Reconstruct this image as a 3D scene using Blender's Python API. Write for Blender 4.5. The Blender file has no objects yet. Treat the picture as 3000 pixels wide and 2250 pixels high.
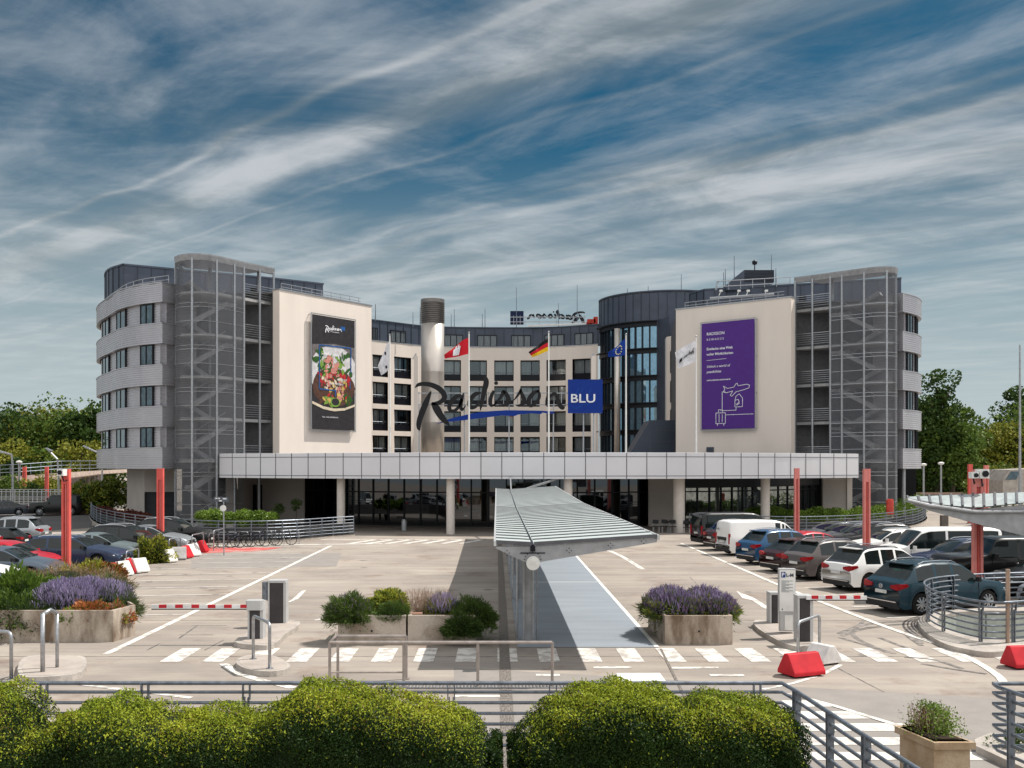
SKYSEED = 2.0
SKYMUL = (.045, .26, .31)
CLOUD_DK = (1.25, 1.65, 1.95)
CLOUD_LT = (3.9, 4.15, 4.4)
BACK_FILL_CLOUD = (12.0, 11.9, 11.8)  # bright cloud added out of view to fill the shaded walls
HAZE = (3.7, 4.25, 4.4)
SKYSTR = 0.1
EXPO = 0.45
BLOBS = [(540, 60, .35, .3, -.22), (1950, 370, .40, .40, -.22), (2450, 180, .5, .3, -.08), (1250, 30, .3, .15, -.22), (300, 480, .4, .5, -.22), (800, 230, .3, .3, -.12), (2000, 510, .35, .4, .40), (1750, 60, .3, .15, .3), (2700, 420, .9, .5, .12), (850, 420, .3, .4, -.05), (1450, 560, .6, .6, -.18), (2300, 620, .8, .8, -.08)]
import bpy, math, random
import numpy as np
from math import sin, cos, pi, radians, sqrt, atan2
from mathutils import Vector, Matrix, geometry
random.seed(7); RNG = np.random.default_rng(7)
scene = bpy.context.scene
COL = scene.collection
F, HX, HY, EYE = 2950.0, 1455.0, 1365.0, 4.8
def PX(x, Z): return (x - HX) / F * Z
def at(x, y, Z): return Vector((PX(x, Z), Z, EYE + (HY - y) / F * Z))
def gp(x, y, z=0.0):
    Z = F * (EYE - z) / (y - HY); return Vector((PX(x, Z), Z, z))
def zat(y, Z): return EYE + (HY - y) / F * Z
def hit(A, B, px):
    r = (px - HX) / F; dx, dy = B[0]-A[0], B[1]-A[1]
    t = (r*A[1] - A[0]) / (dx - r*dy); return (A[0]+dx*t, A[1]+dy*t)
def path_hit(path, px):
    r = (px - HX) / F
    for a, b in zip(path, path[1:]):
        fa, fb = a[0]-r*a[1], b[0]-r*b[1]
        if fa*fb <= 0 and fa != fb:
            t = fa/(fa-fb); return (a[0]+(b[0]-a[0])*t, a[1]+(b[1]-a[1])*t)
    return hit(path[0], path[1], px) if abs(path[0][0]/path[0][1]-r) < abs(path[-1][0]/path[-1][1]-r) else hit(path[-2], path[-1], px)

# ---------- materials ----------
MATS = {}
def sock(n, *names):
    for k in names:
        if k in n.inputs: return n.inputs[k]
def pm(name, col, rough=.6, metal=0, var=.12, scale=3.0, bump=0, bscale=40, coat=0, spec=None, stretch=(1,1,1), col2=None, thr=None, emit=None, alpha=None, coord='Object', band=None, fine=.0):
    if name in MATS: return MATS[name]
    m = bpy.data.materials.new(name); m.use_nodes = True; nt = m.node_tree; N = nt.nodes; L = nt.links
    b = N['Principled BSDF']; b.inputs['Roughness'].default_value = rough; b.inputs['Metallic'].default_value = metal
    if coat: b.inputs['Coat Weight'].default_value = coat; b.inputs['Coat Roughness'].default_value = .04
    if spec is None: spec = .22 if metal < .3 and not coat else .5
    if spec is not None: b.inputs['Specular IOR Level'].default_value = spec
    tc = N.new('ShaderNodeTexCoord'); mp = N.new('ShaderNodeMapping'); mp.inputs['Scale'].default_value = stretch
    L.new(tc.outputs[coord], mp.inputs[0])
    nz = N.new('ShaderNodeTexNoise'); nz.inputs['Scale'].default_value = scale; nz.inputs['Detail'].default_value = 6; nz.inputs['Roughness'].default_value = .6
    L.new(mp.outputs[0], nz.inputs['Vector'])
    rp = N.new('ShaderNodeValToRGB'); c = col
    c2 = col2 or tuple(x*(1-var*2) for x in c)
    c1 = c if col2 else tuple(min(1, x*(1+var)) for x in c)
    lo, hi = thr or (.3, .7)
    rp.color_ramp.elements[0].position = lo; rp.color_ramp.elements[1].position = hi
    rp.color_ramp.elements[0].color = (*c2, 1); rp.color_ramp.elements[1].color = (*c1, 1)
    L.new(nz.outputs['Fac'], rp.inputs[0]); out = rp.outputs[0]
    if fine:
        n3 = N.new('ShaderNodeTexNoise'); n3.inputs['Scale'].default_value = bscale*2; n3.inputs['Detail'].default_value = 4
        L.new(tc.outputs[coord], n3.inputs['Vector'])
        mr = N.new('ShaderNodeMapRange'); mr.inputs[1].default_value = .3; mr.inputs[2].default_value = .7; mr.inputs[3].default_value = 1-fine; mr.inputs[4].default_value = 1+fine
        L.new(n3.outputs['Fac'], mr.inputs[0])
        vm = N.new('ShaderNodeVectorMath'); vm.operation = 'SCALE'; L.new(out, vm.inputs[0]); L.new(mr.outputs[0], vm.inputs['Scale']); out = vm.outputs[0]
    L.new(out, b.inputs['Base Color'])
    if bump:
        bn = N.new('ShaderNodeTexNoise'); bn.inputs['Scale'].default_value = bscale; bn.inputs['Detail'].default_value = 3
        L.new(tc.outputs[coord], bn.inputs['Vector']); bp = N.new('ShaderNodeBump'); bp.inputs['Strength'].default_value = bump; bp.inputs['Distance'].default_value = .02
        L.new(bn.outputs['Fac'], bp.inputs['Height']); L.new(bp.outputs[0], b.inputs['Normal'])
    if emit: b.inputs['Emission Color'].default_value = (*emit[:3], 1); b.inputs['Emission Strength'].default_value = emit[3]
    if alpha is not None: b.inputs['Alpha'].default_value = alpha
    MATS[name] = m; return m
def glassmat(name, tint, gloss=.3, rough=.0, tr=(.5,.55,.55)):
    if name in MATS: return MATS[name]
    m = bpy.data.materials.new(name); m.use_nodes = True; nt = m.node_tree; N = nt.nodes; L = nt.links; N.clear()
    o = N.new('ShaderNodeOutputMaterial'); mx = N.new('ShaderNodeMixShader'); t = N.new('ShaderNodeBsdfTransparent'); g = N.new('ShaderNodeBsdfGlossy')
    t.inputs[0].default_value = (*tr, 1); g.inputs[0].default_value = (*tint, 1); g.inputs['Roughness'].default_value = rough
    fr = N.new('ShaderNodeFresnel'); fr.inputs[0].default_value = 1.5; ma = N.new('ShaderNodeMath'); ma.operation = 'MULTIPLY_ADD'; ma.inputs[1].default_value = .9; ma.inputs[2].default_value = gloss; ma.use_clamp = True
    L.new(fr.outputs[0], ma.inputs[0]); L.new(ma.outputs[0], mx.inputs[0]); L.new(t.outputs[0], mx.inputs[1]); L.new(g.outputs[0], mx.inputs[2]); L.new(mx.outputs[0], o.inputs[0])
    MATS[name] = m; return m
def leafmat(name, c1, c2, rough=.55):
    if name in MATS: return MATS[name]
    m = bpy.data.materials.new(name); m.use_nodes = True; nt = m.node_tree; N = nt.nodes; L = nt.links
    b = N['Principled BSDF']; b.inputs['Roughness'].default_value = rough; b.inputs['Specular IOR Level'].default_value = .18
    g = N.new('ShaderNodeNewGeometry'); rp = N.new('ShaderNodeValToRGB'); rp.color_ramp.elements[0].color = (*c1, 1); rp.color_ramp.elements[1].color = (*c2, 1)
    tc = N.new('ShaderNodeTexCoord'); nz = N.new('ShaderNodeTexNoise'); nz.inputs['Scale'].default_value = .9; nz.inputs['Detail'].default_value = 3
    L.new(tc.outputs['Object'], nz.inputs['Vector'])
    ma = N.new('ShaderNodeMath'); ma.operation = 'MULTIPLY_ADD'; ma.inputs[1].default_value = .45; L.new(g.outputs['Random Per Island'], ma.inputs[0])
    mb = N.new('ShaderNodeMath'); mb.operation = 'MULTIPLY_ADD'; mb.inputs[1].default_value = 1.6; mb.inputs[2].default_value = -.5; L.new(nz.outputs['Fac'], mb.inputs[0]); L.new(mb.outputs[0], ma.inputs[2])
    L.new(ma.outputs[0], rp.inputs[0]); L.new(rp.outputs[0], b.inputs['Base Color'])
    tr = N.new('ShaderNodeBsdfTranslucent'); L.new(rp.outputs[0], tr.inputs[0]); mx = N.new('ShaderNodeMixShader'); mx.inputs[0].default_value = .25
    o = N['Material Output']; L.new(b.outputs[0], mx.inputs[1]); L.new(tr.outputs[0], mx.inputs[2]); L.new(mx.outputs[0], o.inputs[0])
    MATS[name] = m; return m

# ---------- mesh builder ----------
class MB:
    def __init__(s): s.v = []; s.f = []; s.mi = []; s.cur = 0
    def add(s, vs, fs):
        o = len(s.v); s.v += [tuple(p) for p in vs]; s.f += [tuple(i+o for i in f) for f in fs]; s.mi += [s.cur]*len(fs); return s
    def quad(s, a, b, c, d): return s.add([a, b, c, d], [(0, 1, 2, 3)])
    def poly(s, pts): return s.add(pts, [tuple(range(len(pts)))])
    def box(s, c, d, rz=0, bev=0):
        x, y, z = d[0]/2, d[1]/2, d[2]/2; cz, sz = cos(rz), sin(rz)
        if bev > 0:
            b = bev; pts = [(-x+b, -y), (x-b, -y), (x, -y+b), (x, y-b), (x-b, y), (-x+b, y), (-x, y-b), (-x, -y+b)]
            base = [(c[0]+px*cz-py*sz, c[1]+px*sz+py*cz) for px, py in pts]
            return s.prism(base, c[2]-z, c[2]+z)
        vs = []
        for dx, dy, dz in [(-x,-y,-z),(x,-y,-z),(x,y,-z),(-x,y,-z),(-x,-y,z),(x,-y,z),(x,y,z),(-x,y,z)]:
            vs.append((c[0]+dx*cz-dy*sz, c[1]+dx*sz+dy*cz, c[2]+dz))
        return s.add(vs, [(0,3,2,1),(4,5,6,7),(0,1,5,4),(1,2,6,5),(2,3,7,6),(3,0,4,7)])
    def prism(s, base, z0, z1, top=None):
        n = len(base); top = top or base
        vs = [(p[0], p[1], z0) for p in base]+[(p[0], p[1], z1) for p in top]
        return s.add(vs, [tuple(range(n))[::-1], tuple(range(n, 2*n))]+[(i, (i+1) % n, n+(i+1) % n, n+i) for i in range(n)])
    def ext(s, pts, vec):
        n = len(pts); v = Vector(vec); vs = [Vector(p) for p in pts]+[Vector(p)+v for p in pts]
        return s.add(vs, [tuple(range(n)), tuple(range(n, 2*n))[::-1]]+[((i+1) % n, i, n+i, n+(i+1) % n) for i in range(n)])
    def cyl(s, p0, p1, r0, r1=None, n=10, cap=True):
        r1 = r0 if r1 is None else r1; p0 = Vector(p0); p1 = Vector(p1); d = (p1-p0).normalized()
        u = d.orthogonal().normalized(); w = d.cross(u); vs = []
        for p, r in ((p0, r0), (p1, r1)):
            for i in range(n): a = 2*pi*i/n; vs.append(p+u*(r*cos(a))+w*(r*sin(a)))
        fs = [(i, (i+1) % n, n+(i+1) % n, n+i) for i in range(n)]
        if cap: fs += [tuple(range(n))[::-1], tuple(range(n, 2*n))]
        return s.add(vs, fs)
    def tube(s, pts, r, n=6, closed=False):
        pts = [Vector(p) for p in pts]; m = len(pts); vs = []; u = None
        for i, p in enumerate(pts):
            a = pts[i-1] if (i or closed) else p; b = pts[(i+1) % m] if (i < m-1 or closed) else p
            d = (b-a).normalized()
            if u is None: u = d.orthogonal().normalized()
            else:
                u = (u-d*u.dot(d)); u = u.normalized() if u.length > 1e-6 else d.orthogonal().normalized()
            w = d.cross(u)
            for k in range(n): t = 2*pi*k/n; vs.append(p+u*(r*cos(t))+w*(r*sin(t)))
        fs = []
        for i in range(m if closed else m-1):
            j = (i+1) % m
            for k in range(n): fs.append((i*n+k, i*n+(k+1) % n, j*n+(k+1) % n, j*n+k))
        if not closed: fs += [tuple(range(n))[::-1], tuple(range((m-1)*n, m*n))]
        return s.add(vs, fs)
    def bar(s, a, b, w, h, up=(0, 0, 1)):
        a = Vector(a); b = Vector(b); d = (b-a).normalized(); u = Vector(up); side = d.cross(u)
        if side.length < 1e-4: side = Vector((1, 0, 0))
        side.normalize(); u = side.cross(d).normalized(); vs = []
        for p in (a, b):
            for i, j in ((-1, -1), (1, -1), (1, 1), (-1, 1)): vs.append(p+side*(i*w/2)+u*(j*h/2))
        return s.add(vs, [(0,1,2,3)[::-1], (4,5,6,7), (0,1,5,4), (1,2,6,5), (2,3,7,6), (3,0,4,7)])
    def lathe(s, prof, c=(0, 0, 0), n=20):
        vs = []
        for r, z in prof:
            for k in range(n): t = 2*pi*k/n; vs.append((c[0]+r*cos(t), c[1]+r*sin(t), c[2]+z))
        fs = [(i*n+k, i*n+(k+1) % n, (i+1)*n+(k+1) % n, (i+1)*n+k) for i in range(len(prof)-1) for k in range(n)]
        fs += [tuple(range(n))[::-1], tuple(range((len(prof)-1)*n, len(prof)*n))]
        return s.add(vs, fs)
    def sweep(s, path, prof, closed=False):
        """profile (out, z) swept along xy path; out is to the right-hand side of travel"""
        n = len(path); nor = []
        for i in range(n):
            a = path[i-1] if (i or closed) else path[i]; b = path[(i+1) % n] if (i < n-1 or closed) else path[i]
            dx, dy = b[0]-a[0], b[1]-a[1]; l = sqrt(dx*dx+dy*dy); nor.append((dy/l, -dx/l))
        m = len(prof); vs = [(p[0]+q[0]*o, p[1]+q[1]*o, z) for p, q in zip(path, nor) for o, z in prof]
        fs = [(i*m+k, ((i+1) % n)*m+k, ((i+1) % n)*m+k+1, i*m+k+1) for i in range(n if closed else n-1) for k in range(m-1)]
        return s.add(vs, fs)
    def build(s, name, mat, parent=None, smooth=False, world=False, **tags):
        me = bpy.data.meshes.new(name); me.from_pydata(s.v, [], s.f)
        for mm in (mat if isinstance(mat, (list, tuple)) else [mat]): me.materials.append(mm)
        if any(s.mi): me.polygons.foreach_set('material_index', s.mi)
        if smooth: me.polygons.foreach_set('use_smooth', [True]*len(s.f))
        me.update(); o = bpy.data.objects.new(name, me); COL.objects.link(o)
        if parent:
            o.parent = parent
            if world: o.matrix_parent_inverse = MW(parent).inverted()
        tag(o, **tags); return o
def MW(o):
    m = Matrix.LocRotScale(o.location, o.rotation_euler, o.scale)
    return (MW(o.parent) @ o.matrix_parent_inverse @ m) if o.parent else m
def tag(o, label=None, cat=None, group=None, kind=None):
    for k, v in (('label', label), ('category', cat), ('group', group), ('kind', kind)):
        if v: o[k] = v
    return o
def empty(name, loc=(0, 0, 0), rz=0, **tags):
    o = bpy.data.objects.new(name, None); COL.objects.link(o); o.location = loc; o.rotation_euler = (0, 0, rz); o.empty_display_size = .3
    return tag(o, **tags)
def copy_tree(o, parent=None, **tags):
    kids = [c for c in o.children]
    c = o.copy(); COL.objects.link(c); c.parent = parent
    for ch in kids: copy_tree(ch, c)
    return tag(c, **tags)
def smooth_path(pts, k=6, closed=False):
    P = [Vector(p) for p in pts]; n = len(P); out = []
    for i in range(n if closed else n-1):
        p1, p2 = P[i], P[(i+1) % n]; p0 = P[i-1] if (i or closed) else p1*2-p2; p3 = P[(i+2) % n] if (i+2 < n or closed) else p2*2-p1
        for j in range(k):
            t = j/k; out.append(.5*((2*p1)+(p2-p0)*t+(2*p0-5*p1+4*p2-p3)*t*t+(3*p1-p0-3*p2+p3)*t**3))
    if not closed: out.append(P[-1])
    return out
def text_mesh(body, size, depth=.01, align='LEFT', bold=0, shear=0, space=1):
    cu = bpy.data.curves.new('t', 'FONT'); cu.body = body; cu.size = size; cu.extrude = depth; cu.align_x = align; cu.offset = bold; cu.shear = shear; cu.space_character = space; cu.resolution_u = 3
    o = bpy.data.objects.new('t', cu); COL.objects.link(o)
    me = bpy.data.meshes.new_from_object(o); bpy.data.objects.remove(o); vs = [v.co.copy() for v in me.vertices]; fs = [tuple(p.vertices) for p in me.polygons]; bpy.data.meshes.remove(me)
    return vs, fs
def add_text(mb, body, size, org, U, V, depth=.01, **k):
    vs, fs = text_mesh(body, size, depth, **k); U = Vector(U); V = Vector(V); W = U.cross(V); org = Vector(org)
    mb.add([org+U*v.x+V*v.y+W*v.z for v in vs], fs)
def leaves(P, size, nrm=None, spread=1.0, aspect=.5, up=None):
    """numpy leaf quads at points P; returns verts, quads"""
    n = len(P); d = RNG.normal(size=(n, 3)); 
    if nrm is not None: d = nrm+d*spread
    if up is not None: d = d*(1-up)+np.array([0, 0, 1.0])*up
    d /= np.linalg.norm(d, axis=1)[:, None]+1e-9
    a = RNG.normal(size=(n, 3)); u = np.cross(d, a); u /= np.linalg.norm(u, axis=1)[:, None]+1e-9; w = np.cross(d, u)
    s = size*RNG.uniform(.6, 1.3, n)[:, None]
    V = np.stack([P-u*s*.5, P-w*s*aspect*.5+d*s*.08, P+u*s*.5, P+w*s*aspect*.5+d*s*.08], 1).reshape(-1, 3)
    return V
def leaf_obj(name, Vs, mats, parent=None, world=False, mi=None, **tags):
    V = np.concatenate(Vs) if isinstance(Vs, list) else Vs; n = len(V)//4
    me = bpy.data.meshes.new(name); me.vertices.add(len(V)); me.vertices.foreach_set('co', V.astype(np.float32).ravel())
    me.loops.add(n*4); me.loops.foreach_set('vertex_index', np.arange(n*4, dtype=np.int32)); me.polygons.add(n)
    me.polygons.foreach_set('loop_start', np.arange(0, n*4, 4, dtype=np.int32))
    for m in (mats if isinstance(mats, (list, tuple)) else [mats]): me.materials.append(m)
    if mi is not None: me.polygons.foreach_set('material_index', mi.astype(np.int32))
    me.update(calc_edges=True); o = bpy.data.objects.new(name, me); COL.objects.link(o)
    if parent:
        o.parent = parent
        if world: o.matrix_parent_inverse = MW(parent).inverted()
    return tag(o, **tags)

# ---------- camera, sun, sky ----------
cam = bpy.data.cameras.new('camera'); co = bpy.data.objects.new('camera', cam); COL.objects.link(co)
co.location = (0, 0, EYE); co.rotation_euler = (pi/2, 0, 0); cam.lens = 36*F/3000; cam.sensor_width = 36
cam.shift_x = (1500-HX)/3000; cam.shift_y = (HY-1125)/3000; cam.clip_end = 5000; cam.clip_start = .1
scene.camera = co
SUN = Vector((.60, .20, 1.0)).normalized()
sl = bpy.data.lights.new('sun', 'SUN'); sl.energy = 4.0; sl.angle = radians(.55); sl.color = (1, .95, .88)
so = bpy.data.objects.new('sun', sl); COL.objects.link(so); so.rotation_euler = (-SUN).to_track_quat('-Z', 'Y').to_euler()
elev = math.asin(SUN.z)
w = bpy.data.worlds.new('World'); scene.world = w; w.use_nodes = True; nt = w.node_tree; N = nt.nodes; L = nt.links
def nm(op, a, b=None, c=None, clamp=False):
    n = N.new('ShaderNodeMath'); n.operation = op; n.use_clamp = clamp
    for i, x in enumerate((a, b, c)):
        if x is None: continue
        if isinstance(x, (int, float)): n.inputs[i].default_value = x
        else: L.new(x, n.inputs[i])
    return n.outputs[0]
def gauss(x, mu, sg, amp=1):
    d = nm('DIVIDE', nm('SUBTRACT', x, mu), sg); return nm('MULTIPLY', nm('POWER', 2.718, nm('MULTIPLY', nm('MULTIPLY', d, d), -1)), amp)
def mixc(f, a, b):
    n = N.new('ShaderNodeMix'); n.data_type = 'RGBA'
    for s_, x in ((0, f), (6, a), (7, b)):
        if isinstance(x, (int, float)): n.inputs[s_].default_value = x
        elif isinstance(x, tuple): n.inputs[s_].default_value = (*x, 1)
        else: L.new(x, n.inputs[s_])
    return n.outputs[2]
def mrange(x, a, b, c=0, d=1, smooth=True):
    n = N.new('ShaderNodeMapRange'); n.interpolation_type = 'SMOOTHSTEP' if smooth else 'LINEAR'
    L.new(x, n.inputs[0]); n.inputs[1].default_value = a; n.inputs[2].default_value = b; n.inputs[3].default_value = c; n.inputs[4].default_value = d
    return n.outputs[0]
def noise(vec, scale, detail=5, rough=.55, dist=0):
    n = N.new('ShaderNodeTexNoise'); n.inputs['Scale'].default_value = scale; n.inputs['Detail'].default_value = detail; n.inputs['Roughness'].default_value = rough; n.inputs['Distortion'].default_value = dist
    L.new(vec, n.inputs['Vector']); return n.outputs['Fac']
def comb(x, y, z=0.0):
    n = N.new('ShaderNodeCombineXYZ')
    for i, q in enumerate((x, y, z)):
        if isinstance(q, (int, float)): n.inputs[i].default_value = q
        else: L.new(q, n.inputs[i])
    return n.outputs[0]
tc = N.new('ShaderNodeTexCoord'); sp = N.new('ShaderNodeSeparateXYZ'); L.new(tc.outputs['Generated'], sp.inputs[0])
dx, dy, dz = sp.outputs
zc = nm('MAXIMUM', dz, .03); cx_ = nm('DIVIDE', dx, zc); cy_ = nm('DIVIDE', dy, zc)
ww = nm('ADD', cx_, cy_); tt = nm('SUBTRACT', cx_, cy_)
n0 = noise(comb(cx_, cy_, 3.3), .55, 3); ww2 = nm('ADD', ww, nm('MULTIPLY_ADD', n0, .7, -.35))
n0b = noise(comb(nm('MULTIPLY', ww, .9), nm('MULTIPLY', tt, .5), 9.1), 1.3, 4); ww3 = nm('ADD', ww2, nm('MULTIPLY_ADD', n0b, .28, -.14))
nA = noise(comb(nm('MULTIPLY', ww3, .75), nm('MULTIPLY', tt, .22), SKYSEED), 1.0, 5, .55)
nB = noise(comb(nm('MULTIPLY', ww3, 2.4), nm('MULTIPLY', tt, .62), 5.0), 1.0, 6, .52)
nC = noise(comb(nm('MULTIPLY', ww3, 8.0), nm('MULTIPLY', tt, 2.2), 1.5), 1.0, 9, .68, .3)
nD = noise(comb(cx_, cy_, 7.7), 1.35, 9, .62, .55)
cov = nm('MULTIPLY', nA, 1.0)
cov = nm('ADD', cov, nm('MULTIPLY', nB, .55)); cov = nm('ADD', cov, nm('MULTIPLY', nC, .30)); cov = nm('ADD', cov, nm('MULTIPLY', nD, .82))
for mu, sg, amp in ((2.24, .03, .30), (3.05, .025, .16), (3.9, .04, .16), (2.62, .17, .42), (1.75, .16, .06), (2.02, .10, .0), (4.9, .35, .22), (4.15, .08, .26), (5.9, .6, .12), (3.4, .30, -.07), (1.35, .25, -.05)):
    if amp: cov = nm('ADD', cov, gauss(ww2, mu, sg, amp))
def blob(px, py, sx, sy, amp):
    v = (HY-py)/F; u = (px-HX)/F; global cov
    g = nm('MULTIPLY', gauss(cx_, u/v, sx), gauss(cy_, 1/v, sy)); cov = nm('ADD', cov, nm('MULTIPLY', g, amp))
for b_ in BLOBS: blob(*b_)
cloud = mrange(cov, .98, 1.74, smooth=False)
sky = N.new('ShaderNodeTexSky'); sky.sky_type = 'NISHITA'; sky.sun_disc = False; sky.sun_elevation = elev; sky.sun_rotation = atan2(SUN.x, SUN.y); sky.ozone_density = 2.0; sky.dust_density = .6
skyc = N.new('ShaderNodeVectorMath'); skyc.operation = 'MULTIPLY'; L.new(sky.outputs[0], skyc.inputs[0]); skyc.inputs[1].default_value = SKYMUL
base = skyc.outputs[0]
back = mrange(dy, .25, -.5); top = mrange(dz, .46, .8); out_ = nm('MAXIMUM', back, nm('MULTIPLY', top, .6))  # unseen sky behind and overhead, brightened as fill for the shade
cl = mixc(mrange(nm('MULTIPLY_ADD', nD, .5, nm('MULTIPLY', nB, .5)), .38, .64), CLOUD_DK, CLOUD_LT)
clb = mixc(out_, cl, BACK_FILL_CLOUD)
low = mrange(dz, .22, .03)
clb = mixc(nm('MULTIPLY', low, .5), clb, HAZE)
cm = mixc(nm('MAXIMUM', cloud, nm('MULTIPLY', out_, .75)), base, clb)
hz = mixc(mrange(dz, .34, .0, 0, .95), cm, HAZE)
bg = N['Background']; L.new(hz, bg.inputs[0]); bg.inputs[1].default_value = SKYSTR
vs = scene.view_settings; vs.view_transform = 'Standard'; vs.look = 'None'; vs.exposure = EXPO; vs.gamma = 1
# ---------- shared materials ----------
M_ground = pm('asphalt_pale', (.375, .330, .285), .9, var=.0, scale=.2, col2=(.275, .242, .212), thr=(.35, .65), bump=.25, bscale=30, fine=.13, coord='Object')
def ground_mat():
    nt = M_ground.node_tree; N = nt.nodes; L = nt.links; b = N['Principled BSDF']; src = b.inputs['Base Color'].links[0].from_socket
    tc = N.new('ShaderNodeTexCoord'); mp = N.new('ShaderNodeMapping'); mp.inputs['Scale'].default_value = (.16, .95, 1); L.new(tc.outputs['Object'], mp.inputs[0])
    n = N.new('ShaderNodeTexNoise'); n.inputs['Scale'].default_value = 1.1; n.inputs['Detail'].default_value = 7; n.inputs['Roughness'].default_value = .7; L.new(mp.outputs[0], n.inputs['Vector'])
    r = N.new('ShaderNodeValToRGB'); r.color_ramp.elements[0].position = .42; r.color_ramp.elements[1].position = .6; r.color_ramp.elements[0].color = (.86, .85, .86, 1); r.color_ramp.elements[1].color = (1.05, 1.04, 1.02, 1)
    L.new(n.outputs['Fac'], r.inputs[0]); m = N.new('ShaderNodeMix'); m.data_type = 'RGBA'; m.blend_type = 'MULTIPLY'; m.inputs[0].default_value = 1; L.new(src, m.inputs[6]); L.new(r.outputs[0], m.inputs[7])
    # oil and rust stains
    n2 = N.new('ShaderNodeTexNoise'); n2.inputs['Scale'].default_value = .35; n2.inputs['Detail'].default_value = 8; n2.inputs['Roughness'].default_value = .72; L.new(tc.outputs['Object'], n2.inputs['Vector'])
    r2 = N.new('ShaderNodeValToRGB'); r2.color_ramp.elements[0].position = .54; r2.color_ramp.elements[1].position = .68; r2.color_ramp.elements[0].color = (1, 1, 1, 1); r2.color_ramp.elements[1].color = (.66, .55, .51, 1)
    L.new(n2.outputs['Fac'], r2.inputs[0]); m2 = N.new('ShaderNodeMix'); m2.data_type = 'RGBA'; m2.blend_type = 'MULTIPLY'; m2.inputs[0].default_value = .8; L.new(m.outputs[2], m2.inputs[6]); L.new(r2.outputs[0], m2.inputs[7])
    L.new(m2.outputs[2], b.inputs['Base Color'])
ground_mat()
M_cream = pm('cream_render', (.76, .675, .60), .8, var=.035, scale=.5, bump=.1, bscale=60, stretch=(1, 1, .22))
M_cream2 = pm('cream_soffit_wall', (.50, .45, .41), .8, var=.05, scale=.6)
M_alu = pm('corrugated_aluminium', (.50, .49, .52), .38, .55, var=.05, scale=.7)
M_slate = pm('slate_metal_panel', (.062, .075, .105), .42, .3, var=.12, scale=.5)
M_dark = pm('dark_frame', (.012, .013, .018), .35, var=.1)
M_black = pm('deep_interior', (.008, .008, .010), .8)
M_fascia = pm('fascia_panel', (.68, .67, .70), .35, .25, var=.03, scale=.25)
M_seam = pm('panel_seam', (.12, .12, .13), .7)
M_steel = pm('galvanised_steel', (.42, .43, .45), .4, .75, var=.15, scale=9)
M_steeld = pm('galvanised_dark', (.20, .225, .26), .45, .6, var=.2, scale=7)
M_roof = pm('roof_felt', (.22, .22, .23), .9, var=.15)
M_conc = pm('concrete', (.42, .38, .34), .85, var=.15, scale=2.2, bump=.3, bscale=18, fine=.12)
M_white = pm('white_paint', (.78, .77, .74), .6, var=.05)
M_gls = glassmat('window_glass', (.75, .82, .85), .13, .0, (.66, .69, .69))
M_dgl = pm('lobby_glass', (.085, .09, .095), .02, 1.0, var=0)
M_blgl = pm('blue_glass', (.27, .43, .54), .02, .95, var=.1)
M_curt = pm('curtain_fabric', (.72, .70, .67), .9, var=.25, scale=3, stretch=(6, 6, .2))
M_curt2 = pm('curtain_shade', (.45, .47, .47), .9, var=.25, scale=3, stretch=(6, 6, .2))
M_cyl = pm('brushed_flue', (.62, .56, .50), .33, .55, var=.05, scale=.8)
def screen_mat():
    m = bpy.data.materials.new('perforated_screen'); m.use_nodes = True; nt = m.node_tree; N = nt.nodes; L = nt.links; N.clear()
    o = N.new('ShaderNodeOutputMaterial'); mx = N.new('ShaderNodeMixShader'); t = N.new('ShaderNodeBsdfTransparent'); b = N.new('ShaderNodeBsdfPrincipled')
    b.inputs['Base Color'].default_value = (.15, .155, .17, 1); b.inputs['Metallic'].default_value = .2; b.inputs['Roughness'].default_value = .5
    tc = N.new('ShaderNodeTexCoord'); nz = N.new('ShaderNodeTexNoise'); nz.inputs['Scale'].default_value = .5; L.new(tc.outputs['Object'], nz.inputs['Vector'])
    ma = N.new('ShaderNodeMath'); ma.operation = 'MULTIPLY_ADD'; ma.inputs[1].default_value = .12; ma.inputs[2].default_value = .39; L.new(nz.outputs['Fac'], ma.inputs[0]); L.new(ma.outputs[0], mx.inputs[0])
    L.new(t.outputs[0], mx.inputs[1]); L.new(b.outputs[0], mx.inputs[2]); L.new(mx.outputs[0], o.inputs[0]); return m
M_screen = screen_mat()

# ---------- ground ----------
hole = [gp(2880, 1888).xy, gp(2790, 1862).xy, gp(2745, 1838).xy, gp(2752, 1818).xy, gp(2800, 1806).xy, gp(2870, 1802).xy, (27, gp(2870, 1802).y), (27, gp(2880, 1888).y)]
outer = [(-1500, -60), (1500, -60), (1500, 2500), (-1500, 2500)]
pts = [Vector((x, y, 0)) for x, y in outer]; hp = [Vector((p[0], p[1], 0)) for p in hole]
tri = geometry.tessellate_polygon([pts, hp]); g = MB(); g.add(pts+hp, [t if (lambda a, b, c: (b-a).cross(c-a).z)(*[(pts+hp)[i] for i in t]) > 0 else t[::-1] for t in tri])
g.build('ground', M_ground, kind='structure')
M_ramp = pm('ramp_wall_panel', (.44, .47, .42), .6, var=.2, scale=1.2, stretch=(1, 1, .3))
m = MB(); n = len(hole)
for i in range(n):
    a, b = hole[i], hole[(i+1) % n]; m.quad((a[0], a[1], .02), (b[0], b[1], .02), (b[0], b[1], -3), (a[0], a[1], -3))
m.build('ramp_wall', M_ramp, kind='structure')
m = MB(); m.poly([(p[0], p[1], -2.6) for p in hole]); m.build('ramp_road', M_ground, kind='structure')
m = MB()
for i in range(7):
    x = hole[5][0]+i*1.6+.2; m.box((x, hole[5][1]-.01, -1.3), (.03, .02, 2.6))
m.build('ramp_wall_joints', M_seam, kind='structure')

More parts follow.
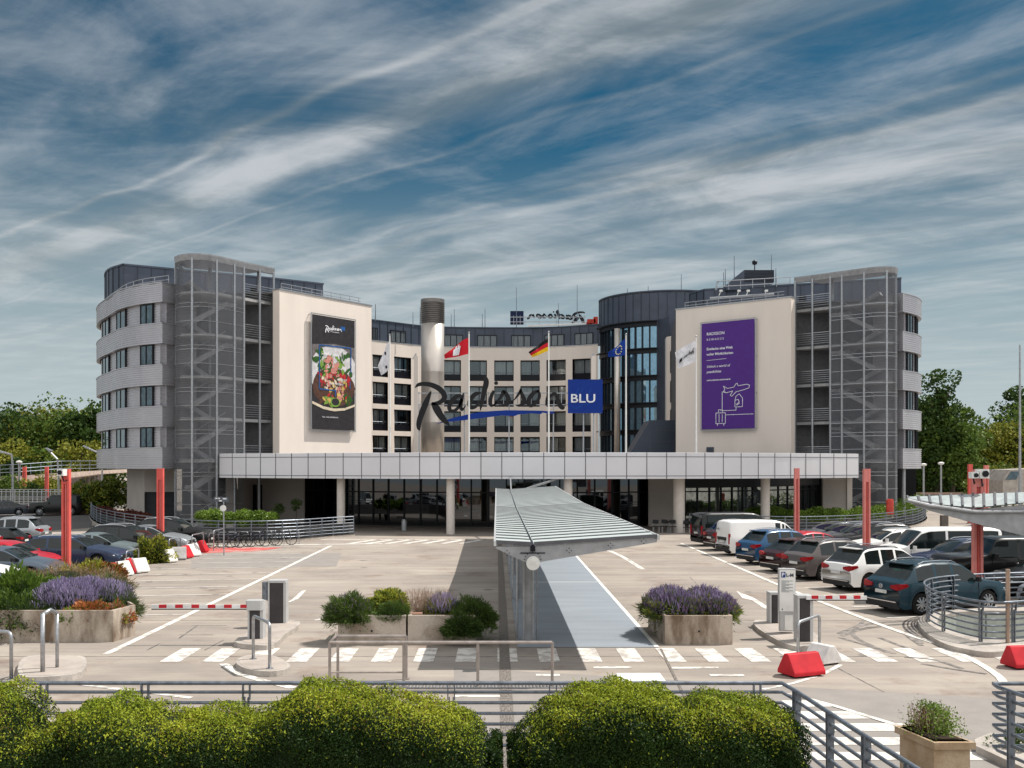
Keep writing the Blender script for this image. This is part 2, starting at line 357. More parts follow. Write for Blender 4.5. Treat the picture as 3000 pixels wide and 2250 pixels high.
# paint
def worn(name, col, under, amt=.5, scale=2.2):
    return pm(name, col, .75, scale=scale, col2=under, thr=(amt-.11, amt+.01), bump=.1, bscale=40, fine=.06)
M_wp = worn('road_paint_white', (.68, .645, .59), (.42, .385, .355), .49)
M_wp2 = worn('road_paint_worn', (.70, .67, .62), (.37, .335, .305), .52, 3.5)
def gline(m, p, q, w, z=.008):
    p = Vector(p); q = Vector(q); d = (q-p); d.z = 0; d.normalize(); s = Vector((-d.y, d.x, 0))*(w/2)
    m.add([(v.x, v.y, z) for v in (p-s, q-s, q+s, p+s)], [(0, 1, 2, 3)])
def gpath(m, pts, w, z=.008):
    P = smooth_path([Vector((p[0], p[1], 0)) for p in pts], 5)
    vs = []; 
    for i, p in enumerate(P):
        d = (P[min(i+1, len(P)-1)]-P[max(i-1, 0)]).normalized(); s = Vector((-d.y, d.x, 0))*(w/2); vs += [(p.x-s.x, p.y-s.y, z), (p.x+s.x, p.y+s.y, z)]
    m.add(vs, [(2*i, 2*i+2, 2*i+3, 2*i+1)[::1] for i in range(len(P)-1)])
m = MB()
gline(m, (-9.95, 25.6, 0), (-9.95, 60.5, 0), .2)
Ys = [F*EYE/(y-HY) for y in (1601, 1611, 1621, 1633.5, 1646, 1661.7, 1678.7, 1696.7, 1718, 1741, 1768, 1800)]
for Y in Ys: gline(m, (-10.0, Y, 0), (-16.6, Y-1.15, 0), .12, .012)
m.build('parking_lines', M_wp, kind='structure')
m = MB(); gpath(m, [gp(1995, 1592), gp(2120, 1645), gp(2300, 1722), gp(2480, 1793), gp(2620, 1846), gp(2760, 1893), gp(2860, 1940), gp(2920, 1978), gp(2944, 2005)], .19, .014)
for y in (1600.7, 1614.2, 1625.6, 1638, 1651.6, 1668, 1685.5, 1703.5, 1722.8, 1745, 1779, 1811):
    Y = F*EYE/(y-HY); X = 13.9-.30*max(0, 0); X0 = 13.1 if y < 1780 else 13.3
    gline(m, (X0-1.0, Y, 0), (X0+4.6, Y+1.3, 0), .12, .012)
m.build('parking_lines', M_wp, kind='structure')
m = MB()
for k in range(-9, 13):
    if k in (-9,): continue
    X = k*1.035+.02; m.add([(X, 24.65, .008), (X+.5, 24.65, .008), (X+.5, 26.5, .008), (X, 26.5, .008)], [(0, 1, 2, 3)])
m.build('zebra_crossing', worn('road_paint_zebra', (.66, .625, .575), (.40, .365, .335), .53, 3.0), kind='structure')
m = MB()
for x0, x1, y in ((1738, 1850, 1956), (1965, 2105, 1957), (1570, 1640, 1978), (2080, 2180, 1979)): gline(m, gp(x0, y), gp(x1, y), .2)
for a in ((gp(150, 1995), gp(560, 2045)), (gp(1330, 2040), gp(1480, 2040))): gline(m, *a, .15)
gline(m, gp(1500, 2061), gp(1590, 2061), .16)
gpath(m, [gp(2235, 2020), gp(2330, 2000), gp(2410, 1975), gp(2462, 1948)], .12)
gpath(m, [gp(655, 1945), gp(690, 1968), gp(760, 1992), gp(860, 2016)], .22)
gpath(m, [gp(1745, 1610), gp(1790, 1616), gp(1830, 1635), gp(1883, 1668)], .25)
gline(m, gp(925, 1818), gp(985, 1802), .16)
m.build('lane_edge_lines', M_wp2, kind='structure')
m = MB()
m.add([gp(835, 1768, .008), gp(855, 1757, .008), gp(884, 1731, .008), gp(897, 1729, .008), gp(872, 1756, .008), gp(862, 1759, .008)], [(0, 1, 2, 3, 4, 5)])
m.add([gp(2157, 1731, .008), gp(2210, 1752, .008), gp(2250, 1777, .008), gp(2262, 1789, .008), gp(2235, 1780, .008), gp(2203, 1758, .008), gp(2175, 1752, .008)], [(0, 1, 2, 3, 4, 5, 6)])
m.build('lane_arrows', M_wp, kind='structure')
m = MB()
for y0, y1, xr0, xr1 in ((2052, 2070, 2400, 2446), (2084, 2105, 2500, 2575), (2119, 2141, 2640, 2720), (2160, 2182, 2760, 2900), (2203, 2226, 2900, 2990)):
    m.add([gp(2290, y1, .008), gp(xr1, y1, .008), gp(xr0, y0, .008), gp(2290, y0, .008)], [(0, 1, 2, 3)])
gline(m, gp(2310, 2032), gp(2440, 2068), .14, .013); gline(m, gp(2440, 2068), gp(2660, 2136), .14, .015)
m.build('zebra_crossing', M_wp, kind='structure')
# end-of-yard hatching, red painted kerb lane
m = MB()
for k in range(7):
    X = -9.3+k*1.15; m.add([(X, 62.2, .008), (X+.4, 62.2, .008), (X+1.7, 65.6, .008), (X+1.3, 65.6, .008)], [(0, 1, 2, 3)])
gline(m, gp(583, 1599), gp(1120, 1593), .45); gline(m, gp(940, 1581), gp(1440, 1581), .3)
m.build('hatched_marking', M_wp, kind='structure')
m = MB(); m.add([gp(592, 1621, .008), gp(760, 1614, .008), gp(830, 1604, .008), gp(592, 1603, .008)], [(0, 1, 2, 3)])
m.build('red_lane', worn('road_paint_red', (.50, .10, .09), (.42, .30, .27), .47, 1.2), kind='structure')
M_walk = pm('walkway_coating', (.27, .30, .335), .65, var=.07, scale=.8, stretch=(.3, 1.6, 1), fine=.08, bump=.1, bscale=30)
m = MB(); m.add([(.55, 26.6, .012), (4.18, 26.6, .012), (4.18, 72, .012), (.55, 72, .012)], [(0, 1, 2, 3)]); m.build('walkway', M_walk, kind='structure')
m = MB(); gline(m, (4.24, 26.6, 0), (4.24, 72, 0), .12, .016); gline(m, (.9, 41.5, 0), (4.15, 41.5, 0), .1, .018); m.build('walkway_edge_line', M_white, kind='structure')
m = MB(); gline(m, (.2, 15, 0), (.2, 72, 0), .26, .012); gline(m, (4.3, 26.4, 0), (3.8, 19.5, 0), .06, .012)
m.build('drain_channel', pm('rusty_drain', (.10, .085, .075), .8, scale=9, col2=(.28, .25, .22), thr=(.4, .55), stretch=(8, 1, 1)), kind='structure')
m = MB()
for Y in (31.3, 44.3, 25.35): gline(m, (-24, Y, 0), (30, Y, 0), .045, .004)
gline(m, gp(2430, 1945), gp(2590, 2028), .035, .004); gline(m, gp(2020, 1690), gp(2070, 1740), .03, .004)
for a, b in (((525, 1870), (578, 1833)), ((525, 1860), (625, 1860)), ((430, 1905), (470, 1885)), ((470, 1890), (690, 1890)), ((600, 1905), (655, 1875)), ((560, 1833), (665, 1833))): gline(m, gp(*a), gp(*b), .05, .004)
m.build('pavement_joints', pm('joint_tar', (.10, .09, .085), .9, scale=2.5, col2=(.26, .235, .21), thr=(.4, .6)), kind='structure')
m = MB()
for off in (0, .22, .75, 1.0):
    gpath(m, [gp(2455+off*14, 1856+off*8), gp(2520, 1832+off*14), gp(2600, 1822+off*12), gp(2680, 1818+off*10)], .1, .0055+off*.0005)
for k, (a, b, c) in enumerate([((2460, 1868), (2550, 1895), (2620, 1915)), ((2530, 1820), (2500, 1862), (2600, 1912)), ((2575, 1868), (2640, 1893), (2680, 1905)), ((2700, 1945), (2800, 1962), (2890, 1975)), ((2650, 1925), (2740, 1935), (2820, 1960)), ((2690, 1880), (2665, 1850), (2700, 1818)), ((2700, 1885), (2678, 1852), (2715, 1812)), ((2700, 1892), (2655, 1855), (2690, 1822))]):
    gpath(m, [gp(*a), gp(*b), gp(*c)], .13, .006+k*.0006)
m.build('tyre_marks', pm('rubber_marks', (.13, .12, .11), .9, scale=3.5, col2=(.27, .24, .22), thr=(.4, .58)), kind='structure')
M_patch = pm('asphalt_patch', (.27, .245, .225), .9, var=.06, scale=1.5, bump=.2, bscale=30, fine=.13)
m = MB(); m.add([gp(1330, 1955, .002), gp(2990, 2050, .002), gp(3050, 2260, .002), gp(1330, 2260, .002)], [(0, 1, 2, 3)]); m.add([gp(560, 1620, .002), gp(1000, 1620, .002), gp(985, 1660, .002), gp(560, 1665, .002)], [(0, 1, 2, 3)])
m.build('road', M_patch, kind='structure')
m = MB(); m.add([gp(-700, 1512, .003), gp(270, 1495, .003), gp(270, 1546, .003), gp(-700, 1620, .003)], [(0, 1, 2, 3)])
m.build('service_road', pm('asphalt_dark', (.12, .115, .112), .9, var=.1, scale=.3, fine=.1), kind='structure')
# kerbed islands
def island(name, px, h=.13, mat=M_conc, top=True):
    P = smooth_path([gp(x, y) for x, y in px], 3, closed=True); c = sum(P, Vector())/len(P)
    m = MB(); m.prism([(p.x, p.y) for p in P], 0, h, [((p.x-c.x)*.985+c.x, (p.y-c.y)*.985+c.y) for p in P]); o = m.build(name, mat, kind='structure')
    m = MB(); m.prism([((p.x-c.x)*.86+c.x, (p.y-c.y)*.86+c.y) for p in P], h-.02, h+.004); m.build(name+'_paving', pm('island_infill', (.40, .35, .31), .9, var=.1, scale=2, fine=.1), kind='structure'); return o
island('kerb_island', [(685, 1893), (740, 1904), (800, 1903), (840, 1868), (880, 1840), (862, 1829), (790, 1830), (735, 1860)])
island('kerb_island', [(690, 1955), (720, 1975), (790, 1984), (842, 1976), (848, 1960), (800, 1935), (720, 1935)])
island('kerb_island', [(55, 1995), (70, 1940), (180, 1935), (250, 1940), (240, 1985), (140, 2000)])
island('kerb_island', [(2206, 1832), (2225, 1858), (2305, 1902), (2370, 1910), (2408, 1900), (2390, 1868), (2300, 1838), (2240, 1826)])
KR = [gp(2692, 1826), gp(2694, 1846), gp(2722, 1875), gp(2776, 1904), gp(2856, 1922), gp(2912, 1927), gp(2973, 1918), gp(3080, 1900)]
inner = [Vector((p[0], p[1], 0)) for p in hole]
m = MB(); outl = smooth_path([gp(3080, 1788), gp(2880, 1790), gp(2780, 1796), gp(2725, 1806)]+KR[:], 3)
inn = [Vector((27, hole[6][1], 0))]+[Vector((p[0], p[1], 0)) for p in hole[5::-1]]+[Vector((27, hole[7][1], 0))]
ol = outl+[Vector((27, outl[-1].y, 0))]; ol = [Vector((27, outl[0].y, 0))]+ol
ring = ol+inn[::-1]
tr = geometry.tessellate_polygon([ring]); 
m.add([(p.x, p.y, .14) for p in ring], [t for t in tr]); m.sweep([(p.x, p.y) for p in ol], [(0, 0), (0, .14)]); m.sweep([(p.x, p.y) for p in inn], [(0, 0), (0, .14)])
m.build('ramp_kerb', M_conc, kind='structure')

# ================= HOTEL =================
R = {1: 18.2}  # roof level of the wings
hotel = empty('hotel_building', (4, 95, 0), label='long cream and grey hotel with curved wings and a wide pale entrance canopy', cat='building')
EYE_SCALE = 1.0   # scale about the camera eye: 1 for the podium, 1.055 for the wings to push them behind the fascia (storeys become 3.2 m)
def part(m, name, mat, par=None, smooth=False, **k):
    if EYE_SCALE != 1.0: m.v = [(x*EYE_SCALE, y*EYE_SCALE, z*EYE_SCALE-EYE*(EYE_SCALE-1)) for x, y, z in m.v]
    return m.build(name, mat, par or hotel, smooth, world=True, **k)
Rf, Cf = 43.0, (3.25, 112.5)
def arc(R_, a0, a1, n, c=Cf): return [(c[0]+R_*sin(a0+(a1-a0)*i/n), c[1]-R_*cos(a0+(a1-a0)*i/n)) for i in range(n+1)]
AH = math.asin(24.5/Rf)
# canopy fascia
fa = arc(Rf, -AH, AH, 40)
LE = [(fa[0][0]-.1, fa[0][1]+.2), (fa[0][0]-.2, fa[0][1]+4)]; RE = [(fa[-1][0]+.1, fa[-1][1]+.3), (fa[-1][0]+.2, fa[-1][1]+4)]
fpath = LE[::-1]+fa+RE
m = MB(); m.sweep(fpath, [(-.3, 3.9), (0, 3.9), (0, 5.72), (-.3, 5.74), (-.3, 5.6)]); fas = part(m, 'canopy_fascia', M_fascia)
m = MB()
npan = 36
for i in range(npan+1):
    a = -AH+2*AH*i/npan; p = (Cf[0]+(Rf+.0)*sin(a), Cf[1]-(Rf)*cos(a)); m.box((p[0], p[1], 4.81), (.05, .03, 1.84), a)
for z in (4.08, 5.42): m.sweep(fpath, [(.004, z), (.02, z), (.02, z+.04), (.004, z+.04)])
part(m, 'seam', M_seam, fas)
back = arc(33.0, -AH, AH, 24)
m = MB(); base = fpath+[(31, 92), (-23.5, 92)]
m.prism([(p[0], p[1]) for p in arc(Rf-.32, -AH, AH, 30)]+[(p[0], p[1]) for p in arc(22, -AH*.9, AH*.9, 20)][::-1], 4.9, 5.55); part(m, 'canopy_roof', M_roof)
m = MB(); m.prism([(p[0], p[1]) for p in arc(Rf-.31, -AH, AH, 30)]+arc(30, -AH, AH, 20)[::-1], 4.25, 4.3); part(m, 'canopy_soffit', pm('soffit_dark', (.10, .10, .10), .8))
for px, rr, r in ((999, Rf-1.2, .30), (1320, Rf-.9, .30), (1664, Rf-.9, .31), (1989, Rf-2.0, .42), (2242, Rf-2, .34)):
    pth = arc(rr, -AH, AH, 60); p = path_hit(pth, px); m = MB(); m.cyl((p[0], p[1], 0), (p[0], p[1], 4.28), r, n=20); part(m, 'column', pm('column_render', (.62, .57, .52), .7, var=.04), smooth=False)
def panel(m, x0, Z0, x1, Z1, z0, z1, th=.2):
    a = Vector((PX(x0, Z0), Z0, z0)); b = Vector((PX(x1, Z1), Z1, z0)); m.ext([a, b, b+Vector((0, 0, z1-z0)), a+Vector((0, 0, z1-z0))], (0, th, 0)); return m
# lobby walls
m = MB()
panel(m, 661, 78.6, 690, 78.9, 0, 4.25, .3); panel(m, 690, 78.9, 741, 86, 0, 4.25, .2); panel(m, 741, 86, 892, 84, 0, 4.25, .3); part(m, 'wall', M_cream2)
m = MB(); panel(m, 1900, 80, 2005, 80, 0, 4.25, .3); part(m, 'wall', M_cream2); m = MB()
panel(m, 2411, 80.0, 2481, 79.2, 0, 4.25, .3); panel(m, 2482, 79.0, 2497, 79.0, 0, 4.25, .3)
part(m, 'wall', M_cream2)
m = MB(); panel(m, 741, 85.8, 768, 85.6, 0, 3.2, .1); d_ = part(m, 'door', M_dark); m = MB(); m.box((PX(764, 85.4), 85.4, 1.05), (.05, .08, .25)); part(m, 'handle', M_steel, d_)
m = MB(); m.add([(-30, 96, .02), (40, 96, .02), (40, 96, 4.9), (-30, 96, 4.9)], [(0, 1, 2, 3)]); part(m, 'interior', M_black)
gp_ = arc(33.2, -.44, .46, 60); 
def lobby(xa, xb, R_, n, name='lobby_glazing', mat=None, head=4.25):
    pth = arc(R_, -.62, .62, 120); A = path_hit(pth, xa); B = path_hit(pth, xb); aa = math.asin((A[0]-Cf[0])/R_); ab = math.asin((B[0]-Cf[0])/R_)
    m = MB(); m.sweep(arc(R_, aa, ab, n*2), [(0, .05), (0, head)]); g_ = part(m, name, mat or M_dgl)
    m = MB()
    for i in range(n+1):
        a = aa+(ab-aa)*i/n; m.box((Cf[0]+(R_+.03)*sin(a), Cf[1]-(R_+.03)*cos(a), head/2), (.11, .12, head), a)
    for z in (.06, 2.7, head-.05): m.sweep(arc(R_, aa, ab, n*2), [(.0, z-.05), (.08, z-.05), (.08, z+.05), (0, z+.05)])
    part(m, 'mullion', M_dark, g_); return g_
lobby(892, 1014, 31.5, 4); lobby(1010, 1842, 33.4, 17); lobby(1838, 1902, 32.6, 2)
lobby(2006, 2232, 32.8, 7, mat=pm('restaurant_glass', (.30, .34, .34), .02, .9, var=.2), head=3.1); lobby(2250, 2412, 32.4, 6, mat=pm('restaurant_glass', (.3, .3, .3)), head=3.1)
m = MB(); A_ = arc(32.95, -.62, .62, 120); a = path_hit(A_, 2004); b = path_hit(A_, 2414)
m.sweep(arc(33.0, math.asin((a[0]-Cf[0])/33.0), math.asin((b[0]-Cf[0])/33.0), 12), [(0, 3.1), (.12, 3.1), (.12, 4.26), (0, 4.26)]); part(m, 'header_panel', M_dark)

EYE_SCALE = 1.055
# ---- left wing bands ----
def corr(z0, z1, n=9, dep=.035, out=0):
    pr = [(out-.25, z0), (out, z0)]
    for i in range(n):
        a = z0+(z1-z0)*i/n; b = z0+(z1-z0)*(i+1)/n; pr += [(out, a+.01), (out, b-(b-a)*.45), (out-dep, b-(b-a)*.35), (out-dep, b-.005)]
    return pr+[(out+.03, z1), (out+.03, z1+.06), (out-.28, z1+.06)]
LW = [(p.x, p.y) for p in smooth_path([Vector((x, y, 0)) for x, y in [(-24.4, 73.5), (-26.9, 75.0), (-29.0, 77.2), (-30.9, 80.2), (-32.9, 83.4), (-34.3, 86.3), (-35.0, 88.6), (-35.1, 91.5), (-34.2, 95), (-31, 100), (-26, 104)]], 4)][::-1]
LS = [(-24.4, 73.5), (-23.6, 75.0), (-22.6, 76.2)]
RW = [(p.x, p.y) for p in smooth_path([Vector((x, y, 0)) for x, y in [(31.55, 78.2), (33.2, 79.8), (34.5, 81.8), (35.2, 84.0), (35.4, 87), (34.6, 91), (32, 96), (29, 99)]], 4)]
RS = [(29.9, 80.6), (30.9, 79.3), (31.55, 78.2)]
LEV = [(-.22, 1.30), (2.88, 4.34), (5.92, 7.39), (8.97, 10.43), (12.0, 13.4)]
for i, (a, b) in enumerate(LEV):
    a += EYE; b += EYE
    m = MB(); m.sweep(LW, corr(a, b)); m.sweep(LS, corr(a, b)); part(m, 'cladding_band', M_alu)
    m = MB(); m.sweep(RS[:-1]+RW, corr(a, b)); part(m, 'cladding_band', M_alu)
    if i < 4:
        nz = LEV[i+1][0]+EYE
        m = MB(); m.sweep(LW, corr(b, nz, 8, .03, -.38)); m.sweep(LS, corr(b, nz, 8, .03, -.2)); part(m, 'recessed_cladding', M_alu); m = MB(); m.sweep(RS[:-1]+RW, corr(b, nz, 8, .03, -.38)); part(m, 'recessed_cladding', M_alu)
m = MB(); m.prism(LW[::-1]+LS[1:], EYE-.24, EYE-.2); part(m, 'overhang_soffit', pm('soffit_dark', (.1, .1, .1))); m = MB(); m.prism(RS[:-1]+RW, EYE-.24, EYE-.2); part(m, 'overhang_soffit', pm('soffit_dark', (.1, .1, .1)))
def off_path(path, o):
    out = []
    for i in range(len(path)):
        a = path[max(i-1, 0)]; b = path[min(i+1, len(path)-1)]; dx, dy = b[0]-a[0], b[1]-a[1]; l = sqrt(dx*dx+dy*dy); out.append((path[i][0]+dy/l*o, path[i][1]-dx/l*o))
    return out
LWi = off_path(LW, -.36); RWi = off_path(RW, -.36)
def facade_window(path, x0, x1, z0, z1, flip=False, glass=None):
    A = path_hit(path, x0); B = path_hit(path, x1); A3 = Vector((A[0], A[1], 0)); B3 = Vector((B[0], B[1], 0)); d = (B3-A3).normalized(); nrm = Vector((d.y, -d.x, 0)); W_ = (B3-A3).length
    def P(u, z, o): return A3+d*u+nrm*o+Vector((0, 0, z))
    m = MB()
    for u0, u1, za, zb in ((0, .07, z0, z1), (W_-.07, W_, z0, z1), (0.07, W_-.07, z0, z0+.07), (.07, W_-.07, z1-.07, z1), (W_*.44, W_*.44+.07, z0+.07, z1-.07)):
        m.ext([P(u0, za, .13), P(u1, za, .13), P(u1, zb, .13), P(u0, zb, .13)], -nrm*.17)
    fr = part(m, 'window', M_dark)
    m = MB(); m.quad(P(.05, z0+.05, .09), P(W_-.05, z0+.05, .09), P(W_-.05, z1-.05, .09), P(.05, z1-.05, .09)); part(m, 'pane', glass or M_blgl2, fr)
    m = MB(); m.ext([P(-.05, z0-.05, .18), P(W_+.05, z0-.05, .18), P(W_+.05, z0, .18), P(-.05, z0, .18)], -nrm*.19); part(m, 'sill', M_steel, fr)
M_blgl2 = pm('tinted_glass', (.16, .20, .22), .02, .9, var=.2)
for i in range(4):
    z0 = LEV[i][1]+EYE+.06; z1 = LEV[i+1][0]+EYE-.02
    for x0, x1 in ((304, 322), (345, 371), (414, 451)): facade_window(LWi[::-1], x0, x1, z0, z1)
    for x0, x1 in ((2655, 2671), (2680, 2685)): facade_window(RWi, x0, x1, z0, z1)
# left wing core, roof, attic
M_core = pm('shaded_bay_wall', (.10, .10, .105), .7)  # bay shade is put into this wall's dark base colour
def solid(name, mat, base, z0, z1, **k): m = MB(); m.prism(base, z0, z1); return part(m, name, mat, **k)
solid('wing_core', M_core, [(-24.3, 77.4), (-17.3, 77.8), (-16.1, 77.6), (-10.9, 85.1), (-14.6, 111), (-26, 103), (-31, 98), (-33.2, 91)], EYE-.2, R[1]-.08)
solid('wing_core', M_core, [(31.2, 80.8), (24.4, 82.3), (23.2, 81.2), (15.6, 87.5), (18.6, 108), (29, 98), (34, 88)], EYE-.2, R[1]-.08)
solid('wing_roof', M_roof, [(-23.2, 77.4), (-16.5, 77.4), (-11, 85.2), (-14.6, 111), (-26, 103.5)]+[LW[i] for i in range(3, len(LW), 3)]+[(-24.2, 74.2)], R[1]-.14, R[1]-.02)
solid('wing_roof', M_roof, [(30.9, 80.9), (24.2, 82), (15.8, 87.4), (18.6, 108), (29, 99)]+[RWi[i] for i in range(len(RWi)-2, 0, -3)], R[1]-.14, R[1]-.02)
AT = 21.2
def standing(path, z0, z1, pitch=1.1, name='attic', mat=None, par=None):
    m = MB(); m.sweep(path, [(-.3, z0), (0, z0), (0, z1), (.08, z1), (.08, z1+.14), (-.4, z1+.14)]); o = part(m, name, mat or M_slate, par); m = MB(); L_ = 0
    for a, b in zip(path, path[1:]):
        a3 = Vector((*a, 0)); b3 = Vector((*b, 0)); l = (b3-a3).length; d = (b3-a3)/l; k = math.ceil(L_/pitch)*pitch-L_
        while k < l:
            p = a3+d*k; m.box((p.x+d.y*.02, p.y-d.x*.02, (z0+z1)/2), (.05, .07, z1-z0), atan2(d.y, d.x)); k += pitch
        L_ += l
    part(m, 'seam', pm('slate_seam', (.035, .042, .06), .5, .3), o); return o
la = [(-33, 97), (-34.6, 92), (-34.3, 88.5), (-33.4, 86), (-32.2, 84), (-30.5, 82.3)]; la2 = [(-30.5, 82.3), (-19.6, 88.4), (-15.7, 91.1)]
standing([(p.x, p.y) for p in smooth_path([Vector((*q, 0)) for q in la], 3)], R[1]-.1, AT); standing(la2+[(-19, 97)], R[1]-.1, AT)
m = MB(); A_ = hit(la[3], la[5], 327); B_ = hit(la[3], la[5], 345); m.box(((A_[0]+B_[0])/2, (A_[1]+B_[1])/2-.05, 19.7), (.95, .2, 2.0), -.95); part(m, 'attic_window', M_dark)
solid('attic_core', M_slate, [(-32.2, 84.6), (-30.4, 83), (-16.2, 91.5), (-19.3, 96.6), (-30, 97)], R[1]-.1, AT)
ra = [(18.5, 96.5), (19.5, 94.3), (26.4, 92), (35.6, 88.6), (36.0, 92)]
standing(ra, R[1]-.1, AT+.05); solid('attic_core', M_slate, [(19.8, 95), (26.4, 92.5), (35.2, 89.2), (34, 96), (20, 101)], R[1]-.1, AT+.02)
# penthouse hood
Z = 93.0
pp = [at(2128, 836, Z), at(2180, 791, Z), at(2268, 791, Z), at(2268, 827, Z), at(2238, 846, Z), at(2128, 850, Z)]
m = MB(); m.ext([Vector((p.x, p.y, p.z)) for p in pp], (0, 3.5, 0)); hood = part(m, 'plant_hood', M_slate)
m = MB()
for i in range(9):
    z = pp[3].z+i*.13; m.box(((pp[1].x+pp[2].x)/2, Z-.03, z+.05), (pp[2].x-pp[1].x-.05, .05, .05))
part(m, 'louvre', M_dark, hood)

# slab walls
SL = ((-16.5, 76.5), (-10.5, 84.5)); SR = ((15.4, 86.5), (23.4, 80.0))
def slab(A, B, z0, z1, th=.75):
    a = Vector((*A, 0)); b = Vector((*B, 0)); d = (b-a).normalized(); n_ = Vector((d.y, -d.x, 0)); m = MB()
    m.prism([tuple((a).xy), tuple((b).xy), tuple((b-n_*th).xy), tuple((a-n_*th).xy)], z0, z1); o = part(m, 'gable_wall', M_cream)
    m = MB(); m.prism([tuple((a+n_*.06-d*.05).xy), tuple((b+n_*.06+d*.05).xy), tuple((b-n_*(th+.06)+d*.05).xy), tuple((a-n_*(th+.06)-d*.05).xy)], z1, z1+.1); part(m, 'coping', M_steel, o)
    m = MB(); a2 = a-n_*.5; b2 = b-n_*.5; L_ = (b-a).length
    for z in (.35, .62): m.tube([tuple((a2+d*.6).xy)+(z1+z,), tuple((b2-d*.8).xy)+(z1+z,)], .03, 5)
    k = .6
    while k < L_-.7: p = a2+d*k; m.cyl((p.x, p.y, z1+.05), (p.x, p.y, z1+.62), .025, n=5); k += 1.05
    part(m, 'roof_railing', M_steel, o); return o
slab(*SL, 5.5, R[1]); slab(*SR, 5.5, R[1]-.0)
m = MB(); m.box((PX(2079, 84.7), 84.4, zat(1317, 84.7)), (.6, .25, .4), -.68); part(m, 'vent', M_slate)

# center facade
CF = [(-17, 110.6), (-14.0, 113.0), (-8.9, 117.9), (-6.3, 119.0), (-2, 119.5), (2, 119.6), (6.6, 119.2), (11.5, 116.9), (13.4, 115.6)]
CF = [(p.x, p.y) for p in smooth_path([Vector((*q, 0)) for q in CF], 4)]
cols = [(1090.5, 1136.6), (1154, 1204.4), (1243, 1288), (1300, 1350.5), (1375, 1426.5), (1448, 1505), (1524.6, 1581.6), (1601, 1658), (1677, 1731.5)]
ROW = [EYE+v for v in (.98, 4.0, 7.02, 10.08)]; RH = 2.47
def strip(m, xa, xb, z0, z1, th=.45, path=CF):
    n_ = max(1, int((xb-xa)/25)); P = [path_hit(path, xa+(xb-xa)*i/n_) for i in range(n_+1)]
    for a, b in zip(P, P[1:]): m.ext([(a[0], a[1], z0), (b[0], b[1], z0), (b[0], b[1], z1), (a[0], a[1], z1)], (0, th, 0))
m = MB(); prev = 1060; TOP = EYE+14.07
for a, b in cols+[(1752, 1752)]:
    strip(m, prev, a, 4.9, TOP); prev = b
for a, b in cols:
    zz = [4.9]+[v for r in ROW for v in (r, r+RH)]+[TOP]
    for i in range(0, len(zz), 2): strip(m, a, b, zz[i], zz[i+1], .44)
fw = part(m, 'wall', M_cream)
m = MB(); strip(m, 1060, 1752, TOP, TOP+.09, .6, [(x, y-.06) for x, y in CF]); part(m, 'coping', M_steel, fw)
for ci, (a, b) in enumerate(cols):
    for ri, z0 in enumerate(ROW):
        A = Vector((*path_hit(CF, a), 0)); B = Vector((*path_hit(CF, b), 0)); d = (B-A).normalized(); n_ = Vector((d.y, -d.x, 0)); W_ = (B-A).length; z1 = z0+RH
        def P(u, z, o): return A+d*u-n_*o+Vector((0, 0, z))
        m = MB(); so_ = .42; mid = W_*random.choice([.42, .55, .6])
        for u0, u1, za, zb in ((0, .08, z0, z1), (W_-.08, W_, z0, z1), (.08, W_-.08, z0, z0+.1), (.08, W_-.08, z1-.14, z1), (mid, mid+.09, z0+.1, z1-.14)):
            m.ext([P(u0, za, so_), P(u1, za, so_), P(u1, zb, so_), P(u0, zb, so_)], -n_*.08)
        wf = part(m, 'window', M_dark)
        m = MB(); m.quad(P(.05, z0, so_+.05), P(W_-.05, z0, so_+.05), P(W_-.05, z1, so_+.05), P(.05, z1, so_+.05)); part(m, 'pane', M_gls, wf)
        m = MB(); mode = random.random(); L0, R0 = (.05, W_-.05) if mode < .45 else ((.05, mid) if mode < .7 else (mid, W_-.05)); k = int((R0-L0)/.09)
        for q in range(k):
            u0 = L0+(R0-L0)*q/k; u1 = L0+(R0-L0)*(q+1)/k; o0 = .52+(.05 if q % 2 else 0); o1 = .52+(0 if q % 2 else .05); m.quad(P(u0, z0+.1, o0+so_-.3), P(u1, z0+.1, o1+so_-.3), P(u1, z1-.1, o1+so_-.3), P(u0, z1-.1, o0+so_-.3))
        part(m, 'curtain', random.choice([M_curt, M_curt, M_curt2]), wf)
        m = MB(); m.ext([P(.02, z0+.02, .28), P(W_-.02, z0+.02, .28), P(W_-.02, z0+.78, .28), P(.02, z0+.78, .28)], -n_*.03)
        bl = part(m, 'balustrade', pm('balustrade_glass', (.012, .012, .016), .15), wf)
        m = MB(); m.tube([P(.02, z0+1.02, .3), P(W_-.02, z0+1.02, .3)], .024, 5); m.bar(P(W_*.5, z0+.7, .3), P(W_*.5, z0+1.02, .3), .03, .03); part(m, 'rail', M_steeld, wf)
m = MB(); P_ = [path_hit(CF, x) for x in range(1062, 1756, 12)]
m.sweep([(x, y+1.15) for x, y in P_], [(0, 5), (0, TOP)]); part(m, 'interior', M_black)
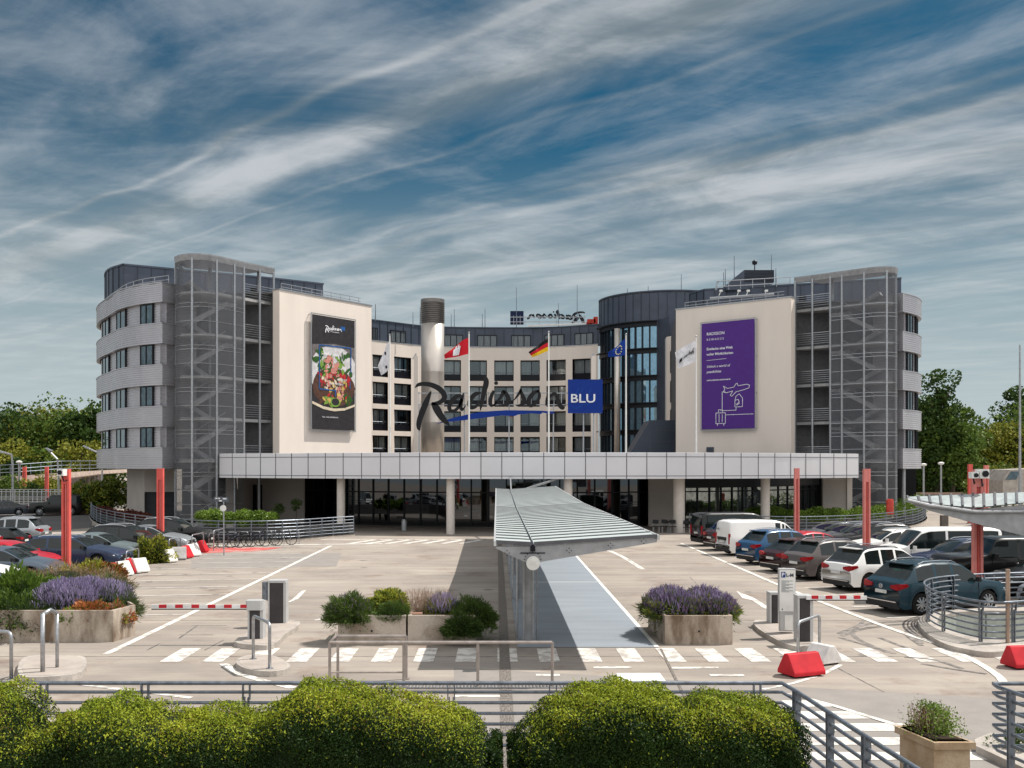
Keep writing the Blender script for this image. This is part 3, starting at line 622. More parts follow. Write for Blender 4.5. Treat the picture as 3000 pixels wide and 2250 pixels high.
# attic over centre
apath = [path_hit(CF, x) for x in range(1062, 1790, 16)]
apath = [(x, y+.5) for x, y in apath]; o_at = standing(apath, TOP-.1, EYE+16.4, 1.15)
m = MB(); m.sweep([(x, y+3.5) for x, y in apath], [(0, EYE+16.4), (0, EYE+17.0), (-3, EYE+17.0)]); m.sweep(apath, [(0.1, EYE+16.42), (-4, EYE+16.6)]); part(m, 'attic_roof', M_slate)
for x0, x1 in ((1089, 1105), (1143, 1188), (1301, 1356), (1398, 1456), (1498, 1555), (1596, 1653), (1684, 1738)):
    A = Vector((*path_hit(apath, x0), 0)); B = Vector((*path_hit(apath, x1), 0)); d = (B-A).normalized(); n_ = Vector((d.y, -d.x, 0)); W_ = (B-A).length; z0 = TOP+.1; z1 = EYE+15.6
    m = MB()
    for q in range(4):
        u = (W_-.09)*q/3; m.ext([A+d*u+n_*.1+Vector((0, 0, z0)), A+d*(u+.09)+n_*.1+Vector((0, 0, z0)), A+d*(u+.09)+n_*.1+Vector((0, 0, z1)), A+d*u+n_*.1+Vector((0, 0, z1))], -n_*.08)
    for z in (z0, z1-.1): m.ext([A+n_*.11+Vector((0, 0, z)), B+n_*.11+Vector((0, 0, z)), B+n_*.11+Vector((0, 0, z+.1)), A+n_*.11+Vector((0, 0, z+.1))], -n_*.1)
    wf = part(m, 'attic_window', M_dark)
    m = MB(); m.quad(*[q_+n_*.05 for q_ in (A+Vector((0, 0, z0)), B+Vector((0, 0, z0)), B+Vector((0, 0, z1)), A+Vector((0, 0, z1)))]); part(m, 'pane', pm('attic_glass', (.13, .15, .16), .05, var=.25, scale=2, stretch=(4, 4, .3), spec=.9), wf)
# flue column
m = MB(); c = (PX(1267.5, 98), 98.0, 0)
m.lathe([(1.12, 4.9), (1.12, 9.0), (1.125, 9.02), (1.125, 9.05), (1.12, 9.07), (1.12, 13.9), (1.125, 13.92), (1.12, 13.96), (1.12, 18.6)], c, 40); fl = part(m, 'flue', M_cyl, smooth=True)
m = MB(); pr = []
for i in range(10): z = 18.6+i*.2; pr += [(1.02, z), (1.02, z+.07), (1.16, z+.09), (1.18, z+.18), (1.02, z+.195)]
pr += [(1.16, 20.62), (1.16, 20.97), (1.0, 20.98)]; m.lathe(pr, c, 36); part(m, 'flue_cowl', pm('flue_dark', (.22, .20, .19), .35, .6, var=.08), fl)
# glass drum
dc = (19.3, 115.5); dr = 7.6
def dpt(px, rr=dr):
    r = (px-HX)/F; 
    # solve |(rY - cx, Y-cy)| = rr nearest
    a = r*r+1; b = -2*(r*dc[0]+dc[1]); c_ = dc[0]**2+dc[1]**2-rr*rr; D = max(0, b*b-4*a*c_); Y = (-b-sqrt(D))/(2*a); return (r*Y, Y)
def dang(px): p = dpt(px); return atan2(p[1]-dc[1], p[0]-dc[0])
def darc(a0, a1, n, rr=dr): return [(dc[0]+rr*cos(a0+(a1-a0)*i/n), dc[1]+rr*sin(a0+(a1-a0)*i/n)) for i in range(n+1)]
aL = -pi*.98; aR = -.0
standing(darc(aL, aR, 30), EYE+15.6, EYE+18.75, .95, 'drum_attic'); solid('drum_roof', M_roof, darc(aL, aR, 30), EYE+18.6, EYE+18.75)
a1 = dang(1925); n = 11
m = MB(); m.sweep(darc(aL, a1, n*2, dr-.3), [(0, 4.9), (0, EYE+15.6)]); dg = part(m, 'drum_glazing', M_blgl)
m = MB()
for i in range(n+1):
    a = aL+(a1-aL)*i/n; m.box((dc[0]+(dr-.2)*cos(a), dc[1]+(dr-.2)*sin(a), EYE+5.3+2.4), (.16, .12, 15.8), a)
for k in range(6):
    z = EYE+15.55-k*2.93; m.sweep(darc(aL, a1, n*2), [(-.3, z-.45), (0, z-.45), (0, z), (.35, z), (.35, z+.1), (-.3, z+.1)])
part(m, 'mullion', M_dark, dg)
m = MB(); m.sweep(darc(a1, aR, 10), [(0, 4.9), (0, EYE+15.6)]); part(m, 'drum_wall', M_slate)
m = MB(); a = dpt(1925); m.ext([(a[0], a[1]+.1, 4.9), (PX(1960, 106), 106, 4.9), (PX(1960, 106), 106, EYE+15.7), (a[0], a[1]+.1, EYE+15.7)], (0, .3, 0)); part(m, 'slate_return', M_slate)
cp = dpt(1806); m = MB(); m.cyl((cp[0], cp[1]-.9, 4.9), (cp[0], cp[1]-.9, EYE+15.0), .34, n=14); part(m, 'drum_column', M_cyl, smooth=True)
# inner return wall at right
IW = [(PX(1953, 105), 105), (PX(1992, 103), 103)]
m = MB(); strip(m, 1953, 1963, 4.9, EYE+13.45, .4, IW); strip(m, 1981, 1992, 4.9, EYE+13.45, .4, IW)
zz = [4.9]+[v for r in ROW for v in (r-.45, r+RH-.65)]+[EYE+13.45]
for i in range(0, len(zz), 2): strip(m, 1963, 1981, zz[i], zz[i+1], .38, IW)
part(m, 'wall', M_cream)
m = MB(); m.add([(IW[0][0], 105.3, 4.9), (IW[1][0], 103.3, 4.9), (IW[1][0], 103.3, EYE+13.4), (IW[0][0], 105.3, EYE+13.4)], [(0, 1, 2, 3)]); part(m, 'glazing', M_gls); m = MB(); m.add([(IW[0][0], 106, 4.9), (IW[1][0], 104, 4.9), (IW[1][0], 104, EYE+13.4), (IW[0][0], 106, EYE+13.4)], [(0, 1, 2, 3)]); part(m, 'interior', M_curt2)
Z = 91; m = MB(); m.ext([at(1848, 1326, Z), at(1984, 1326, Z), at(1984, 1231, Z), at(1905, 1231, Z)], (0, 4, 0)); wd = part(m, 'stair_housing', M_slate)
m = MB()
for y in (1262, 1294): m.box(((at(1915, y, Z).x+at(1984, y, Z).x)/2, Z-.01, zat(y, Z)), (2.2, .03, .04))
m.box((at(1906, 1275, Z).x, Z-.01, zat(1278, Z)), (.04, .03, 2.8)); part(m, 'seam', M_seam, wd)
# ground floor under left wing
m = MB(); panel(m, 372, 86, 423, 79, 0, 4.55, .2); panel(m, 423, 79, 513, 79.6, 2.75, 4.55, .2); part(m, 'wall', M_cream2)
m = MB(); panel(m, 423, 79.3, 513, 79.9, 0, 2.75, .15); part(m, 'garage_door', pm('garage_door', (.05, .055, .06), .6))
m = MB(); m.cyl((PX(2647, 80), 80, 0), (PX(2647, 80), 80, EYE-.2), .16, n=12); part(m, 'column', M_steel)
# roof rails on wings over bands
m = MB(); P_ = off_path(LW, -.6)[6:]
for z in (.3, .6): m.tube([(x, y, R[1]+z) for x, y in P_], .03, 4)
for x, y in P_[::2]: m.cyl((x, y, R[1]), (x, y, R[1]+.6), .025, n=4)
part(m, 'roof_railing', M_steel)

# ---- stair towers ----
def tower(path, mesh_i, floors_dir, nfl=7, post_px=(), open_from=None, inner=None, right=False):
    H0, H1 = 0.15, 20.1; post = Vector((*path[0], 0))
    P3 = [Vector((*p, 0)) for p in path]
    m = MB(); m.sweep(path, [(-.35, H1-.45), (0, H1-.45), (.06, H1-.1), (.06, H1), (-1.0, H1)]) if not right else m.sweep(path, [(-.35, H1-.45), (0, H1-.45), (.06, H1-.1), (.06, H1), (-1.0, H1)])
    m.prism(inner, H1-.22, H1-.05); st = part(m, 'stair_tower', pm('tower_rim', (.30, .30, .31), .45, .4))
    m = MB(); a, b = mesh_i; m.sweep(path[a:b+1], [(0, .9), (0, H1-.4)]); part(m, 'mesh_screen', M_screen, st)
    m = MB(); k = 0
    z = 1.0
    while z < H1-2.2:
        for p in ([path[a:b+1]]): m.tube([(x, y, z) for x, y in p], .024, 4)
        if k % 3 == 0: m.tube([(x, y, z+.28) for x, y in path[a:b+1]], .022, 4)
        z += 1.02; k += 1
    part(m, 'mesh_rail', M_steel, st)
    for px in post_px:
        p = path_hit(path, px) if not isinstance(px, tuple) else px
        m = MB(); zb = 5.5 if (-19.2 < p[0] < -16 or 24 < p[0] < 26.6) else .2; m.cyl((p[0], p[1], zb), (p[0], p[1], H1-.3), .09, n=8); part(m, 'post', M_steel, st)
    m = MB()
    for f in range(5):
        mr = MB()
        z = 5.3+f*3.04
        m.prism(inner, z-.22, z)
        seg = path[b:]if not right else path[:a+1]
        for q in range(6):
            mr.tube([(x, y, z+.18+q*.17) for x, y in seg], .018 if q < 5 else .03, 4)
        for x, y in seg: mr.cyl((x, y, z), (x, y, z+1.05), .025, n=4)
        part(mr, 'balcony_railing', M_steel, st)
    part(m, 'landing', pm('landing_concrete', (.36, .36, .36), .8), st)
    return st
def flights(st, A, B, wid, z0, n, off):
    m = MB(); A = Vector((*A, 0)); B = Vector((*B, 0)); d = (B-A).normalized(); s = Vector((-d.y, d.x, 0))*off
    for f in range(n):
        za = z0+f*3.04; m.bar(A+Vector((0, 0, za)), B+Vector((0, 0, za+1.52)), wid, .32); m.bar(B+s+Vector((0, 0, za+1.52)), A+s+Vector((0, 0, za+3.04)), wid, .32)
        m.bar(A+Vector((0, 0, za+1)), B+Vector((0, 0, za+2.52)), .05, .05); e = B+s*.5; m.box((e.x, e.y, za+1.5), (1.6, 1.6, .2), atan2(d.y, d.x))
    part(m, 'staircase', pm('stair_concrete', (.42, .42, .43), .7), st)
TL = [(-23.85, 76.6), (-23.85, 74.8), (-23.55, 73.7), (-22.9, 72.9), (-22.1, 72.5), (-21.3, 72.5), (-20.6, 72.95), (-20.2, 73.45), (-19.45, 74.7), (-18.96, 75.55), (-18.05, 76.75), (-17.2, 77.95)]
tl = tower(TL, (0, 9), None, post_px=((-23.85, 74.8), 563, 635, 687, (-18.96, 75.55), (-18.05, 76.75), (-17.25, 77.9)), inner=[(-23.7, 76.8), (-23.7, 75), (-22.9, 73.2), (-21.4, 72.7), (-20.5, 73.2), (-19.1, 75.4), (-17.4, 77.85), (-19.5, 79)])
flights(tl, (-22.3, 73.9), (-20.3, 75.4), .95, .2, 6, 1.25)
TR = [(24.15, 81.7), (25.3, 80.7), (26.4, 79.7), (27.1, 79.05), (28.4, 77.85), (29.2, 77.3), (29.9, 77.15), (30.6, 77.4), (31.0, 77.9), (31.15, 78.6), (30.9, 79.9)]
tr_ = tower(TR, (2, 10), None, post_px=((24.2, 81.65), (25.3, 80.7), (26.4, 79.7), (27.1, 79.05), (28.4, 77.85), (29.9, 77.2), (31.1, 78.4)), inner=[(24.35, 81.75), (26.6, 79.8), (28.5, 78.05), (29.6, 77.4), (30.6, 77.7), (30.95, 78.7), (30.7, 80), (27, 83.4)], right=True)
flights(tr_, (29.6, 78.6), (27.4, 80.2), .95, .2, 6, -1.25)
for p, q in (((-21.9, 76.9), 0), ((-18.5, 78.3), 0), ((27.3, 81.9), 1)):
    m = MB(); m.cyl((*p, 0), (*p, 19.9), .14, n=8); part(m, 'tower_column', M_steel, tr_ if q else tl)
for (x0, Z0, x1, Z1), q in (((733, 79.4, 760, 79.8), 0), ((2340, 83.3, 2362, 82.7), 1)):
    for f in range(5):
        m = MB(); z = EYE-.2+f*3.04; panel(m, x0, Z0, x1, Z1, z, z+2.1, .1); part(m, 'balcony_door', M_dark)
# lightning rods and roof gear
rods = [(1100, 891, 927, 86), (1231, 900, 948, 100), (1210, 915, 945, 116), (1288, 918, 950, 121), (1331, 905, 950, 121), (1322, 920, 950, 121), (1421, 903, 958, 121), (1413, 920, 950, 121), (1513, 842, 950, 124), (1636, 888, 950, 124), (1691, 834, 925, 124), (1838, 845, 858, 110), (1899, 838, 853, 110), (1996, 803, 850, 110), (2125, 788, 848, 94), (2120, 798, 848, 94), (2151, 750, 848, 95), (2260, 747, 850, 96), (2273, 786, 850, 94)]
for x, y0, y1, Z in rods:
    m = MB(); a = at(x, y1+12, Z); b = at(x, y0, Z); m.cyl(a, b, .05, .03, n=5); part(m, 'lightning_rod', M_steeld)
m = MB()
for z in (0, -.5):
    m.tube([at(2100, 824, 92)+Vector((0, 0, z)), at(2315, 812, 91)+Vector((0, 0, z))], .04, 5)
for x in (2100, 2135, 2170, 2205, 2240, 2275, 2315): y = 824-12*(x-2100)/215; m.cyl(at(x, y, 92), at(x, y+26, 92), .035, n=5)
m.tube([at(2096, 850, 92), at(2100, 832, 92), at(2106, 824, 92)], .05, 5); part(m, 'roof_railing', M_steel)
m = MB(); m.tube([at(2080, 874, 88), at(2268, 862, 86.5)], .11, 6); part(m, 'roof_pipe', M_steel)
m = MB(); p = at(2211, 776, 94); m.lathe([(.05, -.6), (.05, 0), (.22, .05), (.26, .3), (.12, .42)], p, 8); part(m, 'roof_siren', M_dark)
for x in (2110, 2163, 2190, 2243):
    m = MB(); m.bar(at(x-4, 866, 87), at(x+2, 853, 87), .06, .06); m.box(at(x+2, 852, 87), (.25, .2, .16)); part(m, 'roof_floodlight', M_white)
# ================= VEHICLES =================
M_tyre = pm('tyre_rubber', (.012, .012, .012), .8, var=.1)
M_rim = pm('alloy_rim', (.45, .46, .48), .3, .8, var=.1)
M_arch = pm('arch_black', (.01, .01, .01), .9)
M_cglass = pm('car_glass', (.010, .016, .016), .03, 0, var=.2, spec=.5)
M_tail = pm('tail_lamp_red', (.30, .006, .010), .2, var=.2, scale=8)
M_head = pm('headlamp_clear', (.62, .64, .66), .1, .3, var=.3, scale=10, coat=1)
M_trim = pm('black_trim', (.022, .022, .024), .55, var=.1)
M_chrome = pm('chrome_trim', (.62, .63, .65), .15, 1, var=.05)
M_plate = pm('plate_white', (.62, .62, .60), .4)
def paint(name, c, metal=.0): return pm('paint_'+name, c, .35, metal, var=.03, coat=.35, scale=.8, spec=.25)
def interp(pts, x):
    if x <= pts[0][0]: return pts[0][1]
    for a, b in zip(pts, pts[1:]):
        if x <= b[0]:
            t = (x-a[0])/(b[0]-a[0]); return a[1]+(b[1]-a[1])*t
    return pts[-1][1]
def sinterp(pts, x):   # smooth sample of a polyline (small window average)
    return (interp(pts, x-.05)+2*interp(pts, x)+interp(pts, x+.05))/4
# profiles, x from rear (0) to nose (1): (roofline, beltline), heights relative to car height
PROF = {
 'suv':   dict(top=[(0,.46),(.012,.62),(.05,.66),(.075,.70),(.16,.93),(.21,.975),(.32,1),(.46,.995),(.57,.955),(.66,.80),(.72,.655),(.80,.63),(.93,.57),(.985,.48),(1,.38)], belt=[(0,.60),(.1,.635),(.4,.615),(.7,.60),(1,.5)], L=4.5, W=1.84, H=1.66, wb=(.185, .785), wr=.35, rail=1, cab=(.16,.62), rear=(.07,.17), wind=(.56,.715)),
 'estate':dict(top=[(0,.44),(.012,.60),(.04,.66),(.06,.70),(.14,.94),(.2,.98),(.34,1),(.46,.99),(.57,.93),(.66,.76),(.70,.665),(.78,.62),(.93,.54),(.985,.45),(1,.35)], belt=[(0,.62),(.1,.64),(.4,.62),(.7,.60),(1,.5)], L=4.7, W=1.82, H=1.50, wb=(.20,.79), wr=.33, rail=1, cab=(.13,.62), rear=(.05,.14), wind=(.55,.70)),
 'sedan': dict(top=[(0,.46),(.012,.62),(.04,.70),(.15,.73),(.19,.76),(.31,.95),(.40,1),(.48,1),(.57,.945),(.66,.80),(.715,.69),(.80,.64),(.93,.55),(.985,.46),(1,.35)], belt=[(0,.64),(.1,.66),(.4,.65),(.7,.62),(1,.5)], L=4.7, W=1.83, H=1.44, wb=(.21,.80), wr=.33, rail=0, cab=(.24,.63), rear=(.17,.32), wind=(.56,.715)),
 'hatch': dict(top=[(0,.42),(.012,.58),(.05,.64),(.08,.68),(.19,.93),(.26,.98),(.38,1),(.50,.98),(.60,.90),(.69,.74),(.74,.645),(.82,.61),(.93,.54),(.985,.45),(1,.34)], belt=[(0,.60),(.1,.64),(.4,.62),(.7,.60),(1,.5)], L=4.25, W=1.8, H=1.48, wb=(.18,.79), wr=.32, rail=0, cab=(.18,.66), rear=(.07,.20), wind=(.59,.735)),
 'van':   dict(top=[(0,.30),(.004,.62),(.012,.93),(.03,.985),(.10,1),(.55,1),(.68,.985),(.755,.92),(.84,.70),(.885,.595),(.95,.55),(.985,.47),(1,.34)], belt=[(0,.56),(.5,.545),(.85,.53),(1,.45)], L=5.0, W=1.92, H=1.97, wb=(.20,.81), wr=.34, rail=0, cab=(.05,.80), rear=(.006,.02), wind=(.745,.88)),
 'panelvan':dict(top=[(0,.30),(.004,.62),(.012,.92),(.03,.98),(.10,1),(.5,1),(.66,.98),(.74,.92),(.83,.72),(.88,.62),(.95,.57),(.985,.48),(1,.34)], belt=[(0,.56),(.5,.57),(.85,.55),(1,.45)], L=4.5, W=1.83, H=1.86, wb=(.17,.80), wr=.33, rail=0, cab=(.60,.79), rear=(.0,.0), wind=(.73,.87)),
 'box':   dict(top=[(0,.44),(.004,.70),(.01,.94),(.03,.99),(.3,1),(.55,.995),(.60,.97),(.655,.72),(.67,.665),(.80,.65),(.95,.63),(.985,.60),(1,.45)], belt=[(0,.60),(.5,.60),(.8,.6),(1,.5)], L=4.7, W=1.93, H=1.96, wb=(.20,.80), wr=.40, rail=0, cab=(.04,.60), rear=(.006,.03), wind=(.595,.665)),
}
def car(kind, pmat, loc, rz, label, scale=1.0, plate=1, name='parked_car', cat='car', trim=True, priv=False, roofm=None, mark=None, group=None):
    P = PROF[kind]; L_, W, H = P['L']*scale, P['W']*min(1, scale+.02), P['H']*(scale if scale < 1 else 1)
    root = empty(name, (0, 0, 0), 0, label=label, cat=cat, group=group)
    z0 = .20 if kind in ('suv', 'box', 'van', 'panelvan') else .16; wr = P['wr']; ra = wr+.055
    xw = [P['wb'][0]*L_, P['wb'][1]*L_]; xc = L_*.5
    xs = sorted(set([round(v, 4) for v in list(np.linspace(0, L_, 46))+[L_*t for t in (.004, .012, .03, .985, .996)]+[c+ra*math.cos(a) for c in xw for a in np.linspace(0, pi, 11)]]))
    xs = [x for i, x in enumerate(xs) if i == 0 or x-xs[i-1] > .008]
    rings = []
    for x in xs:
        t = x/L_; top = (interp(P['top'], t) if t < .03 or t > .97 else (interp(P['top'], t-.012)+2*interp(P['top'], t)+interp(P['top'], t+.012))/4)*H; belt = sinterp(P['belt'], t)*H
        e = max(0, (.13-t)/.13, (t-.84)/.16); wx = W/2*(1-(.14 if t > .5 else .07)*e**2.2)
        zb = z0+.12*max(0, (.03-t)/.03)+.05*max(0, (t-.97)/.03)
        for c in xw:
            if abs(x-c) < ra: zb = max(zb, wr+sqrt(max(0, ra*ra-(x-c)**2)))
        g = top > belt+.04
        b_ = min(belt, top-.03); flare = .0
        zs = [zb, max(zb+.01, z0+.18), max(zb+.02, b_*.62), max(zb+.03, b_*.93), max(zb+.035, b_)]
        ys = [wx*.965, wx*.995, wx, wx*.985, wx*.95]
        if g:
            gw = wx*.95; k = (top-belt)/(H-belt+.001); inn = (.30 if kind in ('suv', 'estate', 'sedan', 'hatch') else .12)*(top-belt)
            ys += [gw-inn*.82, gw-inn*.98-.03, gw*.5, 0]; zs += [belt+(top-belt)*.86, top-.015, top+.01, top+.018]
        else:
            ys += [wx*.90, wx*.80, wx*.5, 0]; zs += [b_+(top-b_)*.45, b_+(top-b_)*.75, top-.005, top+.005]
        rings.append((x, ys, zs, g))
    body = MB(); gl = MB(); roof = MB(); nr = 9
    V = []
    for x, ys, zs, g in rings:
        row = [(x-xc, -y, z) for y, z in zip(ys, zs)]+[(x-xc, y, z) for y, z in list(zip(ys, zs))[::-1][1:]]; V.append(row)
    npt = len(V[0]); cab, rear, wind = P['cab'], P['rear'], P['wind']
    pill = [cab[0]+(cab[1]-cab[0])*q for q in ((.36, .68) if kind not in ('van',) else (.30, .62))]
    for i in range(len(V)-1):
        t = (xs[i]+xs[i+1])/2/L_; g = rings[i][3] and rings[i+1][3]
        for k in range(npt-1):
            q = [V[i][k], V[i+1][k], V[i+1][k+1], V[i][k+1]]
            side = k in (4, npt-1-5); topk = 6 <= k <= npt-8
            isg = g and ((side and cab[0] <= t <= (wind[1]-.015)) or (topk and ((rear[0] < t < rear[1]) or (wind[0] < t < wind[1]))))
            if isg and side and kind == 'panelvan' and t < .60: isg = False
            if isg and side and any(abs(t-p) < .010 for p in pill): isg = False
            tgt = gl if isg else (roof if (roofm and topk and g) else body)
            tgt.add(q, [(0, 1, 2, 3)])
    for i in (0, len(V)-1): body.add(V[i], [tuple(range(npt)) if i else tuple(range(npt))[::-1]])
    ob = body.build('body', pmat, root, True); ob.modifiers.new('weld', 'WELD').merge_threshold = .001
    og = gl.build('windows', M_cglass, root, True); og.modifiers.new('weld', 'WELD').merge_threshold = .001
    if roofm: roof.build('roof_panel', roofm, root, True)
    m = MB(); m.box((0, 0, .42), (L_*.93, W*.80, .42)); m.build('underbody', M_arch, root)
    # seams and trim
    tm_ = M_trim if trim else pmat
    for sy in (-1, 1):
        m = MB(); m.bar((xw[0]+ra-xc, sy*(W/2-.012), z0+.07), (xw[1]-ra-xc, sy*(W/2-.012), z0+.07), .05, .13); m.build('side_skirt', tm_, root)
    m = MB(); m.box((-xc+.10, 0, z0+.13), (.24, W*.86, .24), 0, .06); m.build('rear_bumper', tm_, root)
    m = MB(); m.box((xc-.12, 0, z0+.11), (.24, W*.80, .2), 0, .06); m.build('front_bumper', tm_, root)
    m = MB()
    for sy in (-1, 1):
        for p in pill[:]+[wind[1]-.02]:
            x = p*L_-xc; m.bar((x, sy*(W/2-.001), z0+.2), (x+.0, sy*(W/2-.006), interp(P['belt'], p)*H-.02), .012, .014, (1, 0, 0))
    m.build('door_seam', M_arch, root)
    m = MB()
    for sy in (-1, 1):
        for p in pill: x = p*L_-xc-.16; m.bar((x-.09, sy*(W/2+.012), interp(P['belt'], p)*H-.10), (x+.09, sy*(W/2+.012), interp(P['belt'], p)*H-.10), .03, .03)
    m.build('door_handles', M_chrome if kind == 'sedan' else pmat, root)
    for x in xw:
        for sy in (-1, 1):
            y = sy*(W/2-.115); m = MB(); prof = [(wr*.66, -.10), (wr*.93, -.11), (wr, -.07), (wr, .07), (wr*.93, .11), (wr*.66, .10)]; n = 24; vs = []
            for r, o in prof:
                for k in range(n): a = 2*pi*k/n; vs.append((x-xc+r*cos(a), y+sy*o, wr+r*sin(a)))
            m.add(vs, [(i*n+k, i*n+(k+1) % n, (i+1)*n+(k+1) % n, (i+1)*n+k) for i in range(5) for k in range(n)]); m.cyl((x-xc, y-sy*.08, wr), (x-xc, y+sy*.05, wr), wr*.67, n=20)
            wo = m.build('wheel', M_tyre, root); m = MB(); yo = y+sy*.075
            for k in range(10):
                a = 2*pi*k/10+.1*(k % 2); m.bar((x-xc+wr*.08*cos(a), yo+sy*.02, wr+wr*.08*sin(a)), (x-xc+wr*.66*cos(a), yo, wr+wr*.66*sin(a)), .045, .035, (0, 1, 0))
            m.cyl((x-xc, yo-sy*.02, wr), (x-xc, yo+sy*.03, wr), wr*.17, n=12)
            pts = [(x-xc+wr*.66*cos(2*pi*k/24), yo, wr+wr*.66*sin(2*pi*k/24)) for k in range(24)]; m.tube(pts, .018, 5, closed=True)
            m.build('rim', M_rim, wo)
    bz = interp(P['belt'], .03)*H
    for sy in (-1, 1):
        m = MB()
        if kind in ('van', 'panelvan', 'box'):
            m.box((-xc+.03, sy*(W/2-.155), bz*.86), (.10, .15, .55 if kind != 'box' else .22), 0, .03)
        else:
            y0 = W/2*.93; m.ext([(-xc-.02, sy*y0*.50, bz*.93), (-xc-.02, sy*y0*.50, bz*.84), (-xc-.01, sy*y0*.88, bz*.78), (-xc+.02, sy*(y0-.02), bz*.82), (-xc+.02, sy*(y0-.02), bz*.99), (-xc-.005, sy*y0*.88, bz*.99)][::sy], (.12, 0, 0))
            m.ext([(-xc+.02, sy*(y0+.012), bz*.99), (-xc+.02, sy*(y0+.012), bz*.82), (-xc+.30, sy*(W/2+.003), bz*.92), (-xc+.26, sy*(W/2+.003), bz*1.0)][::sy], (0, -sy*.08, 0))
        m.build('taillight', M_tail, root)
        m = MB(); hz = interp(P['top'], .965)*H*.86
        if kind == 'box':
            m.cyl((xc-.10, sy*W*.36, hz*.9), (xc-.0, sy*W*.36, hz*.9), .11, n=14)
        else:
            y0 = W/2*.86; m.ext([(xc-.06, sy*y0*.55, hz*.98), (xc-.06, sy*y0*.58, hz*.82), (xc-.14, sy*y0*.98, hz*.86), (xc-.30, sy*(W/2-.045), hz*1.0), (xc-.28, sy*(W/2-.07), hz*1.06), (xc-.12, sy*y0*.9, hz*1.04)][::-sy], (.05, 0, 0))
        m.build('headlight', M_head, root)
        m = MB(); mx = (wind[1]-.045)*L_-xc; mz = interp(P['belt'], wind[1])*H+.10; m.box((mx, sy*(W/2+.10), mz), (.12, .22, .15), 0, .04); m.bar((mx, sy*(W/2-.06), mz-.05), (mx, sy*(W/2+.05), mz-.03), .05, .05); m.build('mirror', pmat if random.random() < .4 else M_trim, root)
    m = MB(); gz = interp(P['top'], .97)*H*.60
    m.box((xc-.025, 0, gz+.10), (.07, W*.48, .20), 0, .02); m.box((xc-.035, 0, z0+.20), (.08, W*.62, .14), 0, .02); m.build('grille', M_trim, root)
    m = MB(); m.box((-xc-.018, 0, bz*.70), (.02, .52, .11)); m.box((xc+.02, 0, gz-.04), (.02, .52, .11)); m.build('number_plate', M_plate, root)
    if kind in ('suv', 'estate', 'hatch'):
        m = MB(); x = P['rear'][1]*L_-xc; m.box((x-.06, 0, H*.965), (.26, W*.60, .035), 0, .02); m.build('spoiler', pmat, root)
        m = MB(); m.bar((-xc-.02, -W*.38, z0+.22), (-xc-.02, W*.38, z0+.22), .02, .03); m.build('bumper_strip', M_chrome, root)
    if P['rail']:
        for sy in (-1, 1):
            m = MB(); yy = sy*(W/2-.30*(H-interp(P['belt'], .4)*H)-.10); xr = [.20, .25, .4, .5, .54]
            m.tube([(q*L_-xc, yy, interp(P['top'], q)*H+(.05 if .2 < q < .54 else .0)) for q in xr], .018, 5); m.build('roof_rail', M_chrome, root)
    if mark: mark(root, xc, W, H, bz)
    root.location = loc; root.rotation_euler = (0, 0, rz); return root
def put(kind, pmat, X, Y, deg, label, ref='rear', **k):
    """X, Y = ground point of the rear (or front) end centre; heading deg from +X"""
    P = PROF[kind]; L_ = P['L']*k.get('scale', 1.0); a = radians(deg); s = .5 if ref == 'rear' else -.5
    return car(kind, pmat, (X+cos(a)*L_*s, Y+sin(a)*L_*s, 0.015), a, label, **k)
def vw_mark(root, xc, W, H, bz):
    m = MB(); R_ = .075; c = (-xc-.03, 0, bz*.87); n = 20
    m.tube([(c[0], c[1]+R_*cos(2*pi*k/n), c[2]+R_*sin(2*pi*k/n)) for k in range(n)], .010, 5, closed=True)
    for a, b in (((-.045, .055), (-.0, -.005)), ((.045, .055), (0, -.005)), ((-.065, .02), (-.03, -.06)), ((-.03, -.06), (0, .0)), ((0, .0), (.03, -.06)), ((.03, -.06), (.065, .02))):
        m.bar((c[0], a[0], c[2]+a[1]), (c[0], b[0], c[2]+b[1]), .012, .012)
    m.build('emblem', M_chrome, root)
    m = MB(); m.box((-xc+.55, -.1, H*.78), (.01, .34, .22)); m.build('window_notice', pm('green_notice', (.02, .22, .12), .6), root)
def van_mark(root, xc, W, H, bz):
    m = MB(); s = -1; c = (-xc+1.55, -W/2-.006, H*.62)
    m.ext([(c[0]+.17*cos(t), c[1], c[2]+.17*sin(t)) for t in np.linspace(0, 2*pi, 18)[:-1]], (0, .01, 0)); m.build('emblem', pm('livery_blue', (.05, .22, .42), .4), root)
    m = MB(); add_text(m, 'PLAN', .20, (c[0]+.25, c[1]-.004, c[2]-.07), (1, 0, 0), (0, 0, 1), .003); m.build('lettering', pm('livery_dark', (.04, .05, .08), .4), root)
    m = MB(); add_text(m, 'PLAN', .15, (-xc-.03, .66, H*.72), (0, -1, 0), (0, 0, 1), .003); m.build('lettering', pm('livery_dark', (.04, .05, .08), .4), root)
    m = MB(); m.bar((-xc-.012, -.45, H*.48), (-xc-.012, .55, H*.48), .04, .16); m.build('handle_recess', M_trim, root)
g1 = 'cars parked on the right with their rears to the lane'; g2 = 'cars parked on the right facing the rear-in row'; g3 = 'cars parked in the left bays facing the yard'; g4 = 'cars in the far left row'
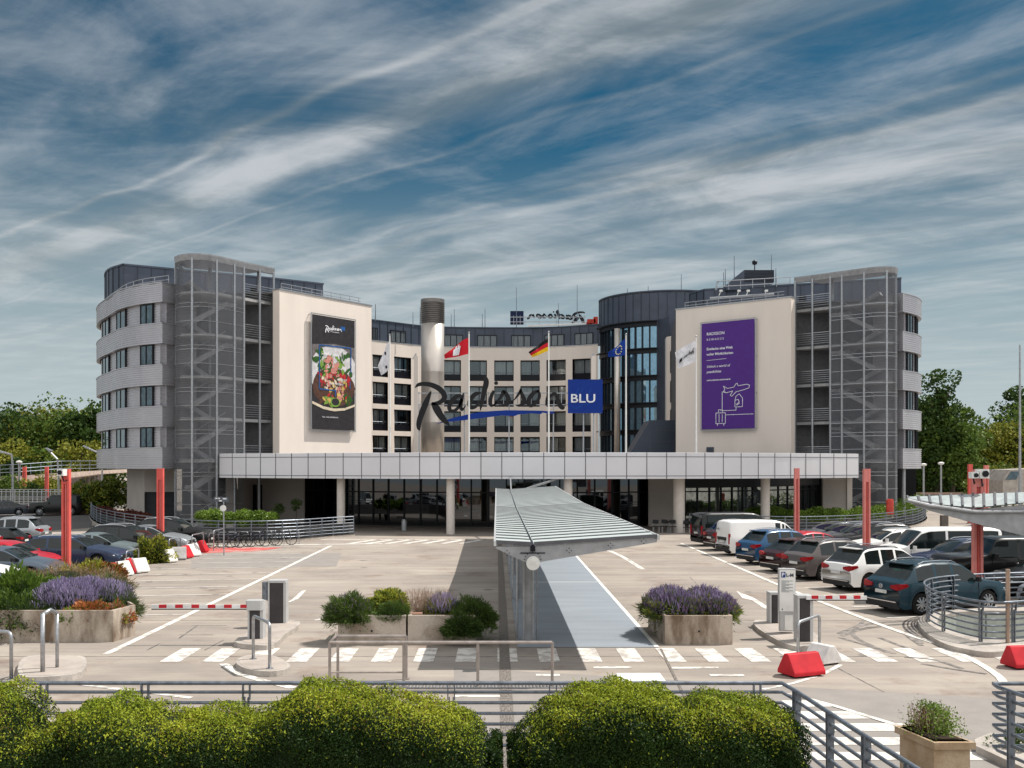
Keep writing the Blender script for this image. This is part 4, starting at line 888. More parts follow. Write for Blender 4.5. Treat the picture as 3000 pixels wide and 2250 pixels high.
black = paint('black', (.006, .006, .007)); navy = paint('navy', (.008, .018, .055)); white = paint('white', (.78, .77, .75), .0); teal = paint('teal_blue', (.008, .032, .048)); blue = paint('blue', (.014, .07, .16), .1); grey = paint('taupe_grey', (.10, .085, .082)); silver = paint('silver', (.34, .36, .38), .5); dgrey = paint('dark_grey', (.045, .052, .062)); red = paint('red', (.45, .015, .03), .1); dblue = paint('dark_blue', (.02, .035, .075)); wine = paint('black_red', (.035, .010, .012)); dteal = paint('slate_teal', (.16, .20, .21), .3); lblue = paint('blue_grey', (.11, .14, .18), .5)
put('suv', teal, 12.55, 32.85, 19, 'dark teal SUV with green notice in its rear window beside the curved ramp railing', mark=vw_mark, group=g1)
put('suv', white, 13.05, 38.75, 21, 'white SUV with large red tail lamps beside the empty bay by the barrier arm', group=g1, roofm=paint('roof_dark', (.03, .03, .035)))
put('suv', grey, 12.55, 42.55, 21, 'taupe grey SUV parked just beyond the white SUV', group=g1, scale=1.03)
put('hatch', wine, 12.35, 45.5, 21, 'black and dark red hatchback between the taupe SUV and the blue SUV', group=g1, scale=1.04)
put('suv', blue, 12.15, 49.2, 20, 'bright blue SUV with pale roof behind the white panel van', group=g1)
put('hatch', red, 14.6, 51.6, 20, 'red car showing only its roof between the blue SUV and the white van', group=g1, scale=.95)
put('panelvan', white, 12.15, 54.2, 14, 'small white panel van with blue round logo and black rear handle', group=g1, mark=van_mark, name='delivery_van', cat='van')
put('suv', wine, 12.1, 57.3, 14, 'dark red-black SUV with tall angled red tail lamps left of the white panel van', group=g1, scale=1.03)
put('van', black, 12.0, 60.6, 12, 'black minibus with glinting roof, farthest of the rear-in row', group=g1, name='parked_van', cat='van')
for kd, pmt, X, Y, dg_, lb, kw in (
 ('sedan', dgrey, 18.0, 60.3, 190, 'dark grey car farthest in the facing row near the laurel hedge', {}),
 ('estate', dgrey, 18.1, 57.6, 188, 'dark estate car with teal windscreen, second from the hedge in the facing row', {}),
 ('suv', black, 18.3, 54.8, 186, 'black SUV with roof rails behind the red pylon and the white cars', {'scale': 1.05}),
 ('estate', white, 18.2, 52.2, 185, 'white estate car just behind the red pylon', {}),
 ('sedan', white, 18.8, 49.6, 185, 'white saloon between the white estate and the white minibus', {}),
 ('van', white, 17.9, 46.2, 182, 'white minibus with long dark side windows', {'name': 'parked_van', 'cat': 'van'}),
 ('suv', navy, 17.7, 43.1, 183, 'navy blue SUV nose between white minibus and black off-roader', {}),
 ('box', black, 17.7, 40.3, 182, 'boxy black off-roader beside the pylon with cameras', {}),
 ('sedan', black, 18.3, 37.2, 183, 'glossy black car with bonnet towards the tall pylon at right', {'scale': 1.03}),
 ('sedan', silver, 18.0, 34.0, 183, 'silver car at right frame edge behind the tube hoop', {}),
 ('suv', dgrey, 28.5, 62.2, 183, 'dark car seen under the far canopy roof at right', {})):
    put(kd, pmt, X, Y, dg_, lb, ref='front', group=g2 if X < 25 else None, **kw)
put('suv', wine, 26, 52, 183, 'dark red SUV behind the white minibus', ref='front'); put('hatch', dgrey, 27, 46.5, 183, 'dark grey hatchback behind the black off-roader at right edge', ref='front')
for kd, pmt, X, Y, dg_, lb, kw in (
 ('suv', black, -17.0, 60.2, -4, 'black SUV farthest in the left bays by the bicycle stand', {'scale': 1.08}),
 ('sedan', silver, -17.2, 56.9, -2, 'silver car with pale bonnet just behind the second red pylon', {}),
 ('suv', black, -17.2, 53.4, -2, 'long black SUV with chrome window line near the second red pylon', {'scale': 1.08}),
 ('sedan', dteal, -17.6, 50.4, -2, 'slate coloured saloon with greenish windscreen in the left bays', {}),
 ('estate', dblue, -17.5, 47.6, -2, 'dark blue estate car with roof rails and silver grille in the left bays', {'scale': 1.04}),
 ('hatch', red, -19.5, 44.7, 0, 'bright red hatchback behind the first red pylon', {}),
 ('sedan', lblue, -18.0, 41.7, 0, 'blue-grey coupe behind the flower bed', {}),
 ('sedan', white, -18.4, 38.7, 0, 'white saloon with pale bonnet at the left edge', {}),
 ('sedan', dgrey, -17.3, 35.9, -2, 'dark grey car half hidden by the planting at the left edge', {})):
    put(kd, pmt, X, Y, dg_, lb, ref='front', group=g3, **kw)
put('suv', silver, -26.6, 53.4, 180, 'silver SUV with tall L-shaped tail lamps at the left edge', ref='rear', group=g4)
put('suv', wine, -25.6, 50.2, 182, 'dark brown SUV cut by the left frame edge', ref='rear', group=g4)
put('hatch', black, -26.9, 57.6, 184, 'small black hatchback with round tail lamps', ref='rear', scale=.86, group=g4)
put('sedan', dgrey, -33, 65, 180, 'dark grey car at the left behind the small black hatchback', ref='rear', group=g4)
put('box', black, -45.0, 96.8, -155, 'black off-roader on the service road beyond the yard', ref='front', name='parked_car')
put('sedan', dgrey, -49.5, 95.5, -150, 'dark saloon beside the black off-roader at the far left', ref='front', scale=1.0)
put('van', white, -33.4, 66.5, 20, 'white van cut by the left frame edge', ref='front', name='parked_van', cat='van')

put('sedan', silver, -25.4, 46.6, 180, 'silver saloon showing its rear behind the red hatchback at the left', ref='rear', group=g4)
put('hatch', white, -25.0, 43.6, 180, 'white hatchback at the left edge behind the blue-grey coupe', ref='rear', group=g4)
put('suv', silver, -27.5, 61.5, 182, 'pale SUV farthest in the far left row near the service road', ref='rear', group=g4)
# ================= SIGNS, FLAGS, BANNERS =================
EYE_SCALE = 1.0
M_sign = pm('sign_charcoal', (.016, .016, .018), .6, var=.1)
M_sblue = pm('sign_blue', (.002, .03, .24), .4, var=.05)
M_swhite = pm('sign_white', (.82, .82, .84), .5)
STROKES = [
 [(230,1092,10),(212,1130,34),(170,1230,62),(130,1330,62),(100,1430,54),(98,1490,40),(112,1512,12)],
 [(58,1052,6),(95,1020,34),(160,1012,44),(240,1025,52),(320,1065,58),(368,1120,58),(372,1170,54),(330,1208,44),(270,1225,34),(238,1228,16)],
 [(240,1215,30),(285,1270,78),(325,1340,74),(370,1400,62),(410,1440,36),(432,1462,6)],
 [(562,1136,14),(510,1148,44),(455,1195,46),(428,1255,44),(440,1300,40),(490,1300,34),(540,1240,30),(566,1170,24)],
 [(582,1112,12),(566,1170,34),(552,1240,40),(560,1290,34),(590,1270,14),(606,1246,6)],
 [(772,1108,14),(715,1120,44),(668,1165,48),(645,1225,46),(665,1268,40),(715,1255,32),(755,1200,28)],
 [(798,915,8),(822,960,50),(826,1010,60),(808,1080,52),(790,1160,44),(775,1230,34),(764,1300,8)],
 [(912,1086,30),(888,1130,38),(872,1190,42),(878,1240,38),(910,1240,20),(952,1196,6)],
 [(915,1008,20),(935,1003,40),(952,1012,20)],
 [(900,1255,6),(960,1190,26),(1010,1110,40),(1018,1088,30),(1050,1130,44),(1072,1185,48),(1050,1230,40),(1005,1246,26),(962,1240,8)],
 [(1120,1195,6),(1165,1140,24),(1200,1082,30),(1196,1062,14)],[(1196,1080,20),(1214,1125,40),(1236,1180,46),(1225,1225,40),(1185,1246,26),(1150,1244,8)],
 [(1398,1084,16),(1345,1108,42),(1298,1160,46),(1282,1215,42),(1310,1248,36),(1360,1220,34),(1400,1160,34),(1398,1105,28),(1372,1084,14)],
 [(1504,1090,20),(1500,1130,34),(1486,1190,36),(1478,1246,20)],
 [(1478,1230,8),(1520,1150,28),(1562,1118,34),(1588,1140,36),(1604,1195,42),(1630,1250,48),(1658,1272,38),(1676,1258,8)]]
SW = [(285,1446),(400,1400),(520,1368),(700,1326),(860,1308),(1040,1297),(1250,1299),(1400,1302),(1560,1310),(1562,1332),(1510,1336),(1440,1322),(1415,1338),(1310,1330),(1170,1344),(1130,1362),(1000,1352),(900,1366),(700,1390),(560,1408),(380,1425)]
def strokes_mesh(m, mp, depth, sc=1.0):
    """mp maps sign coordinates to a world point; depth is the thickness vector"""
    for s in STROKES:
        P = smooth_path([Vector((x, y, w)) for x, y, w in s], 4); Lf, Rt = [], []
        for i, p in enumerate(P):
            d = P[min(i+1, len(P)-1)]-P[max(i-1, 0)]; l = sqrt(d.x*d.x+d.y*d.y) or 1; nx, ny = -d.y/l, d.x/l; w = max(p.z, 3)/2*sc
            Lf.append(mp(p.x+nx*w, p.y+ny*w)); Rt.append(mp(p.x-nx*w, p.y-ny*w))
        n = len(P); dv = Vector(depth); vs = Lf+Rt+[v+dv for v in Lf]+[v+dv for v in Rt]; fs = []
        for i in range(n-1):
            fs += [(i, i+1, n+i+1, n+i), (2*n+i, 3*n+i, 3*n+i+1, 2*n+i+1), (i, 2*n+i, 2*n+i+1, i+1), (n+i, n+i+1, 3*n+i+1, 3*n+i)]
        fs += [(0, n, 3*n, 2*n), (n-1, 3*n-1, 4*n-1, 2*n-1)]
        m.add(vs, fs)
def cs(x, y, Z): return at(1200+x*.2712, 850+y*.2712, Z)
ZS = 78.0
sign = empty('sign_lettering', (PX(1490, ZS), ZS, 5.6), label='large charcoal script lettering with blue swoosh and square blue end panel on the canopy roof', cat='sign')
m = MB(); strokes_mesh(m, lambda x, y: cs(x, y, ZS), (0, .28, 0)); m.build('script_letters', M_sign, sign, world=True)
m = MB(); m.ext([cs(x, y, ZS+.05) for x, y in SW], (0, .18, 0)); m.build('swoosh', M_sblue, sign, world=True)
m = MB(); a = cs(1712, 1328, ZS); b = cs(2085, 965, ZS); m.box(((a.x+b.x)/2, ZS+.15, (a.z+b.z)/2), (b.x-a.x, .35, b.z-a.z)); bp = m.build('blue_panel', M_sblue, sign, world=True)
m = MB(); add_text(m, 'BLU', .93, cs(1734, 1213, ZS-.05), (1.22, 0, 0), (0, 0, 1), .03, bold=.01); m.build('panel_letters', M_swhite, bp, world=True)
m = MB(); m.tube([cs(x, y, ZS-.028) for x, y in ((1790, 1130), (1830, 1060), (1865, 1050), (1870, 1080), (1820, 1130), (1880, 1160), (1870, 1240), (1800, 1280), (1760, 1270))], .02, 4); m.tube([cs(x, y, ZS-.028) for x, y in ((1960, 1070), (1920, 1180), (1900, 1240), (1930, 1240), (1980, 1150))], .02, 4); m.build('faint_script', pm('faint_blue', (.02, .10, .40), .4), bp, world=True)
m = MB()
for y in (1112, 1238): m.bar(cs(90, y, ZS+.45), cs(1720, y, ZS+.45), .07, .07)
for x in (100, 590, 850, 1015, 1075, 1165, 1315, 1560, 1640): m.bar(cs(x, 1100, ZS+.5), cs(x, 1240, ZS+.5), .06, .06)
for x in (100, 590, 1075, 1555): m.bar(cs(x, 1235, ZS+.5), Vector((cs(x, 0, ZS).x, ZS+.5, 5.5)), .09, .09)
for x in (1990, 2050, 1880): m.bar(cs(x, 1325, ZS+.4), Vector((cs(x, 0, ZS).x, ZS+.4, 5.5)), .10, .10)
m.build('support_frame', M_steel, sign, world=True)
# roof sign seen from behind
ZR = 133.0
rs = empty('rooftop_sign', (PX(1600, ZR), ZR, 21), label='mirror-reversed script sign with dark blue box seen from behind on the far roof', cat='sign')
def rmp(x, y): return at(1200+(1895-(x-60)*.388)*.2712, 850+(212+(y-915)*.262)*.2712, ZR)
m = MB(); strokes_mesh(m, rmp, (0, .3, 0), 1.5); m.build('script_letters', M_dark, rs, world=True)
m = MB(); m.ext([at(1495, 950, ZR), at(1534, 950, ZR), at(1534, 911, ZR), at(1495, 911, ZR)], (0, .5, 0)); bb = m.build('blue_box', pm('sign_navy', (.008, .016, .06), .5), rs, world=True)
m = MB()
for y in (929, 943): m.bar(at(1495, y, ZR-.1), at(1715, y, ZR-.1), .1, .1)
for x in (1505, 1514, 1524, 1538, 1580, 1630, 1680, 1712): m.bar(at(x, 925, ZR-.1), at(x, 953, ZR-.1), .07, .07)
m.build('support_frame', M_steel, rs, world=True)
Z = 126.0; rg = empty('roof_cradle', (PX(1735, Z), Z, 21), label='red maintenance cradle with long white arm on the roof beside the drum', cat='crane')
m = MB(); m.bar(at(1545, 955, Z), at(1722, 948, Z), .22, .2); m.build('arm', M_white, rg, world=True)
m = MB(); m.box(at(1732, 942, Z), (1.0, .8, .5)); m.box(at(1745, 941, Z), (.5, .8, 1.0)); m.box(at(1726, 947, Z), (.7, .5, .3)); m.build('cradle_body', pm('cradle_red', (.50, .05, .03), .5), rg, world=True)
# flags
def flag(top, bot, Z, mats, rows=3, cols=14, wave=.16):
    T = smooth_path([at(x, y, Z) for x, y in top], 6); B = smooth_path([at(x, y, Z) for x, y in bot], 6)
    def samp(P, t): k = t*(len(P)-1); i = min(int(k), len(P)-2); return P[i].lerp(P[i+1], k-i)
    m = MB(); R_ = rows*3
    for j in range(R_):
        m.cur = min(len(mats)-1, int(j/R_*len(mats)))
        for i in range(cols):
            q = []
            for a, b in ((i, j), (i+1, j), (i+1, j+1), (i, j+1)):
                t = a/cols; s = b/R_; p = samp(T, t).lerp(samp(B, t), s); q.append(p+Vector((0, -wave*sin(t*9+s*2.4)*t**.5, wave*.3*sin(t*7+s)*t)))
            m.quad(*q)
    return m, (lambda t, s: samp(T, t).lerp(samp(B, t), s)+Vector((0, -wave*sin(t*9+s*2.4)*t**.5-.02, 0)))
def pole(px, ytop, Z, label):
    r = empty('flagpole', (PX(px, Z), Z, 5.5), label=label, cat='flagpole', group='flagpoles on the canopy roof'); X = PX(px, Z)
    m = MB(); m.cyl((X, Z, 5.5), (X, Z, zat(ytop, Z)), .075, .045, n=10); m.build('pole', M_white, r, world=True)
    m = MB(); m.lathe([(.02, 0), (.07, .03), (.07, .1), (.02, .14)], (X, Z, zat(ytop, Z)), 8); m.build('finial', M_steel, r, world=True); return r
fr = pm('flag_red', (.62, .015, .03), .7); fw_ = pm('flag_white', (.72, .71, .74), .7); fk = pm('flag_black', (.012, .012, .012), .7); fy = pm('flag_gold', (.80, .50, .015), .7); fb = pm('flag_blue', (.005, .04, .27), .7)
p = pole(1142, 983, 77.6, 'flagpole with limp white flag at the left, before the cream left gable'); m, s = flag([(1142, 999), (1132, 1012), (1124, 1032), (1107, 1074)], [(1139, 1083), (1131, 1090), (1123, 1096), (1116, 1101)], 77.6, [fw_]); f = m.build('flag', fw_, p, world=True)
m = MB(); m.cyl(s(.5, .2), s(.5, .2)+Vector((0, -.02, 0)), .13, n=8); m.cyl(s(.35, .8), s(.35, .8)+Vector((0, -.02, 0)), .12, n=8); m.build('emblem', M_sign, f, world=True)
p = pole(1374, 977, 77.2, 'flagpole with red flag bearing a white castle'); m, s = flag([(1373, 989), (1352, 1000), (1330, 1017), (1301, 1041)], [(1372, 1037), (1346, 1043), (1325, 1047), (1303, 1052)], 77.2, [fr]); f = m.build('flag', fr, p, world=True)
m = MB(); c = [s(t, v) for t, v in ((.34, .30), (.40, .30), (.42, .12), (.48, .12), (.48, .30), (.52, .30), (.52, .12), (.58, .12), (.60, .30), (.66, .30), (.64, .92), (.36, .92))]; m.ext([v+Vector((0, -.1, 0)) for v in c], (0, .03, 0)); m.build('emblem', fw_, f, world=True)
p = pole(1607.5, 975, 77.0, 'flagpole with black, red and gold striped flag'); m, s = flag([(1607, 990), (1590, 1001), (1574, 1012), (1548, 1033)], [(1607, 1028), (1588, 1035), (1575, 1041), (1560, 1048)], 77.0, [fk, fr, fy]); m.build('flag', [fk, fr, fy], p, world=True)
p = pole(1834, 982, 77.3, 'flagpole with blue flag carrying a ring of pale stars'); m, s = flag([(1832, 991), (1819, 1003), (1806, 1015), (1780, 1034)], [(1832, 1040), (1817, 1043), (1800, 1045), (1783, 1047)], 77.3, [fb]); f = m.build('flag', fb, p, world=True)
m = MB()
for k in range(12):
    a = 2*pi*k/12; c = s(.46+.2*cos(a), .52+.34*sin(a))+Vector((0, -.06, 0)); pts = [(c.x+(.07 if q % 2 == 0 else .03)*sin(q*pi/5), c.y, c.z+(.07 if q % 2 == 0 else .03)*cos(q*pi/5)) for q in range(10)]; m.ext(pts, (0, .02, 0))
m.build('emblem', fy if 0 else pm('star_cream', (.75, .70, .45), .7), f, world=True)
p = pole(2039.5, 988, 77.8, 'flagpole with white flag with dark script, before the right gable'); m, s = flag([(2039, 997), (2022, 1006), (2003, 1015), (1977, 1033)], [(2037, 1060), (2018, 1068), (2002, 1074), (1987, 1080)], 77.8, [fw_], wave=.08); f = m.build('flag', fw_, p, world=True)
a_ = s(.86, .62)+Vector((0, -.1, 0)); b_ = s(.08, .42)+Vector((0, -.1, 0)); U = (b_-a_)/1600; Vv = Vector((-.12, 0, -1)).normalized()*U.length*1.15
m = MB(); strokes_mesh(m, lambda x, y: b_-U*x*.72-Vector((0, 0, 0))+Vv*(y-1200)*.9, (0, .02, 0), 1.4); m.build('script', M_sign, f, world=True)
m = MB(); c = a_+Vector((0, -.0, 0)); m.ext([c+U*(-60)+Vv*(-120), c+U*240+Vv*(-150), c+U*240+Vv*150, c+U*(-60)+Vv*170], (0, .02, 0)); m.build('emblem', M_sign, f, world=True)
for x, y0 in ((1219, 1036), (1738.5, 1035)):
    Z = 96.0; r = empty('lighting_mast', (PX(x, Z), Z, 5.5), label='slim cream mast with angled top beside the '+('tall flue' if x < 1500 else 'glass drum'), cat='mast')
    m = MB(); m.box((PX(x, Z), Z, (5.5+zat(y0+8, Z))/2), (.42, .3, zat(y0+8, Z)-5.5)); m.build('shaft', M_cream, r, world=True); m = MB(); m.bar(at(x-10, y0+16, Z), at(x, y0, Z), .12, .1); m.bar(at(x, y0, Z-.05), Vector((PX(x, Z)+.26, Z, 6)), .06, .06); m.build('edge_rail', M_steel, r, world=True)

# banners on the gables
def banner(A, B, xl, xr, ytl, ybl, name, label, off=.30):
    k = 1.055; A2 = (A[0]*k, A[1]*k); B2 = (B[0]*k, B[1]*k); a = Vector((*hit(A2, B2, xl), 0)); b = Vector((*hit(A2, B2, xr), 0)); U = (b-a).normalized(); n_ = Vector((U.y, -U.x, 0)); a += n_*off; W_ = (b-a+n_*off).length
    zt = zat(ytl, a.y); zb = zat(ybl, a.y); r = empty(name, (a.x+U.x*W_/2, a.y+U.y*W_/2, zb), label=label, cat='banner'); H_ = zt-zb
    def P(u, v, o=0): return a+U*u*W_+n_*o+Vector((0, 0, zb+v*H_))
    m = MB()
    for p, q in ((P(-.02, -.01), P(-.02, 1.01)), (P(1.02, -.01), P(1.02, 1.01)), (P(-.02, 1.01), P(1.02, 1.01)), (P(-.02, -.01), P(1.02, -.01))): m.bar(p, q, .07, .07)
    for u in (-.02, 1.02):
        for v in (0, .33, .66, 1): m.bar(P(u, v), P(u, v, -off), .05, .05)
    m.build('frame', M_steel, r, world=True); return r, P, U, W_, H_
def rect(m, P, u0, v0, u1, v1, o): m.quad(P(u0, v0, o), P(u1, v0, o), P(u1, v1, o), P(u0, v1, o))
def blobp(m, P, u, v, ru, rv, o, n=9, rot=0, jag=.25):
    pts = []
    for k in range(n): a = 2*pi*k/n; r = 1+random.uniform(-jag, jag); x = ru*r*cos(a); y = rv*r*sin(a); pts.append(P(u+x*cos(rot)-y*sin(rot)*.4, v+x*sin(rot)*.4+y*cos(rot), o))
    m.add(pts, [tuple(range(n))])
r, P, U, W_, H_ = banner(*SR, 2060, 2215, 949, 1258, 'advertising_banner', 'tall purple advertising banner with white text and luggage line drawing on the right gable')
m = MB(); rect(m, P, 0, 0, 1, 1, 0); m.build('sheet', pm('banner_purple', (.085, .028, .22), .55, var=.03), r, world=True)
mt = MB(); Zv = Vector((0, 0, 1))
def T(s_, u, v, size, **k): add_text(mt, s_, size, P(u, v, .01), U, Zv, .002, **k)
T('RADISSON', .10, .885, .36, bold=.004); T('REWARDS', .10, .835, .27, space=1.5)
T('Entdecke eine Welt', .10, .745, .31, bold=.006); T('voller M\u00f6glichkeiten', .10, .695, .31, bold=.006)
T('Unlock a world of', .10, .58, .30, bold=.003, shear=.25); T('possibilities', .10, .53, .30, bold=.003, shear=.25); T('radissonhotels.com/rewards', .10, .455, .20, bold=.004)
mt.build('lettering', M_swhite, r, world=True)
m = MB()
def ln(pts, w=.045):
    for a, b in zip(pts, pts[1:]): m.bar(P(*a, .015), P(*b, .015), w, .02, tuple(Zv.cross(U)))
ln([(.10, .648), (.48, .655)], .03)
ln([(.42, .40), (.50, .375), (.62, .385), (.66, .415), (.68, .42), (.70, .395), (.86, .405), (.91, .395), (.90, .37), (.80, .355), (.66, .34), (.58, .30), (.55, .31), (.60, .35), (.48, .335), (.42, .345), (.45, .37), (.42, .40)])
ln([(.46, .345), (.40, .345), (.40, .18)]); ln([(.64, .20), (.78, .20), (.78, .28), (.72, .32), (.66, .30), (.64, .26), (.64, .20)]); ln([(.64, .26), (.70, .27), (.72, .245), (.66, .22)]); ln([(.67, .215), (.73, .235)])
ln([(.36, .17), (.66, .17), (.66, .20)]); ln([(.28, .05), (.28, .15), (.46, .15), (.46, .05), (.28, .05)]); ln([(.33, .15), (.33, .18), (.41, .18), (.41, .15)]); ln([(.34, .06), (.34, .14)]); ln([(.40, .06), (.40, .14)]); ln([(.46, .13), (.98, .13)]); ln([(.31, .03), (.31, .05)], .06); ln([(.43, .03), (.43, .05)], .06)
m.build('line_drawing', M_swhite, r, world=True)
r, P, U, W_, H_ = banner(*SL, 907, 1032, 920, 1257, 'advertising_banner', 'tall dark advertising banner with a salad bowl photo on the left gable')
fm = [pm('poster_'+n_, c, .5, var=.15, scale=3) for n_, c in (('dark', (.035, .032, .035)), ('table', (.16, .14, .14)), ('white', (.62, .60, .60)), ('green', (.035, .10, .02)), ('lightgreen', (.20, .34, .06)), ('pink', (.60, .24, .20)), ('red', (.45, .03, .035)), ('yellow', (.60, .42, .12)), ('brown', (.10, .05, .035)), ('cream', (.66, .56, .42)), ('blue', (.02, .10, .30)))]
m = MB(); m.cur = 0; rect(m, P, 0, 0, 1, 1, 0); m.cur = 1
m.add([P(0, .74, .004), P(.5, .765, .004), P(1, .75, .004), P(1, .42, .004), P(0, .42, .004)], [(0, 1, 2, 3, 4)][::1])
m.cur = 2; m.add([P(.5+.56*cos(a), .50+.25*sin(a), .008) if abs(cos(a)) < .88 else P(.5+.5*(1 if cos(a) > 0 else -1), .50+.25*sin(a), .008) for a in np.linspace(0, 2*pi, 40)[:-1]], [tuple(range(39))])
m.cur = 8; blobp(m, P, .5, .38, .50, .17, .011, 20, 0, .03)
for c_, n_, (u0, u1), (v0, v1), s_ in ((3, 26, (.05, .95), (.50, .68), .07), (4, 26, (.08, .92), (.47, .68), .045), (3, 14, (.1, .9), (.4, .55), .06), (5, 26, (.25, .75), (.40, .64), .05), (6, 18, (.10, .92), (.40, .50), .05), (7, 18, (.15, .85), (.25, .45), .055), (9, 14, (.15, .8), (.3, .46), .05), (8, 12, (.05, .95), (.24, .42), .06), (5, 22, (.52, .76), (.26, .40), .035), (4, 12, (.25, .6), (.20, .30), .05), (6, 8, (.2, .9), (.28, .5), .035), (3, 10, (.65, .95), (.22, .34), .05), (2, 10, (.2, .8), (.3, .65), .022)):
    m.cur = c_
    for q in range(n_):
        u = random.uniform(u0+.05, u1-.05); v = random.uniform(v0, v1); blobp(m, P, u, v, s_*random.uniform(.6, 1.5), s_*random.uniform(.25, .6), .012+.0004*q+.001*c_, 7, random.uniform(0, 3), .4)
m.cur = 9; m.add([P(0.0, .245, .027), P(.25, .205, .027), P(.5, .19, .027), P(.75, .20, .027), P(1.0, .24, .027), P(1.0, .22, .027), P(.75, .178, .027), P(.5, .165, .027), P(.25, .18, .027), P(0, .222, .027)], [tuple(range(10))])
m.cur = 4; blobp(m, P, .53, .245, .115, .042, .028, 16, 0, .02); m.cur = 0; blobp(m, P, .53, .25, .09, .032, .030, 16, 0, .02)
m.cur = 10
for a, b in (((.16, .74), (.90, .745)), ((.90, .745), (.90, .52)), ((.16, .74), (.16, .36)), ((.16, .355), (.55, .35)), ((.88, .44), (.88, .38)), ((.53, .35), (.53, .30))):
    m.bar(P(*a, .032), P(*b, .032), .10, .01, tuple(Vector((0, 0, 1)).cross(U)))
rect(m, P, .66, .895, .76, .93, .01)
m.build('artwork', fm, r, world=True)
mt = MB()
def T(s_, u, v, size, **k): add_text(mt, s_, size, P(u, v, .06), U, Zv, .002, **k)
T('INTERNATIONAL', .20, .655, .26); T('WITHOUT', .56, .44, .25); T('TEMPTATIONS', .38, .40, .25); T('FEEL THE DIFFERENCE', .22, .105, .155, space=1.2)
b0 = P(.28, .885, .01); k_ = .40*W_/1650; strokes_mesh(mt, lambda x, y: b0+U*(x*k_)-Zv*((y-1270)*k_), tuple(Vector((U.y, -U.x, 0))*.004), 1.2); T('HOTELS & RESORTS', .40, .865, .12)
mt.build('lettering', M_swhite, r, world=True)

# ================= WALKWAY CANOPY =================
M_cgl = pm('canopy_panel', (.62, .68, .66), .3, .2, var=.05, scale=.6)
M_cst = pm('canopy_steel', (.36, .36, .37), .5, .5, var=.12, scale=3)
cn = empty('walkway_canopy', (1.0, 46, 0), label='long V-shaped glass and steel canopy over the blue walkway', cat='canopy')
def cz(Y): 
    t = max(0, (Y-45.3)/21.7); return .33*t
CV = .87
def cprt(m, n, mat, par=None, **k): return m.build(n, mat, par or cn, world=True, **k)
m = MB(); ms = MB(); Y = 24.3; pitch = 1.05; k = 0
def cedge(Y): t = (Y-24.3)/42.7; return (-.02, 2.93+cz(Y)), (CV, 2.885+cz(Y)), (3.87, 3.075+cz(Y)-.0*t)
while Y < 66.9:
    Y2 = min(Y+pitch, 67)
    (xl, zl), (xv, zv), (xr, zr) = cedge(Y); (_, zl2), (_, zv2), (_, zr2) = cedge(Y2); e = .0
    for xa, za, za2, xb, zb, zb2 in ((xl, zl, zl2, xv-.03, zv, zv2), (xv+.03, zv, zv2, xr, zr, zr2)):
        m.add([(xa, Y+.04, za+.02), (xb, Y+.04, zb+.02), (xb, Y2-.02, zb2+.055), (xa, Y2-.02, za2+.055), (xa, Y+.04, za-.01), (xb, Y+.04, zb-.01), (xb, Y2-.02, zb2-.01), (xa, Y2-.02, za2-.01)], [(0, 1, 2, 3), (7, 6, 5, 4), (0, 4, 5, 1), (2, 6, 7, 3), (1, 5, 6, 2), (3, 7, 4, 0)])
        ms.bar((xa, Y+.01, za+.035), (xb, Y+.01, zb+.035), .10, .09)
    Y = Y2; k += 1
cprt(m, 'glass_panels', M_cgl); cprt(ms, 'purlin', M_seam)
m = MB()
for a, b in ((24.3, 45.3), (45.3, 67)):
    m.bar((CV, a, 2.87+cz(a)), (CV, b, 2.87+cz(b)), .07, .05)
cprt(m, 'valley_gutter', M_dark)
m = MB()
for x, i in ((-.04, 0), (3.9, 2)):
    for a, b in ((24.25, 45.3), (45.3, 67)): m.bar((x, a, cedge(a)[i][1]), (x, b, cedge(b)[i][1]), .06, .12)
cprt(m, 'edge_trim', pm('trim_pale', (.6, .61, .6), .4, .4))
for Y, nm_ in ((24.3, 1), (32.5, 0), (40.7, 0), (48.9, 0), (57.1, 0), (65.3, 0)):
    zo = cz(Y); m = MB(); m.ext([(-.03, Y, 2.85+zo), (-.0, Y, 2.80+zo), (.70, Y, 2.47+zo), (CV+.18, Y, 2.48+zo), (3.87, Y, 2.96+zo), (3.87, Y, 3.05+zo), (CV, Y, 2.86+zo)], (0, .10, 0)); bm = cprt(m, 'front_beam' if nm_ else 'cross_beam', M_cst)
    if nm_:
        m = MB()
        for bx, bz in ((.25, 2.70), (1.75, 2.76), (2.75, 2.88), (3.55, 2.985)):
            for q in range(4): a = q*pi/2; m.cyl((bx+.055*cos(a), Y-.015, bz+.055*sin(a)), (bx+.055*cos(a), Y, bz+.055*sin(a)), .013, n=6)
        for q in range(9): a = pi*(.05+q*.1125); m.cyl((CV+.20*cos(a), Y-.015, 2.52+.20*sin(a)), (CV+.20*cos(a), Y, 2.52+.20*sin(a)), .014, n=6)
        m.box((CV, Y-.02, 2.80), (.12, .04, .12)); m.bar((CV-.3, Y-.02, 2.70), (CV+.3, Y-.02, 2.70), .02, .025); cprt(m, 'bolts', M_dark, bm)
m = MB(); m.tube([(CV, 24.0, 2.48), (CV, 45.3, 2.48), (CV, 67, 2.81)], .15, 20); tb = cprt(m, 'spine_tube', M_cst)
m = MB(); m.cyl((CV, 23.97, 2.48), (CV, 24.0, 2.48), .165, n=28); m.cyl((CV, 23.94, 2.52), (CV, 23.97, 2.52), .05, n=10); cprt(m, 'end_cap', pm('cap_white', (.7, .69, .66), .5), tb)
